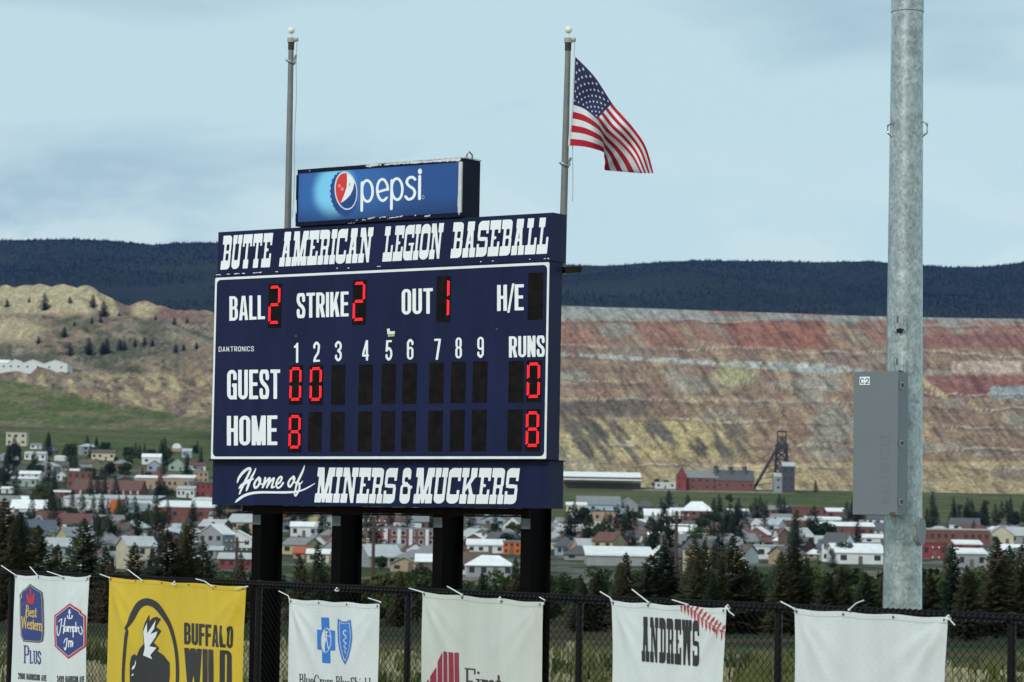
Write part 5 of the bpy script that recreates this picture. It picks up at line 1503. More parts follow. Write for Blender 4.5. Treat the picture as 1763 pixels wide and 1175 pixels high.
    for yl, sl in ((553, .012), (601, .02), (661, .035), (690, .03), (722, .03), (766, .02), (800, .012)):
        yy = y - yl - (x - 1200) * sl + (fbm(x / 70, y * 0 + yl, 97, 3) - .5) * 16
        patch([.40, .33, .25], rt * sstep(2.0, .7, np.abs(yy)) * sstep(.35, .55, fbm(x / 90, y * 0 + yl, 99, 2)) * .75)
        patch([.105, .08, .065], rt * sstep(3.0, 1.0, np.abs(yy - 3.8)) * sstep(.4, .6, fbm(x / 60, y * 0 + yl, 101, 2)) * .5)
    C = C * 1.24
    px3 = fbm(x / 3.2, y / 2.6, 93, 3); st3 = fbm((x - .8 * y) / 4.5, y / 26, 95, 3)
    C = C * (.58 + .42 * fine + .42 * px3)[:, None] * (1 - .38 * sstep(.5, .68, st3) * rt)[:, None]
    return C
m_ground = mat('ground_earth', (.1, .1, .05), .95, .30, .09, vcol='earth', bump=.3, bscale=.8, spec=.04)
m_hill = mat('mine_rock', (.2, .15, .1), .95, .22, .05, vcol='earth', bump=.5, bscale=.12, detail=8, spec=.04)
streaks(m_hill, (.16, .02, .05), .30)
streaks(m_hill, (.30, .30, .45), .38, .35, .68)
streaks(m_ground, (.35, .10, .35), .30)
ds_g = np.unique(np.concatenate([np.linspace(-150, 40, 12), np.linspace(40, 130, 90), np.linspace(130, 600, 60), np.linspace(600, 2002, 160)]))
# near the camera the sheet is laid in metres, further out it fans with the view
def ground_sheet():
    xs = np.linspace(-700, 2450, 520)
    return grid_obj('ground', xs, ds_g[ds_g > 15], col_ground, m_ground)
gobj = ground_sheet()
mesh('ground', [(-60, -150, -.02), (60, -150, -.02), (60, 22, -.02), (-60, 22, -.02)], [(0, 1, 2, 3)], mat('infield_earth', (.12, .10, .06), .95, .3, .5))['kind'] = 'structure'
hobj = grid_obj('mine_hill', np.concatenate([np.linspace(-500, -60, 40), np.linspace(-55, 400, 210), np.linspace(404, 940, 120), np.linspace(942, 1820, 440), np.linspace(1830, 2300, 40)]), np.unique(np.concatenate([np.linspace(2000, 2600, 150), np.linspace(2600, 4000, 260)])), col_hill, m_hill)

# wooded ridge far behind
RX = [-600, -200, 0, 120, 190, 255, 300, 360, 480, 700, 900, 975, 1050, 1120, 1200, 1300, 1400, 1500, 1560, 1640, 1700, 1763, 2000, 2500]
RY = [430, 420, 413, 411, 414, 421, 418, 417, 424, 440, 452, 456, 457, 452, 448, 449, 451, 449, 455, 460, 459, 452, 455, 462]
RD = 7600.0
def ridge(X, Yd):
    xp = CX + FPX * X / Yd
    yr = np.interp(xp, RX, RY)
    zt = CAMZ + RD * (yh(xp) - yr) / FPX
    q = (Yd - 4300) / (RD - 4300)
    base = 120.0
    z = base + (zt - base) * np.clip(q, 0, 1) ** 1.05 + np.where(q > 1, -(q - 1) * 900, 0)
    rel = np.clip(q, 0, 1) * np.clip((1 - q) * 5, 0, 1)
    z = z + rel * 90 * (fbm(X / 520, Yd / 700, 71, 4) - .5)
    return z
xs = np.linspace(-560, 2420, 260); ds = np.concatenate([np.linspace(4300, RD, 46), [RD + 250, RD + 700]])
XP, D = np.meshgrid(xs, ds); Xw = (XP - CX) / FPX * D; Zw = ridge(Xw, D)
V = np.stack([Xw, D, Zw], -1).reshape(-1, 3); nx = len(xs)
a = (np.arange(len(ds) - 1)[:, None] * nx + np.arange(nx - 1)[None, :]).ravel()
o_ = mesh('mountain', V, np.stack([a, a + 1, a + nx + 1, a + nx], -1), mat('mountain_forest_floor', (.020, .026, .017), .95, .5, .003, spec=.04), smooth=True)
struct(o_)
# flat land between the mine crest and the mountain
mesh('plateau', [(-1900, 3990, 118), (1900, 3990, 118), (2400, 4310, 118), (-2400, 4310, 118)], [(0, 1, 2, 3)], MATS['mountain_forest_floor'])['kind'] = 'structure'
rs = np.random.RandomState(5)
NTR = 60000
q = rs.rand(NTR) ** .7
Yt = 4600 + (RD + 30 - 4600) * q
xpt = rs.uniform(-330, 2150, NTR)
extra = 2600
Yt[:extra] = RD + rs.uniform(-60, 60, extra)
Xt = (xpt - CX) / FPX * Yt
Zt_ = ridge(Xt, Yt) - 1.5
dens = fbm(Xt / 300, Yt / 300, 81, 3)
keep = (dens + rs.rand(NTR) * .3 > .5)
Xt, Yt, Zt_ = Xt[keep], Yt[keep], Zt_[keep]
nT = len(Xt)
ht = rs.uniform(3.5, 9, nT); rt_ = ht * rs.uniform(.3, .45, nT)
ang = rs.rand(nT) * 6.28
VV = np.zeros((nT, 5, 3))
for k in range(4):
    VV[:, k, 0] = Xt + rt_ * np.cos(ang + k * math.pi / 2); VV[:, k, 1] = Yt + rt_ * np.sin(ang + k * math.pi / 2); VV[:, k, 2] = Zt_
VV[:, 4, 0] = Xt; VV[:, 4, 1] = Yt; VV[:, 4, 2] = Zt_ + ht
FF = np.array([(0, 1, 4), (1, 2, 4), (2, 3, 4), (3, 0, 4)])
FF = (np.arange(nT)[:, None, None] * 5 + FF[None]).reshape(-1, 3)
me = bpy.data.meshes.new('mountain_forest')
me.vertices.add(nT * 5); me.vertices.foreach_set('co', VV.ravel())
me.loops.add(FF.size); me.loops.foreach_set('vertex_index', FF.ravel().astype(np.int32))
me.polygons.add(len(FF)); me.polygons.foreach_set('loop_start', np.arange(0, FF.size, 3, dtype=np.int32)); me.polygons.foreach_set('loop_total', np.full(len(FF), 3, np.int32))
me.update(); me.validate()
me.materials.append(mat('mountain_conifer', (.011, .017, .013), .95, .7, .0035, spec=.04))
forest = link(bpy.data.objects.new('mountain_forest', me))
tag(forest, 'dark conifer forest covering the far ridge', 'forest', kind='stuff')

# ------------------------------------------------------------------ trees
bark = mat('spruce_bark', (.06, .042, .03), .9, .3, 4)
def leafmat(name, col, var=.45, scale=.9):
    m = mat(name, col, .75, var, scale, spec=.2, trans=.18)
    nt = m.node_tree; mr = [n for n in nt.nodes if n.type == 'MAP_RANGE'][0]; mx = [n for n in nt.nodes if n.type == 'MIX'][0]
    oi = nt.nodes.new('ShaderNodeObjectInfo')
    hv = nt.nodes.new('ShaderNodeHueSaturation'); hv.inputs['Color'].default_value = (*col, 1)
    r1_ = nt.nodes.new('ShaderNodeMapRange'); r1_.inputs['To Min'].default_value = .65; r1_.inputs['To Max'].default_value = 1.55; nt.links.new(oi.outputs['Random'], r1_.inputs['Value'])
    r2_ = nt.nodes.new('ShaderNodeMapRange'); r2_.inputs['To Min'].default_value = .535; r2_.inputs['To Max'].default_value = .465; nt.links.new(oi.outputs['Random'], r2_.inputs['Value'])
    nt.links.new(r1_.outputs[0], hv.inputs['Value']); nt.links.new(r2_.outputs[0], hv.inputs['Hue']); nt.links.new(hv.outputs[0], mx.inputs[6])
    return m
spruce_m = [leafmat('spruce_needles_a', (.036, .038, .015)), leafmat('spruce_needles_b', (.042, .036, .014)), leafmat('spruce_needles_c', (.020, .031, .016))]
leaf_m = [leafmat('leaf_green_a', (.036, .056, .018)), leafmat('leaf_green_b', (.046, .064, .017)), leafmat('leaf_green_c', (.028, .044, .018))]
def spruce_mesh(seed, h=10.0, r=2.3, whorls=34, per=9, fine=8):
    rnd = random.Random(seed)
    tv = MB(); tv.tube([(0, 0, -1.2), (0, 0, h * .4), (0, 0, h * .97)], [h * .021, h * .013, h * .002], 7)
    V, F = [], []
    for wv in range(whorls):
        q = wv / (whorls - 1)
        z = h * (.06 + .93 * q)
        L0 = r * (1 - q) ** .68 * (1 if q > .1 else .55 + 4.5 * q) + .1
        nb = max(4, int(per * (1 - .45 * q)))
        a0 = rnd.random() * 6.28
        for k in range(nb):
            a = a0 + 6.283 * k / nb + rnd.uniform(-.3, .3)
            L_ = L0 * rnd.uniform(.62, 1.14)
            if rnd.random() < .06: continue
            dr = rnd.uniform(.18, .42) * (1 - q) - .35 * q
            ca, sa = math.cos(a), math.sin(a)
            nf = max(3, int(fine * (L_ / r) + 2))
            for i in range(nf):
                t = (i + .6) / nf
                px_, py_, pz_ = ca * L_ * t, sa * L_ * t, z - dr * L_ * t + .12 * L_ * t * t
                for sgn in (-1, 1):
                    sl = (.22 + .34 * (1 - t)) * (L_ * .5 + .28) * rnd.uniform(.7, 1.2)
                    an = a + sgn * rnd.uniform(.5, 1.0)
                    dx, dy, dz = math.cos(an) * sl, math.sin(an) * sl, -rnd.uniform(.05, .4) * sl
                    wx, wy = -math.sin(an) * sl * .3, math.cos(an) * sl * .3
                    b0 = len(V)
                    hz = rnd.uniform(.04, .16)
                    V += [(px_ - wx, py_ - wy, pz_ + hz * .4), (px_ + wx, py_ + wy, pz_ - hz), (px_ + dx + wx * .4, py_ + dy + wy * .4, pz_ + dz - hz * .8), (px_ + dx - wx * .4, py_ + dy - wy * .4, pz_ + dz + hz * .3)]
                    F.append((b0, b0 + 1, b0 + 2, b0 + 3))
    b0 = len(V)
    for k in range(4):
        a = k * 1.57
        V += [(0, 0, h * 1.03), (.12 * math.cos(a), .12 * math.sin(a), h * .93), (.12 * math.cos(a + 1.2), .12 * math.sin(a + 1.2), h * .93)]
        F.append((b0 + 3 * k, b0 + 3 * k + 1, b0 + 3 * k + 2))
    me_ = bpy.data.meshes.new('crown'); me_.from_pydata(V, [], F); me_.update()
    mt = bpy.data.meshes.new('trunk'); mt.from_pydata(tv.v, [], tv.f); mt.materials.append(bark); mt.update()
    return mt, me_
def broad_mesh(seed, h=7.0, r=2.7, n=1500):
    rnd = random.Random(seed)
    tv = MB()
    tv.tube([(0, 0, -1), (0, 0, h * .3), (.1, .05, h * .55)], [.22, .16, .09], 7)
    lobes = []
    for k in range(15):
        a = rnd.random() * 6.28; q = rnd.uniform(.1, .68)
        c_ = (r * q * math.cos(a), r * q * math.sin(a), h * (rnd.uniform(.26, .84) if q < .45 else rnd.uniform(.28, .66)))
        lobes.append((c_, r * rnd.uniform(.34, .52)))
        tv.tube([(0, 0, h * .3), (c_[0] * .6, c_[1] * .6, c_[2] - .3), c_], [.09, .05, .02], 5)
    V, F = [], []
    for i in range(n):
        c_, rr = rnd.choice(lobes)
        while True:
            p = [rnd.uniform(-1, 1) for _ in range(3)]
            l = math.sqrt(sum(t * t for t in p))
            if .45 < l < 1: break
        q = [c_[j] + p[j] * rr * (1 if j < 2 else .85) for j in range(3)]
        s_ = rnd.uniform(.16, .42)
        e1 = np.array([rnd.gauss(0, 1) for _ in range(3)]); e1 /= np.linalg.norm(e1)
        e2 = np.cross(e1, [rnd.gauss(0, 1) for _ in range(3)]); e2 /= np.linalg.norm(e2)
        b0 = len(V); q = np.array(q)
        V += [tuple(q + s_ * e1), tuple(q + s_ * .7 * e2), tuple(q - s_ * e1), tuple(q - s_ * .7 * e2)]
        F.append((b0, b0 + 1, b0 + 2, b0 + 3))
    me_ = bpy.data.meshes.new('crown'); me_.from_pydata(V, [], F); me_.update()
    mt = bpy.data.meshes.new('trunk'); mt.from_pydata(tv.v, [], tv.f); mt.materials.append(bark); mt.update()
    return mt, me_
SPR = []
for i in range(6):
    mt, mc = spruce_mesh(100 + i, 10, [2.1, 2.5, 1.9, 2.8, 2.3, 2.6][i])
    mc.materials.append(spruce_m[i % 3]); SPR.append((mt, mc))
LOW = []
for i in range(4):
    mt, mc = spruce_mesh(200 + i, 10, [2.3, 2.7, 3.0, 2.5][i], 26, 8, 6)
    mc.materials.append(spruce_m[2]); LOW.append((mt, mc))
BRO = []
for i in range(6):
    mt, mc = broad_mesh(300 + i, 7, 2.6 + .18 * i)
    mc.materials.append(leaf_m[i % 3]); BRO.append((mt, mc))
TREES = []
def tree(kind, var, pos, height, girth, name, cat, info):
    src = {'spruce': SPR, 'low': LOW, 'broad': BRO}[kind][var]
    h0 = 7.0 if kind == 'broad' else 10.0
    t = thing(name, None, cat, tuple(pos), random.uniform(0, 6.28))
    t.scale = (height / h0 * girth, height / h0 * girth, height / h0)
    for nm, me_ in (('trunk', src[0]), ('crown', src[1])):
        link(bpy.data.objects.new(nm, me_), t)
    t['_base'] = (0, 0, 0)
    TREES.append((t, info, px_of(pos)[0]))
    return t
random.seed(21)
# row of spruces just beyond the ball park: (photo x, row of the tip, distance, girth)
ROW = [(-22, 850, 205, 1), (8, 858, 190, 1.0), (34, 882, 175, .85), (66, 905, 180, 1.0), (100, 938, 190, 1.1), (145, 893, 200, 1.0), (182, 940, 170, 1.0), (232, 935, 185, .9), (262, 948, 195, 1), (288, 912, 175, 1.05),
       (322, 905, 190, 1.0), (350, 930, 200, .95), (415, 952, 185, .8), (516, 955, 200, .8), (548, 935, 190, .85), (585, 960, 210, .9), (690, 985, 200, .9), (830, 985, 180, .7), (868, 995, 190, .9), (888, 960, 170, .6), (975, 885, 150, .75),
       (1000, 990, 165, 1.1), (1028, 985, 170, 1.0), (1078, 952, 160, .95), (1143, 940, 175, 1.1), (1110, 985, 180, 1), (1196, 925, 170, .85), (1214, 930, 185, .8), (1262, 922, 175, 1.0), (1240, 965, 165, .9), (1300, 975, 185, 1.0), (1345, 955, 170, .95), (1366, 930, 180, .9),
       (1388, 965, 190, 1.0), (1425, 985, 175, 1.1), (1448, 975, 190, 1.0), (1490, 985, 180, 1.1), (1520, 990, 195, 1.0), (1600, 985, 170, 1.0), (1640, 938, 160, .85), (1672, 985, 180, 1.0), (1716, 925, 165, .95), (1738, 960, 185, .9), (1760, 938, 170, .95), (1795, 950, 175, 1)]
_rr = random.Random(4)
for (x, y, d, g) in list(ROW):
    if _rr.random() < .85: ROW.append((x + _rr.uniform(-26, 26), y + _rr.uniform(14, 46), d + _rr.uniform(-25, 30), g * _rr.uniform(.9, 1.2)))
ROW = [q for q in ROW if not (590 < q[0] < 980 and q[1] < 955)]
for i, (x, y, d, g) in enumerate(ROW):
    p = at_depth(x, y, d); zg = gz(p[0], p[1]); hh = p[2] - zg
    tree('spruce', i % 6, (p[0], p[1], zg), hh, g * 1.28, 'spruce_tree', 'tree', ('row', None))
# lower leafy trees and thickets between them
LEAF = [(120, 985, 215), (205, 975, 225), (255, 985, 220), (375, 985, 230), (395, 990, 210), (450, 980, 230), (620, 985, 230), (668, 975, 235), (720, 985, 225), (780, 995, 215), (850, 985, 225), (930, 985, 215), (1060, 990, 215), (1170, 985, 215), (1290, 985, 220), (1330, 990, 205),
        (1405, 965, 215), (1470, 970, 220), (1500, 985, 215), (1545, 965, 230), (1575, 975, 215), (1615, 985, 205), (1690, 985, 215), (1740, 990, 210), (20, 985, 230), (60, 975, 235), (165, 990, 225), (310, 990, 215), (1225, 995, 215), (1440, 995, 205)]
for k in range(34):
    LEAF.append((_rr.uniform(-10, 1770), _rr.uniform(988, 1022), _rr.uniform(235, 330)))
for k in range(46):
    LEAF.append((_rr.uniform(-10, 1770), _rr.uniform(972, 1004), _rr.uniform(360, 540)))
for i, (x, y, d) in enumerate(LEAF):
    p = at_depth(x, y, d); zg = gz(p[0], p[1]); hh = max(2.6, p[2] - zg)
    tree('broad', i % 6, (p[0], p[1], zg), hh, random.uniform(1.0, 1.35), 'leafy_tree', 'tree', ('leafrow', None))

# ------------------------------------------------------------------ town
WALLS = {'white': (.62, .63, .62), 'cream': (.52, .47, .34), 'grey': (.27, .28, .285), 'tan': (.36, .27, .18), 'brick red': (.17, .068, .052), 'blue grey': (.26, .34, .37), 'pale green': (.30, .37, .32), 'brown': (.14, .09, .065), 'yellow': (.42, .35, .18), 'orange': (.52, .12, .025), 'bright red': (.23, .045, .04), 'pale blue': (.33, .45, .52)}
ROOFS = {'white': (.74, .75, .75), 'grey': (.20, .205, .21), 'dark grey': (.085, .085, .09), 'brown': (.11, .075, .06), 'red': (.13, .055, .048), 'pale grey': (.40, .42, .43), 'tan': (.33, .27, .2), 'slate blue': (.085, .10, .13), 'orange red': (.40, .085, .04)}
def wmat(c): return mat('wall_' + c.replace(' ', '_'), WALLS[c], .8, .16, .5)
def rmat(c): return mat('roof_' + c.replace(' ', '_'), ROOFS[c], .7, .18, .4)
glass = mat('dark_window_glass', (.028, .034, .042), .15, .2, 1); wood_trim = mat('pale_window_trim', (.55, .55, .53), .7, .1, 1)
_wme = {}
def window_mesh(w, h, m=None):
    k = (round(w, 1), round(h, 1))
    if k not in _wme:
        b = MB(); b.bx(-w / 2, w / 2, -.05, .04, -h / 2, h / 2)
        me_ = bpy.data.meshes.new('window'); me_.from_pydata(b.v, [], b.f); me_.materials.append(glass); me_.update()
        b = MB()
        for q in ((-w / 2 - .14, -w / 2 + .02, -h / 2 - .14, h / 2 + .14), (w / 2 - .02, w / 2 + .14, -h / 2 - .14, h / 2 + .14), (-w / 2 + .02, w / 2 - .02, h / 2, h / 2 + .14), (-w / 2 + .02, w / 2 - .02, -h / 2 - .14, -h / 2)):
            b.bx(q[0], q[1], -.09, .03, q[2], q[3])
        mf = bpy.data.meshes.new('frame'); mf.from_pydata(b.v, [], b.f); mf.materials.append(wood_trim); mf.update()
        _wme[k] = (me_, mf)
    return _wme[k]
BUILD = []
HBOX = []
def building(pos, w, dp, h, wall, roof, style='gable', yaw=0.0, name='house', cat='house', label=None, rh=None, win=3, floors=1, info=None, wallm=None, door=True, frames=False, over=.35):
    """pos: ground point at the middle of the front; w wide, dp deep, h to the eaves, rh roof height"""
    t = thing(name, label, cat, tuple(pos), yaw)
    t['_base'] = (0, 0, 0)
    rh = rh if rh is not None else min(w, dp) * .32
    b = MB(); b.bx(-w / 2, w / 2, 0, dp, -2.5, h)
    if style == 'gable_x':       # ridge runs left-right, gables on the sides
        b.add([(-w / 2, 0, h), (-w / 2, dp, h), (-w / 2, dp / 2, h + rh)], [(0, 1, 2)]); b.add([(w / 2, 0, h), (w / 2, dp, h), (w / 2, dp / 2, h + rh)], [(0, 2, 1)])
    elif style == 'gable_y':     # gable faces the viewer
        b.add([(-w / 2, 0, h), (w / 2, 0, h), (0, 0, h + rh)], [(0, 1, 2)]); b.add([(-w / 2, dp, h), (w / 2, dp, h), (0, dp, h + rh)], [(0, 2, 1)])
    b.build('wall', wallm or wmat(wall), t)
    r = MB(); th = .22; ov = over
    if style == 'gable_x':
        for s_ in (0, 1):
            y0 = -ov if s_ == 0 else dp + ov; y1 = dp / 2
            z0 = h - ov * rh / (dp / 2)
            v_ = [(-w / 2 - ov, y0, z0), (w / 2 + ov, y0, z0), (w / 2 + ov, y1, h + rh), (-w / 2 - ov, y1, h + rh)]
            r.add([(a, c, e_ + .03) for a, c, e_ in v_] + [(a, c, e_ + th) for a, c, e_ in v_], [(0, 1, 2, 3), (4, 5, 6, 7), (0, 1, 5, 4), (1, 2, 6, 5), (2, 3, 7, 6), (3, 0, 4, 7)])
    elif style == 'gable_y':
        for s_ in (-1, 1):
            x0 = s_ * (w / 2 + ov); z0 = h - ov * rh / (w / 2)
            v_ = [(x0, -ov, z0), (x0, dp + ov, z0), (0, dp + ov, h + rh), (0, -ov, h + rh)]
            r.add([(a, c, e_ + .03) for a, c, e_ in v_] + [(a, c, e_ + th) for a, c, e_ in v_], [(0, 1, 2, 3), (4, 5, 6, 7), (0, 1, 5, 4), (1, 2, 6, 5), (2, 3, 7, 6), (3, 0, 4, 7)])
    elif style == 'hip':
        m_ = min(w, dp) / 2
        lo = [(-w / 2 - ov, -ov, h), (w / 2 + ov, -ov, h), (w / 2 + ov, dp + ov, h), (-w / 2 - ov, dp + ov, h)]
        rl = max(0.2, w / 2 - m_ * .9)
        v_ = lo + [(-rl, dp / 2, h + rh), (rl, dp / 2, h + rh)] + [(a, c, h - .18) for a, c, e_ in lo]
        r.add(v_, [(0, 1, 5, 4), (1, 2, 5), (2, 3, 4, 5), (3, 0, 4), (6, 7, 1, 0), (7, 8, 2, 1), (8, 9, 3, 2), (9, 6, 0, 3), (6, 9, 8, 7)])
    elif style == 'shed':        # low pitched sheet roof falling to the front
        v_ = [(-w / 2 - ov, -ov, h + .02), (w / 2 + ov, -ov, h + .02), (w / 2 + ov, dp + ov, h + rh), (-w / 2 - ov, dp + ov, h + rh)]
        r.add(v_ + [(a, c, e_ + .4) for a, c, e_ in v_], [(0, 1, 2, 3), (4, 5, 6, 7), (0, 1, 5, 4), (1, 2, 6, 5), (2, 3, 7, 6), (3, 0, 4, 7)])
    elif style == 'flat':
        r.bx(-w / 2 - .2, w / 2 + .2, -.2, dp + .2, h + .003, h + .55)
    elif style == 'vault':
        n = 10
        for i in range(n):
            a0, a1 = math.pi * i / n, math.pi * (i + 1) / n
            p0 = (-w / 2 * math.cos(a0), h + rh * math.sin(a0)); p1 = (-w / 2 * math.cos(a1), h + rh * math.sin(a1))
            r.add([(p0[0], -.1, p0[1]), (p1[0], -.1, p1[1]), (p1[0], dp, p1[1]), (p0[0], dp, p0[1])], [(0, 1, 2, 3)])
            r.add([(p0[0], -.05, p0[1]), (p1[0], -.05, p1[1]), (p1[0], -.05, h), (p0[0], -.05, h)], [(0, 1, 2, 3)])
    r.build('roof', rmat(roof), t)
    if info and info[0] == 'fill':
        if random.random() < .6:
            b = MB(); cx0 = random.uniform(-.3, .3) * w; b.bx(cx0 - .35, cx0 + .35, dp * .5, dp * .5 + .7, h, h + rh + .8); b.build('chimney', wmat('brick red'), t)
        if random.random() < .45:
            b = MB(); pw = w * random.uniform(.3, .6); px0 = random.uniform(-.2, .2) * w
            b.bx(px0 - pw / 2, px0 + pw / 2, -1.9, -.37, 2.2, 2.38); b.build('porch_roof', rmat(roof), t)
            for sx_ in (-1, 1):
                b = MB(); b.bx(px0 + sx_ * (pw / 2 - .15) - .07, px0 + sx_ * (pw / 2 - .15) + .07, -1.8, -1.66, 0, 2.2); b.build('porch_post', wmat('white'), t)
    if win:
        ww = min(1.7, w / win * .45); wh = min(1.5, h / floors * .48)
        wm, fm = window_mesh(ww, wh)
        dk = win // 2 if door else -1
        for fl_ in range(floors):
            for k in range(win):
                xk = -w / 2 + w * (k + .5) / win
                if fl_ == 0 and k == dk:
                    b = MB(); b.bx(xk - .55, xk + .55, -.06, .03, 0, 2.1); b.build('door', mat('painted_door', (.12, .10, .09), .6), t); continue
                o = link(bpy.data.objects.new('window', wm), t); o.location = (xk, 0, h * (fl_ + .58) / floors)
                if frames:
                    f_ = link(bpy.data.objects.new('frame', fm), o)
    BUILD.append((t, info, px_of(pos)[0], label))
    return t
def hero(x0, x1, ybase, ytop, wall, roof, style, label, name='building', cat='building', dp=None, win=3, floors=1, rfrac=.3, yaw=0.0, **kw):
    """place by photograph box; distance from where its base meets the land"""
    p = ground_at((x0 + x1) / 2, ybase)
    HBOX.append((x0, x1, ytop, ybase))
    k = p[1] / FPX
    w = (x1 - x0) * k; hh = max(2.6, (ybase - ytop) * k)
    rh = hh * rfrac; h = hh - rh
    return building(p, w, dp or min(max(7.0, w * .7), 22), h, wall, roof, style, yaw, name, cat, label, rh, win, floors, ('hero', None), **kw)
H = hero
H(10, 45, 768, 745, 'cream', 'pale grey', 'flat', 'cream two-storey block standing alone at the top left of the town', win=3, floors=2, rfrac=.05)
H(52, 70, 774, 764, 'white', 'grey', 'gable_x', 'small white house right of the cream block at the top of town', 'house', 'house', win=2)
H(42, 78, 793, 778, 'white', 'pale grey', 'gable_x', 'long white house with pale roof below the cream block', 'house', 'house', win=4)
H(93, 111, 794, 784, 'white', 'white', 'vault', 'little white domed shed on the left hillside', 'shed', 'shed', win=0)
H(157, 197, 793, 775, 'cream', 'brown', 'gable_x', 'cream bungalow with brown roof below the grass slope', 'house', 'house', win=4)
H(244, 276, 801, 782, 'white', 'white', 'gable_x', 'white house with bright white roof on the left slope', 'house', 'house', win=2)
H(253, 277, 812, 794, 'blue grey', 'slate blue', 'gable_y', 'pale blue gabled cottage in front of the white-roofed house', 'house', 'house', win=2, rfrac=.45)
H(290, 317, 812, 792, 'pale green', 'pale grey', 'gable_y', 'pale gabled house beside the scoreboard edge', 'house', 'house', win=2, rfrac=.5)
H(296, 311, 778, 764, 'tan', 'white', 'vault', 'tan hut with a glaring white roof high on the slope', 'shed', 'shed', win=0, rfrac=.6)
H(313, 329, 788, 773, 'pale blue', 'pale grey', 'gable_x', 'pale blue house right of the tan hut', 'house', 'house', win=2)
H(115, 159, 842, 813, 'brick red', 'brown', 'flat', 'plain red brick block with a white rooftop hut', win=4, floors=2, rfrac=.04)
H(97, 113, 828, 812, 'white', 'grey', 'gable_y', 'narrow white gabled house left of the red brick block', 'house', 'house', win=2, rfrac=.4)
H(33, 68, 828, 812, 'white', 'white', 'gable_x', 'white house with white roof behind the dark conifers at left', 'house', 'house', win=3)
H(18, 62, 838, 822, 'pale green', 'white', 'shed', 'long pale green building with white roof edge at far left', win=4, rfrac=.2)
H(2, 22, 850, 839, 'white', 'white', 'gable_x', 'small white-roofed hut at the left edge of the picture', 'shed', 'shed', win=1)
H(86, 120, 857, 846, 'brick red', 'white', 'shed', 'low red brick shed with white roof above the white warehouse', 'shed', 'shed', win=3, rfrac=.2)
H(122, 240, 860, 827, 'brick red', 'red', 'gable_x', 'long dark red brick hall with cream pillars behind the warehouse', win=10, rfrac=.55, dp=26)
H(232, 275, 843, 820, 'tan', 'white', 'shed', 'tan building with white roof left of the brick chimney', win=4, rfrac=.18)
H(278, 333, 846, 819, 'tan', 'white', 'shed', 'long orange-tan brick building with white roof near the scoreboard', win=6, rfrac=.18)
H(334, 358, 832, 813, 'tan', 'tan', 'flat', 'tan two-storey building right of the orange-tan brick one', win=3, floors=2, rfrac=.05)
H(335, 372, 858, 832, 'bright red', 'red', 'flat', 'bright red brick building touching the scoreboard edge', win=4, floors=2, rfrac=.05)
H(304, 334, 858, 839, 'white', 'pale grey', 'shed', 'low white-trimmed shop left of the bright red building', 'shop', 'shop', win=4, rfrac=.25)
H(105, 264, 893, 853, 'white', 'pale grey', 'shed', 'big white warehouse with an orange panel on its front', 'warehouse', 'warehouse', win=0, rfrac=.18, dp=34)
H(18, 80, 888, 862, 'white', 'white', 'gable_x', 'white barn with white roof left of the big warehouse', 'barn', 'barn', win=3, rfrac=.55)
H(263, 368, 900, 863, 'brick red', 'white', 'shed', 'long brick building with glaring white roof right of the warehouse', win=7, rfrac=.3, dp=30)
H(330, 372, 872, 856, 'white', 'white', 'vault', 'white round-topped store behind the long brick building', 'shed', 'shed', win=0)
H(384, 433, 944, 915, 'white', 'white', 'gable_y', 'white double-gabled house left of the first scoreboard column', 'house', 'house', win=3, rfrac=.45)
H(358, 382, 962, 942, 'grey', 'pale grey', 'gable_x', 'grey house left of the red-walled shop', 'house', 'house', win=2)
H(376, 434, 980, 955, 'bright red', 'pale grey', 'gable_x', 'red-walled shop with pale roof below the scoreboard footer', 'shop', 'shop', win=4, rfrac=.35)
H(500, 546, 925, 900, 'white', 'white', 'gable_x', 'white house seen between the first two scoreboard columns', 'house', 'house', win=3)
H(505, 535, 962, 944, 'tan', 'orange red', 'gable_x', 'house with an orange-red roof between the first two columns', 'house', 'house', win=2, rfrac=.5)
H(528, 566, 970, 948, 'cream', 'white', 'gable_x', 'cream house with white roof beside the orange-red roof', 'house', 'house', win=2)
H(640, 748, 942, 911, 'brick red', 'grey', 'flat', 'brick apartment block with white bays between the middle columns', win=7, floors=2, rfrac=.05, door=False, frames=True)
H(804, 868, 953, 931, 'white', 'white', 'shed', 'white store with bright roof between the last two columns', 'shop', 'shop', win=4, rfrac=.4)
H(866, 896, 955, 933, 'orange', 'grey', 'flat', 'orange brick building right of the white store', win=3, floors=2, rfrac=.05)
H(672, 718, 985, 961, 'tan', 'tan', 'gable_y', 'tan gabled house low between the middle columns', 'house', 'house', win=2, rfrac=.45)
H(716, 748, 985, 956, 'brown', 'white', 'gable_x', 'brown house with white roof against the third column', 'house', 'house', win=2, rfrac=.4)
H(802, 884, 994, 957, 'grey', 'white', 'hip', 'dark-walled building under a broad white hipped roof', win=4, rfrac=.45)
H(970, 1103, 842, 813, 'brown', 'white', 'gable_x', 'long low white-roofed mine shed on the green field', 'shed', 'shed', win=8, rfrac=.3, dp=30)
H(1128, 1163, 842, 831, 'white', 'white', 'flat', 'small white trailer standing on the green field', 'trailer', 'trailer', win=3, rfrac=.1)
H(975, 1010, 882, 866, 'cream', 'white', 'shed', 'cream building with white roof edge beside the scoreboard', win=3)
H(993, 1068, 882, 855, 'pale blue', 'grey', 'gable_x', 'house with a long grey roof at the field edge', 'house', 'house', win=4, rfrac=.55)
H(1064, 1098, 882, 857, 'grey', 'pale grey', 'gable_y', 'grey gabled house right of the long grey roof', 'house', 'house', win=2, rfrac=.5)
H(1097, 1126, 882, 862, 'brown', 'dark grey', 'hip', 'dark-roofed brown house at the field edge', 'house', 'house', win=2, rfrac=.55)
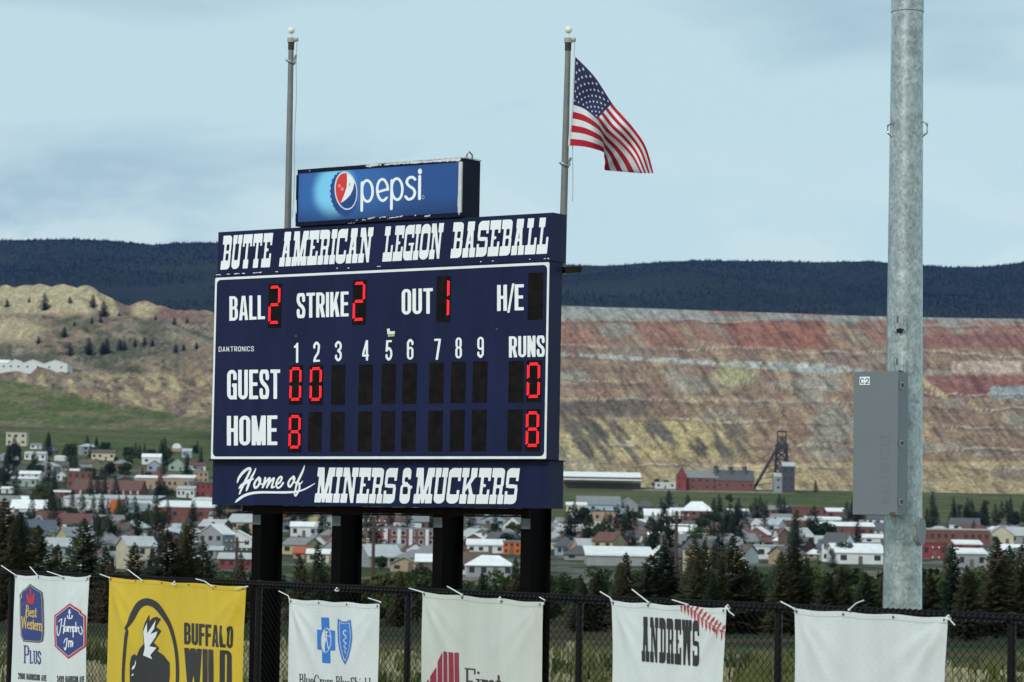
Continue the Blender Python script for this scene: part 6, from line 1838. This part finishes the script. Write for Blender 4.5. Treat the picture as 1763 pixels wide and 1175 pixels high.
H(1000, 1068, 902, 880, 'tan', 'brown', 'flat', 'tan brick row in front of the long grey roof', win=6, floors=1, rfrac=.06)
H(1110, 1164, 901, 878, 'white', 'white', 'shed', 'white hall with glaring roof left of the hipped school', win=3, rfrac=.5)
H(1156, 1210, 893, 876, 'white', 'white', 'shed', 'flat white annex against the hipped school', win=3, rfrac=.4)
H(1174, 1227, 902, 864, 'brick red', 'white', 'hip', 'brick school with a white hipped roof', 'school', 'school', win=4, floors=2, rfrac=.42)
H(1010, 1125, 975, 945, 'grey', 'white', 'shed', 'wide grey warehouse with cream roof right of the scoreboard', 'warehouse', 'warehouse', win=0, rfrac=.45, dp=24)
H(972, 1022, 965, 940, 'grey', 'dark grey', 'hip', 'house with a dark hipped roof left of the wide grey warehouse', 'house', 'house', win=2, rfrac=.6)
H(1284, 1300, 955, 942, 'blue grey', 'slate blue', 'gable_x', 'blue shed left of the white and teal store', 'shed', 'shed', win=1)
H(1298, 1349, 963, 940, 'white', 'pale grey', 'flat', 'white store with teal end among the trees', 'shop', 'shop', win=2, rfrac=.08)
H(1316, 1342, 940, 929, 'brown', 'red', 'gable_x', 'small house with dark red roof behind the white and teal store', 'house', 'house', win=2, rfrac=.6)
H(1344, 1426, 890, 874, 'brick red', 'brown', 'flat', 'faded brick row at the edge of the right field', win=7, rfrac=.06)
H(1424, 1464, 893, 876, 'brick red', 'white', 'shed', 'brick shed with white roof left of the cabinet', 'shed', 'shed', win=3, rfrac=.35)
H(1334, 1420, 913, 893, 'brick red', 'pale grey', 'shed', 'long bright brick building below the faded brick row', win=7, rfrac=.2)
H(1390, 1458, 905, 891, 'white', 'white', 'shed', 'white-fronted shop row left of the cabinet', 'shop', 'shop', win=5, rfrac=.35)
H(1408, 1505, 926, 900, 'brick red', 'white', 'gable_x', 'big brick building with curved white roof below the cabinet', win=8, rfrac=.25)
H(1485, 1530, 936, 922, 'white', 'white', 'shed', 'white shed left of the pole above the white hall', 'shed', 'shed', win=2, rfrac=.4)
H(1438, 1525, 972, 938, 'white', 'white', 'gable_x', 'large white hall with white roof left of the light pole', win=3, rfrac=.45, dp=26)
H(1390, 1416, 962, 951, 'tan', 'white', 'hip', 'small house with white hipped roof among the trees left of the white hall', 'house', 'house', win=2, rfrac=.5)
H(1588, 1704, 938, 911, 'brick red', 'pale grey', 'flat', 'long brick school with pale flat roof right of the pole', 'school', 'school', win=10, floors=1, rfrac=.08)
H(1702, 1745, 938, 906, 'cream', 'pale grey', 'gable_y', 'cream gabled house right of the long brick school', 'house', 'house', win=2, rfrac=.45)
H(1736, 1790, 936, 909, 'grey', 'pale blue' if False else 'pale grey', 'gable_x', 'grey house with pale roof at the right edge', 'house', 'house', win=3, rfrac=.5)
H(1588, 1630, 962, 936, 'bright red', 'red', 'flat', 'bright red wall block right of the pole', win=3, rfrac=.05)
H(1645, 1690, 948, 932, 'bright red', 'white', 'shed', 'red shop with white canopy roof below the brick school', 'shop', 'shop', win=3, rfrac=.4)
H(1648, 1698, 978, 947, 'grey', 'white', 'shed', 'grey store with white eave above the right-hand spruces', 'shop', 'shop', win=3, rfrac=.25)
# front pieces of the warehouse and details of hero buildings
def find(lbl): return [t for t, i, x, l in BUILD if l == lbl][0]
wh = find('big white warehouse with an orange panel on its front')
k_ = ground_at(184, 893)[1] / FPX
def front_panel(par, x0, x1, y0, y1, xc, yb, m, name, out=.35):
    b = MB(); b.bx((x0 - xc) * k_, (x1 - xc) * k_, -out, -.02, (yb - y1) * k_, (yb - y0) * k_); return b.build(name, m, par)
front_panel(wh, 190, 204, 862, 884, 184.5, 893, wmat('orange'), 'orange_panel', 1.6)
front_panel(wh, 205, 214, 860, 884, 184.5, 893, wmat('brick red'), 'red_door_panel')
front_panel(wh, 217, 256, 866, 898, 184.5, 893, wmat('blue grey'), 'loading_door', .5)
for x in (106.5, 131, 160):
    front_panel(wh, x, x + 1.0, 858, 892, 184.5, 893, wmat('grey'), 'downpipe', .12)
bh = find('long dark red brick hall with cream pillars behind the warehouse')
k_ = ground_at(181, 860)[1] / FPX
for x in np.arange(137, 240, 12.3):
    front_panel(bh, x, x + 3.2, 845, 860, 181, 860, wmat('cream'), 'pillar', .9)
bb = find('plain red brick block with a white rooftop hut')
k_ = ground_at(137, 842)[1] / FPX
b = MB(); b.bx(-19 * k_, -2 * k_, 1, 5, 29 * k_, 34 * k_); b.build('rooftop_hut', rmat('white'), bb)
ap = find('brick apartment block with white bays between the middle columns')
k_ = ground_at(694, 942)[1] / FPX
for x in (661, 684, 704, 732):
    front_panel(ap, x, x + 6, 912, 941, 694, 942, wmat('white'), 'white_bay', .6)
st = find('white store with teal end among the trees')
k_ = ground_at(1323, 963)[1] / FPX
front_panel(st, 1326, 1347, 943, 958, 1323.5, 963, mat('wall_teal', (.07, .30, .33), .7), 'teal_panel', .3)
sl_ = find('long low white-roofed mine shed on the green field')
k_ = ground_at(1036, 842)[1] / FPX
b = MB(); b.box((0, -4, 13 * k_), (67 * k_, 0, 0), (0, 4.2, -.9), (0, .08, .35)); b.build('canopy_roof', rmat('white'), sl_)
# brick chimney stack
p = ground_at(275, 846)
k_ = p[1] / FPX
ch = thing('chimney', 'tall square brick chimney rising among the tan buildings', 'chimney', tuple(p))
ch['_base'] = (0, 0, 0)
b = MB(); b.tube([(0, 0, -1), (0, 0, 39 * k_)], [1.3, .9], 4); b.build('stack', wmat('brick red'), ch)
b = MB(); b.tube([(0, 0, 39 * k_ + .01), (0, 0, 39 * k_ + .7)], [1.15, 1.15], 4); b.build('cap', wmat('brown'), ch)

# ordinary houses filling the streets
def hides(x, y, w, h, most):
    for x0, x1, yt, yb in HBOX:
        if y < yb - 2: continue
        ox = min(x + w / 2, x1) - max(x - w / 2, x0); oy = min(y, yb) - max(y - h, yt)
        if ox > 0 and oy > 0 and ox * oy > most * (x1 - x0) * (yb - yt): return True
    return False
random.seed(77)
placed = [(px_of(t.location)[0], px_of(t.location)[1], 22) for t, i, x, l in BUILD]
zones = [((0, 362), (776, 985), 85), ((372, 436), (895, 985), 9), ((496, 572), (895, 990), 12), ((632, 746), (895, 992), 16), ((806, 897), (895, 992), 14), ((972, 1235), (884, 985), 62), ((1235, 1522), (892, 985), 58), ((1590, 1763), (925, 990), 14)]
wl = ['white', 'white', 'cream', 'grey', 'tan', 'blue grey', 'pale green', 'brown', 'brick red', 'yellow', 'white', 'grey']
rl = ['grey', 'dark grey', 'brown', 'pale grey', 'grey', 'dark grey', 'white', 'slate blue', 'red', 'pale grey']
for (xa, xb), (ya, yb), n in zones:
    c = 0; tries = 0
    while c < n and tries < n * 40:
        tries += 1
        x = random.uniform(xa, xb); y = ya + (yb - ya) * random.random() ** .85
        if xa == 0 and y < 776 + (x / 360) * 20: continue
        if any(abs(x - a) < r_ * .7 and abs(y - b_) < 7 for a, b_, r_ in placed): continue
        p = ground_at(x, y)
        w = random.uniform(7, 11.5); stl = random.choice(['gable_x', 'gable_y', 'gable_x', 'hip'])
        if y > 930: w *= .8
        fl_ = 2 if random.random() < .25 else 1
        if hides(x, y, w * FPX / p[1], (2.6 * fl_ + 2.2) * FPX / p[1], .10): continue
        wc = random.choice(wl); rc = random.choice(rl)
        h = 2.6 * fl_
        building(p, w, random.uniform(7, 10), h, wc, rc, stl, random.choice([0, .25, -.3, .45, -.5]), 'house', 'house', None, random.uniform(1.6, 2.7), random.choice([2, 2, 3]), fl_, ('fill', (wc, rc, stl)))
        placed.append((x, y, 20)); c += 1

# town trees
random.seed(5)
tz = [((0, 362), (775, 985), 210), ((372, 436), (890, 985), 24), ((496, 572), (888, 990), 26), ((632, 746), (900, 992), 28), ((806, 897), (905, 992), 24), ((972, 1235), (885, 985), 130), ((1235, 1522), (895, 985), 130), ((1590, 1763), (890, 990), 52)]
for (xa, xb), (ya, yb), n in tz:
    for k in range(n):
        x = random.uniform(xa, xb); y = random.uniform(ya, yb)
        p = ground_at(x, y)
        if hides(x, y, 6 * FPX / p[1], 8 * FPX / p[1], .22): continue
        _nl = sum(1 for q in TREES if q[0].name.startswith('leafy')); _nc = sum(1 for q in TREES if q[0].name.startswith('conifer'))
        if _nl > 268 and _nc > 268: continue
        if random.random() < .46 or _nl > 268:
            tree('low', random.randrange(4), p, random.uniform(8, 14), random.uniform(.8, 1.2), 'conifer_tree', 'tree', ('towncon', None))
        else:
            tree('broad', random.randrange(6), p, random.choice([3.2, 4.2, 5.5, 7, 9]) * random.uniform(.9, 1.1), random.uniform(.95, 1.4), 'leafy_tree', 'tree', ('townleaf', None))
# conspicuous single trees: (x, base row, tip row, kind)
for x, yb, yt, kd in ((83, 775, 743, 'low'), (150, 775, 750, 'low'), (166, 775, 752, 'low'), (92, 850, 806, 'low'), (27, 862, 808, 'low'), (78, 862, 826, 'broad'), (70, 872, 830, 'broad'), (190, 825, 795, 'broad'), (215, 822, 795, 'broad'), (333, 906, 862, 'low'), (378, 915, 872, 'low'), (403, 915, 872, 'low'), (398, 925, 880, 'broad'),
                      (986, 895, 868, 'low'), (1018, 915, 882, 'low'), (1050, 920, 882, 'low'), (1120, 912, 892, 'broad'), (1165, 915, 888, 'broad'), (1200, 912, 890, 'broad'), (1240, 912, 892, 'low'), (1308, 925, 912, 'broad'), (1398, 930, 899, 'low'), (1412, 948, 915, 'low'), (1428, 950, 920, 'low'), (1467, 900, 865, 'low'), (1434, 978, 945, 'low'),
                      (1256, 868, 848, 'broad'), (1653, 880, 866, 'broad'), (1680, 905, 880, 'broad'), (1694, 908, 884, 'broad'), (1733, 885, 860, 'low'), (1720, 902, 880, 'low'), (1748, 910, 880, 'broad'), (1765, 905, 872, 'broad'), (1700, 845 + 25, 862, 'broad'), (1130, 838, 820, 'broad'), (1148, 838, 823, 'broad'), (1404, 848, 826, 'low')):
    p = ground_at(x, yb)
    tree(kd, random.randrange(4), p, max(3, (yb - yt) * p[1] / FPX), random.uniform(.9, 1.15), 'conifer_tree' if kd == 'low' else 'leafy_tree', 'tree', ('single', None))
# trees on the bare hill at left: (x, base row, tip row)
for x, yb, yt in ((76, 536, 510), (120, 524, 512), (160, 531, 510), (178, 546, 522), (110, 582, 565), (66, 594, 583), (120, 613, 592), (152, 612, 585), (183, 610, 586), (176, 612, 592), (206, 604, 586), (214, 604, 590), (232, 600, 588), (248, 598, 584), (262, 598, 586), (302, 608, 594), (338, 604, 592), (316, 604, 594), (158, 558, 548), (173, 556, 546), (12, 530, 518), (50, 522, 514), (128, 562, 554), (300, 560, 548), (322, 558, 549), (268, 552, 545), (205, 545, 539)):
    p = ground_at(x, yb, 2010, 3900)
    tree('low', random.randrange(4), p, max(5, (yb - yt) * p[1] / FPX * 1.15), 1.7, 'pine_tree', 'tree', ('hill', None))

# ------------------------------------------------------------------ mine buildings
# white sheds on the left hill
p0 = ground_at(57, 641, 2010, 3900)
k_ = p0[1] / FPX
for i, (xa, xb) in enumerate(((-12, 12), (12, 38), (38, 74), (74, 116))):
    p = np.array([(((xa + xb) / 2) - 57) * k_, 0, 0]) + p0
    building(p, (xb - xa) * k_, 30, 13 * k_, 'white', 'white', 'gable_y' if i else 'gable_x', 0, 'shed', 'shed',
             ['white metal shed at the picture edge, leftmost of the row on the hill', 'second white metal shed of the row on the left hill', 'third white metal shed of the row on the left hill', 'rightmost and widest white metal shed on the left hill'][i], 7 * k_, 2, 1, ('hero', None), door=False)
# red mine halls
p0 = ground_at(1205, 845); k_ = p0[1] / FPX
building(p0, 62 * k_, 20, 22 * k_, 'brick red', 'grey', 'gable_x', 0, 'mine_hall', 'mine building', 'red mine hall with grey roof, left of the headframe', 13 * k_, 5, 2, ('hero', None))
building(p0 + np.array([-32 * k_, -5, 0]), 15 * k_, 16, 26 * k_, 'bright red', 'dark grey', 'gable_y', 0, 'mine_hall', 'mine building', 'narrow red gabled end building of the mine halls', 12 * k_, 2, 2, ('hero', None))
building(p0 + np.array([60 * k_, -2, 0]), 66 * k_, 22, 18 * k_, 'brick red', 'dark grey', 'gable_x', 0, 'mine_hall', 'mine building', 'weathered red mine hall nearest the headframe', 18 * k_, 5, 1, ('hero', None))
for dx, hh in ((28, 10), (54, 8), (78, 9)):
    pp = p0 + np.array([dx * k_, 6, 0])
    t = thing('roof_ventilator', None, 'ventilator', tuple(pp)); t['_base'] = (0, 0, 0)
    b = MB(); b.tube([(0, 0, 18 * k_), (0, 0, (36 + hh * .6) * k_)], [2.1, 1.6], 6); b.build('duct', rmat('dark grey'), t)
    b = MB(); b.tube([(0, 0, (36 + hh * .6) * k_), (0, 0, (38 + hh * .6) * k_)], [2.6, 1.0], 6); b.build('hood', rmat('dark grey'), t)
    tag(t, {28: 'dark roof ventilator over the left mine hall, nearest the red gable', 54: 'middle dark ventilator over the mine halls', 78: 'dark ventilator over the mine halls nearest the headframe'}[dx], 'ventilator', 'ventilators over the mine halls')
# headframe
p0 = ground_at(1345, 846); k_ = p0[1] / FPX
hf = thing('headframe', 'tall black steel mine headframe with back legs standing on the field', 'headframe', tuple(p0)); hf['_base'] = (0, 0, 0)
steel = mat('headframe_steel', (.03, .03, .032), .7, .3, .3)
TOPZ = 96 * k_
def legs(nm, a, b_, r=.62):
    m_ = MB(); m_.tube([a, b_], r, 6); m_.build(nm, steel, hf)
hw0, hw1 = 13 * k_, 7.5 * k_
for sx_ in (-1, 1):
    for sy in (-1, 1):
        legs('leg', (sx_ * hw0, sy * 7, -2), (sx_ * hw1, sy * 4, TOPZ * .86))
    legs('back_leg', (-52 * k_, sx_ * 5.5, -2), (-hw1, sx_ * 4, TOPZ * .78), .8)
for i in range(6):
    q0, q1 = i / 6, (i + 1) / 6
    for sy in (-1, 1):
        x0_, x1_ = hw0 + (hw1 - hw0) * q0, hw0 + (hw1 - hw0) * q1
        y0_, y1_ = 7 - 3 * q0, 7 - 3 * q1
        z0_, z1_ = TOPZ * .86 * q0, TOPZ * .86 * q1
        legs('brace', (-x0_, sy * y0_, z0_), (x1_, sy * y1_, z1_), .34); legs('brace', (x0_, sy * y0_, z0_), (-x1_, sy * y1_, z1_), .34)
        legs('girt', (-x1_, sy * y1_, z1_), (x1_, sy * y1_, z1_), .34)
    q = .12 + .14 * i
    if q < .8:
        xb_ = -52 * k_ + (52 * k_ - hw1) * q / .78 * .78
        legs('back_tie', (-52 * k_ + (52 * k_ - hw1) * q, -5.3, TOPZ * .78 * q), (-hw0 + (hw0 - hw1) * q, -6, TOPZ * .78 * q + 2), .3)
b = MB(); b.bx(-hw1 * 1.35, hw1 * 1.35, -5, 5, TOPZ * .74, TOPZ * .84); b.build('sheave_deck', steel, hf)
for sx_ in (-1, 1):
    b = MB(); c_ = np.array([sx_ * 3.2 * k_, 0, TOPZ * .93])
    b.tube([c_ + np.array([4.3 * k_ * math.cos(a), 0, 4.3 * k_ * math.sin(a)]) for a in np.linspace(0, 2 * math.pi, 17)], .4, 5); b.tube([c_ - [4.3 * k_, 0, 0], c_ + [4.3 * k_, 0, 0]], .25, 5); b.tube([c_ - [0, 0, 4.3 * k_], c_ + [0, 0, 4.3 * k_]], .25, 5)
    b.build('sheave_wheel', steel, hf)
b = MB()
for sx_ in (-1, 1):
    b.tube([(sx_ * hw1, 0, TOPZ * .84), (sx_ * hw1 * .95, 0, TOPZ * 1.07)], .5, 5)
b.tube([(-hw1 * 1.1, 0, TOPZ * 1.07), (hw1 * 1.1, 0, TOPZ * 1.07)], .6, 5); b.build('crown_gantry', steel, hf)
# ore bin tower beside it
pb = ground_at(1354, 848); k_ = pb[1] / FPX
ob = building(pb + np.array([0, -14, 0]), 21 * k_, 12, 44 * k_, 'grey', 'pale grey', 'gable_x', 0, 'ore_bin', 'ore bin', 'dark grey ore bin tower with pale roof in front of the headframe', 7 * k_, 2, 3, ('hero', None), wallm=mat('dark_bin_sheet', (.055, .055, .062), .7, .3, .2), door=False)
building(pb + np.array([-17 * k_, -12, 0]), 14 * k_, 10, 26 * k_, 'grey', 'pale grey', 'gable_x', 0, 'ore_bin', 'ore bin', 'lower grey bin leaning against the ore bin tower', 6 * k_, 1, 2, ('hero', None), door=False)

# ------------------------------------------------------------------ small things in the middle ground
def utility_pole(x, ytop, d, label, lamps=()):
    p = at_depth(x, ytop, d); zg = gz(p[0], p[1])
    t = thing('utility_pole', label, 'utility pole', (p[0], p[1], zg), group='wooden utility poles'); t['_base'] = (0, 0, 0)
    h = p[2] - zg
    b = MB(); b.tube([(0, 0, -1), (0, 0, h)], [.20, .13], 8); b.build('post', mat('creosoted_wood', (.075, .042, .032), .85, .3, 3), t)
    for zz_ in (h - .5, h - 1.3):
        b = MB(); b.bx(-1.1, 1.1, -.16, -.04 - .09, zz_ - .06, zz_ + .06); b.build('crossarm', MATS['creosoted_wood'], t)
        for xx in (-1.0, -.5, .5, 1.0):
            b = MB(); b.tube([(xx, -.145, zz_ + .061), (xx, -.145, zz_ + .2)], .05, 6); b.build('insulator', white_trim, t)
    for dz, sx_ in lamps:
        b = MB(); b.tube([(sx_ * .17, 0, h - dz - .15), (sx_ * 1.2, 0, h - dz)], .04, 5); b.build('lamp_arm', bare_steel, t)
        b = MB(); b.bx(sx_ * 1.2 - .45, sx_ * 1.2 + .45, -.2, .2, h - dz - .02, h - dz + .16); b.build('lamp_head', bare_steel, t)
utility_pole(1165, 880, 250, 'brown wooden utility pole among the spruces left of the stitched banner', ((4.2, 1), (6.2, -1)))
utility_pole(644, 890, 260, 'utility pole between the two middle scoreboard columns', ())
utility_pole(1627, 935, 230, 'utility pole in front of the spruce right of the light pole', ((2.4, 1), (4.2, -1), (5.0, -1)))
utility_pole(408, 925, 280, 'utility pole left of the first scoreboard column', ())
# tall dry grass on the bank behind the fence
rg = random.Random(31)
gb = MB()
for k in range(4200):
    d = 28 + 40 * rg.random() ** .8
    x = (rg.uniform(-120, 1890) - CX) / FPX * d
    if ((np.array([x, d, 0]) - F0) @ FN) > -.6: continue
    zg = gz(x, d)
    dn = vnoise(x / 1.6, d / 4.0, 3)
    if dn < .38: continue
    pal = vnoise(x / 1.1, d / 2.5, 8)
    mi = 0 if pal > .58 else 1 if pal > .36 else 2
    hh = rg.uniform(.18, .5) * (1 if mi < 2 else .8) * (.6 + dn)
    for q in range(6):
        a = rg.random() * 6.28; ln = rg.uniform(.05, .3) * hh; bw = rg.uniform(.012, .03)
        px_, py_ = x + rg.uniform(-.12, .12), d + rg.uniform(-.12, .12)
        gb.add([(px_ - bw, py_, zg - .03), (px_ + bw, py_, zg - .03), (px_ + math.cos(a) * ln + bw * .7, py_ + math.sin(a) * ln, zg + hh), (px_ + math.cos(a) * ln - bw * .7, py_ + math.sin(a) * ln, zg + hh * .94)], [(0, 1, 2, 3)], mi)
go = gb.build('dry_grass', [mat('straw_grass', (.30, .28, .17), .9, .3, 1), mat('yellow_green_grass', (.10, .11, .035), .9, .3, 1), mat('green_grass', (.035, .048, .015), .9, .3, 1)])
tag(go, 'tall dry grass on the bank just behind the fence', 'grass', kind='stuff')

# ------------------------------------------------------------------ labels for the many
ORD = ['first', 'second', 'third', 'fourth', 'fifth', 'sixth', 'seventh', 'eighth', 'ninth', 'tenth', 'eleventh', 'twelfth', 'thirteenth', 'fourteenth', 'fifteenth', 'sixteenth', 'seventeenth', 'eighteenth', 'nineteenth', 'twentieth']
def ordn(i):
    if i < 20: return ORD[i]
    tens = {2: 'twenty', 3: 'thirty', 4: 'forty', 5: 'fifty', 6: 'sixty', 7: 'seventy', 8: 'eighty', 9: 'ninety'}[(i + 1) // 10]
    u_ = (i + 1) % 10
    return (tens[:-1] + 'ieth') if u_ == 0 else tens + '-' + ORD[u_ - 1]
def zone(x, y):
    if x < 90: return 'town at the far left', 'l1'
    if x < 200: return 'town around the white warehouse', 'l2'
    if x < 285: return 'town left of the brick chimney', 'l3'
    if x < 366: return 'town touching the scoreboard edge', 'l4'
    if x < 440: return 'gap beside the first column', 'g1'
    if x < 600: return 'first gap between the columns', 'g2'
    if x < 775: return 'middle gap between the columns', 'g3'
    if x < 935: return 'last gap between the columns', 'g4'
    if x < 1080: return 'town just right of the scoreboard', 'r0'
    if x < 1240: return 'town below the red mine halls', 'r1'
    if x < 1390: return 'town below the headframe', 'r2'
    if x < 1545: return 'town left of the light pole', 'r2'
    return 'town right of the light pole', 'r3'
def fence_zone(x):
    for lim, nm in ((25, 'left of the hotel banner'), (172, 'over the hotel banner'), (300, 'over the left half of the yellow banner'), (430, 'over the right half of the yellow banner'), (575, 'over the left of the cross banner'), (690, 'over the right of the cross banner'), (830, 'over the left of the ivory banner'), (945, 'over the right of the ivory banner'),
                    (1050, 'left of the stitched banner'), (1150, 'over the left of the stitched banner'), (1255, 'over the right of the stitched banner'), (1367, 'left of the blank banner'), (1470, 'over the left of the blank banner'), (1560, 'just left of the light pole'), (1650, 'just right of the light pole'), (9999, 'at the right edge')):
        if x < lim: return nm
def depth_word(y): return 'far' if y < 850 else 'middle' if y < 915 else 'near'
from collections import defaultdict
grp = defaultdict(list)
for t, info, x, lbl in BUILD:
    if info and info[0] == 'fill':
        yy = px_of(t.location)[1]
        wc, rc, stl = info[1]
        grp[(wc, rc, stl[:5], zone(x, yy)[0], depth_word(yy))].append((x, t))
for key, lst in grp.items():
    wc, rc, stl, zn, dw = key
    form = 'hipped' if stl.startswith('hip') else 'gable'
    lst.sort(key=lambda q: q[0])
    for i, (x, t) in enumerate(lst):
        pre = '' if len(lst) == 1 else ORD[i] + ' '
        lab = '%s%s house, %s %s roof, %s %s' % (pre, wc, rc, form, {'far': 'high in', 'middle': 'midway in', 'near': 'low in'}[dw], zn)
        tag(t, lab, 'house', 'houses of the town')
for t, info, x, lbl in BUILD:
    if info and info[0] == 'hero': t['group'] = 'buildings of the town' if t.name.split('.')[0] not in ('mine_hall', 'ore_bin') else 'mine buildings'
grp = defaultdict(list)
for t, info, x in TREES:
    yy = px_of(t.location)[1]
    nm = t.name.split('.')[0].replace('_tree', '')
    if info[0] in ('row', 'leafrow'): grp[(info[0], nm, fence_zone(x), '')].append((x, t))
    elif info[0] == 'hill': grp[(info[0], nm, '', '')].append((x, t))
    else: grp[('town', nm, zone(x, yy)[0], depth_word(yy))].append((x, t))
for (kd, nm, zn, dw), lst in grp.items():
    lst.sort(key=lambda q: q[0])
    n_ = len(lst)
    for i, (x, t) in enumerate(lst):
        if kd == 'row': lab = 'dark spruce behind the fence, %s%s' % (zn, '' if n_ == 1 else ', %s from left' % ordn(i)); g_ = 'spruces behind the fence'
        elif kd == 'leafrow': lab = 'leafy tree below the town, %s%s' % (zn, '' if n_ == 1 else ', %s from left' % ordn(i)); g_ = 'leafy trees behind the fence'
        elif kd == 'hill': lab = 'small dark pine on the bare left hill, %s from left' % ordn(i); g_ = 'pines on the bare hill'
        else:
            lab = '%s%s tree %s %s' % ('' if n_ == 1 else ordn(i) + ' ', 'green leafy' if nm == 'leafy' else 'dark pointed', {'far': 'high in', 'middle': 'midway in', 'near': 'low in'}[dw], zn)
            if n_ > 1: lab += ', counted from left'
            g_ = 'trees in the town'
        tag(t, lab, 'tree', g_)

# ------------------------------------------------------------------ haze
hz = MB(); hz.bx(-4200, 4200, -300, 8600, -40, 960)
hm = bpy.data.materials.new('haze_air'); hm.use_nodes = True
nt = hm.node_tree; nt.nodes.clear()
out = nt.nodes.new('ShaderNodeOutputMaterial'); pv = nt.nodes.new('ShaderNodeVolumePrincipled')
pv.inputs['Color'].default_value = (.15, .33, 1.0, 1)
pv.inputs['Density'].default_value = 1.7e-5
pv.inputs['Anisotropy'].default_value = 0.0
nt.links.new(pv.outputs[0], out.inputs['Volume'])
ho = hz.build('haze', hm)
tag(ho, 'thin bluish haze filling the valley air', 'haze', kind='stuff')

for o in BASES:
    if '_base' in o: del o['_base']
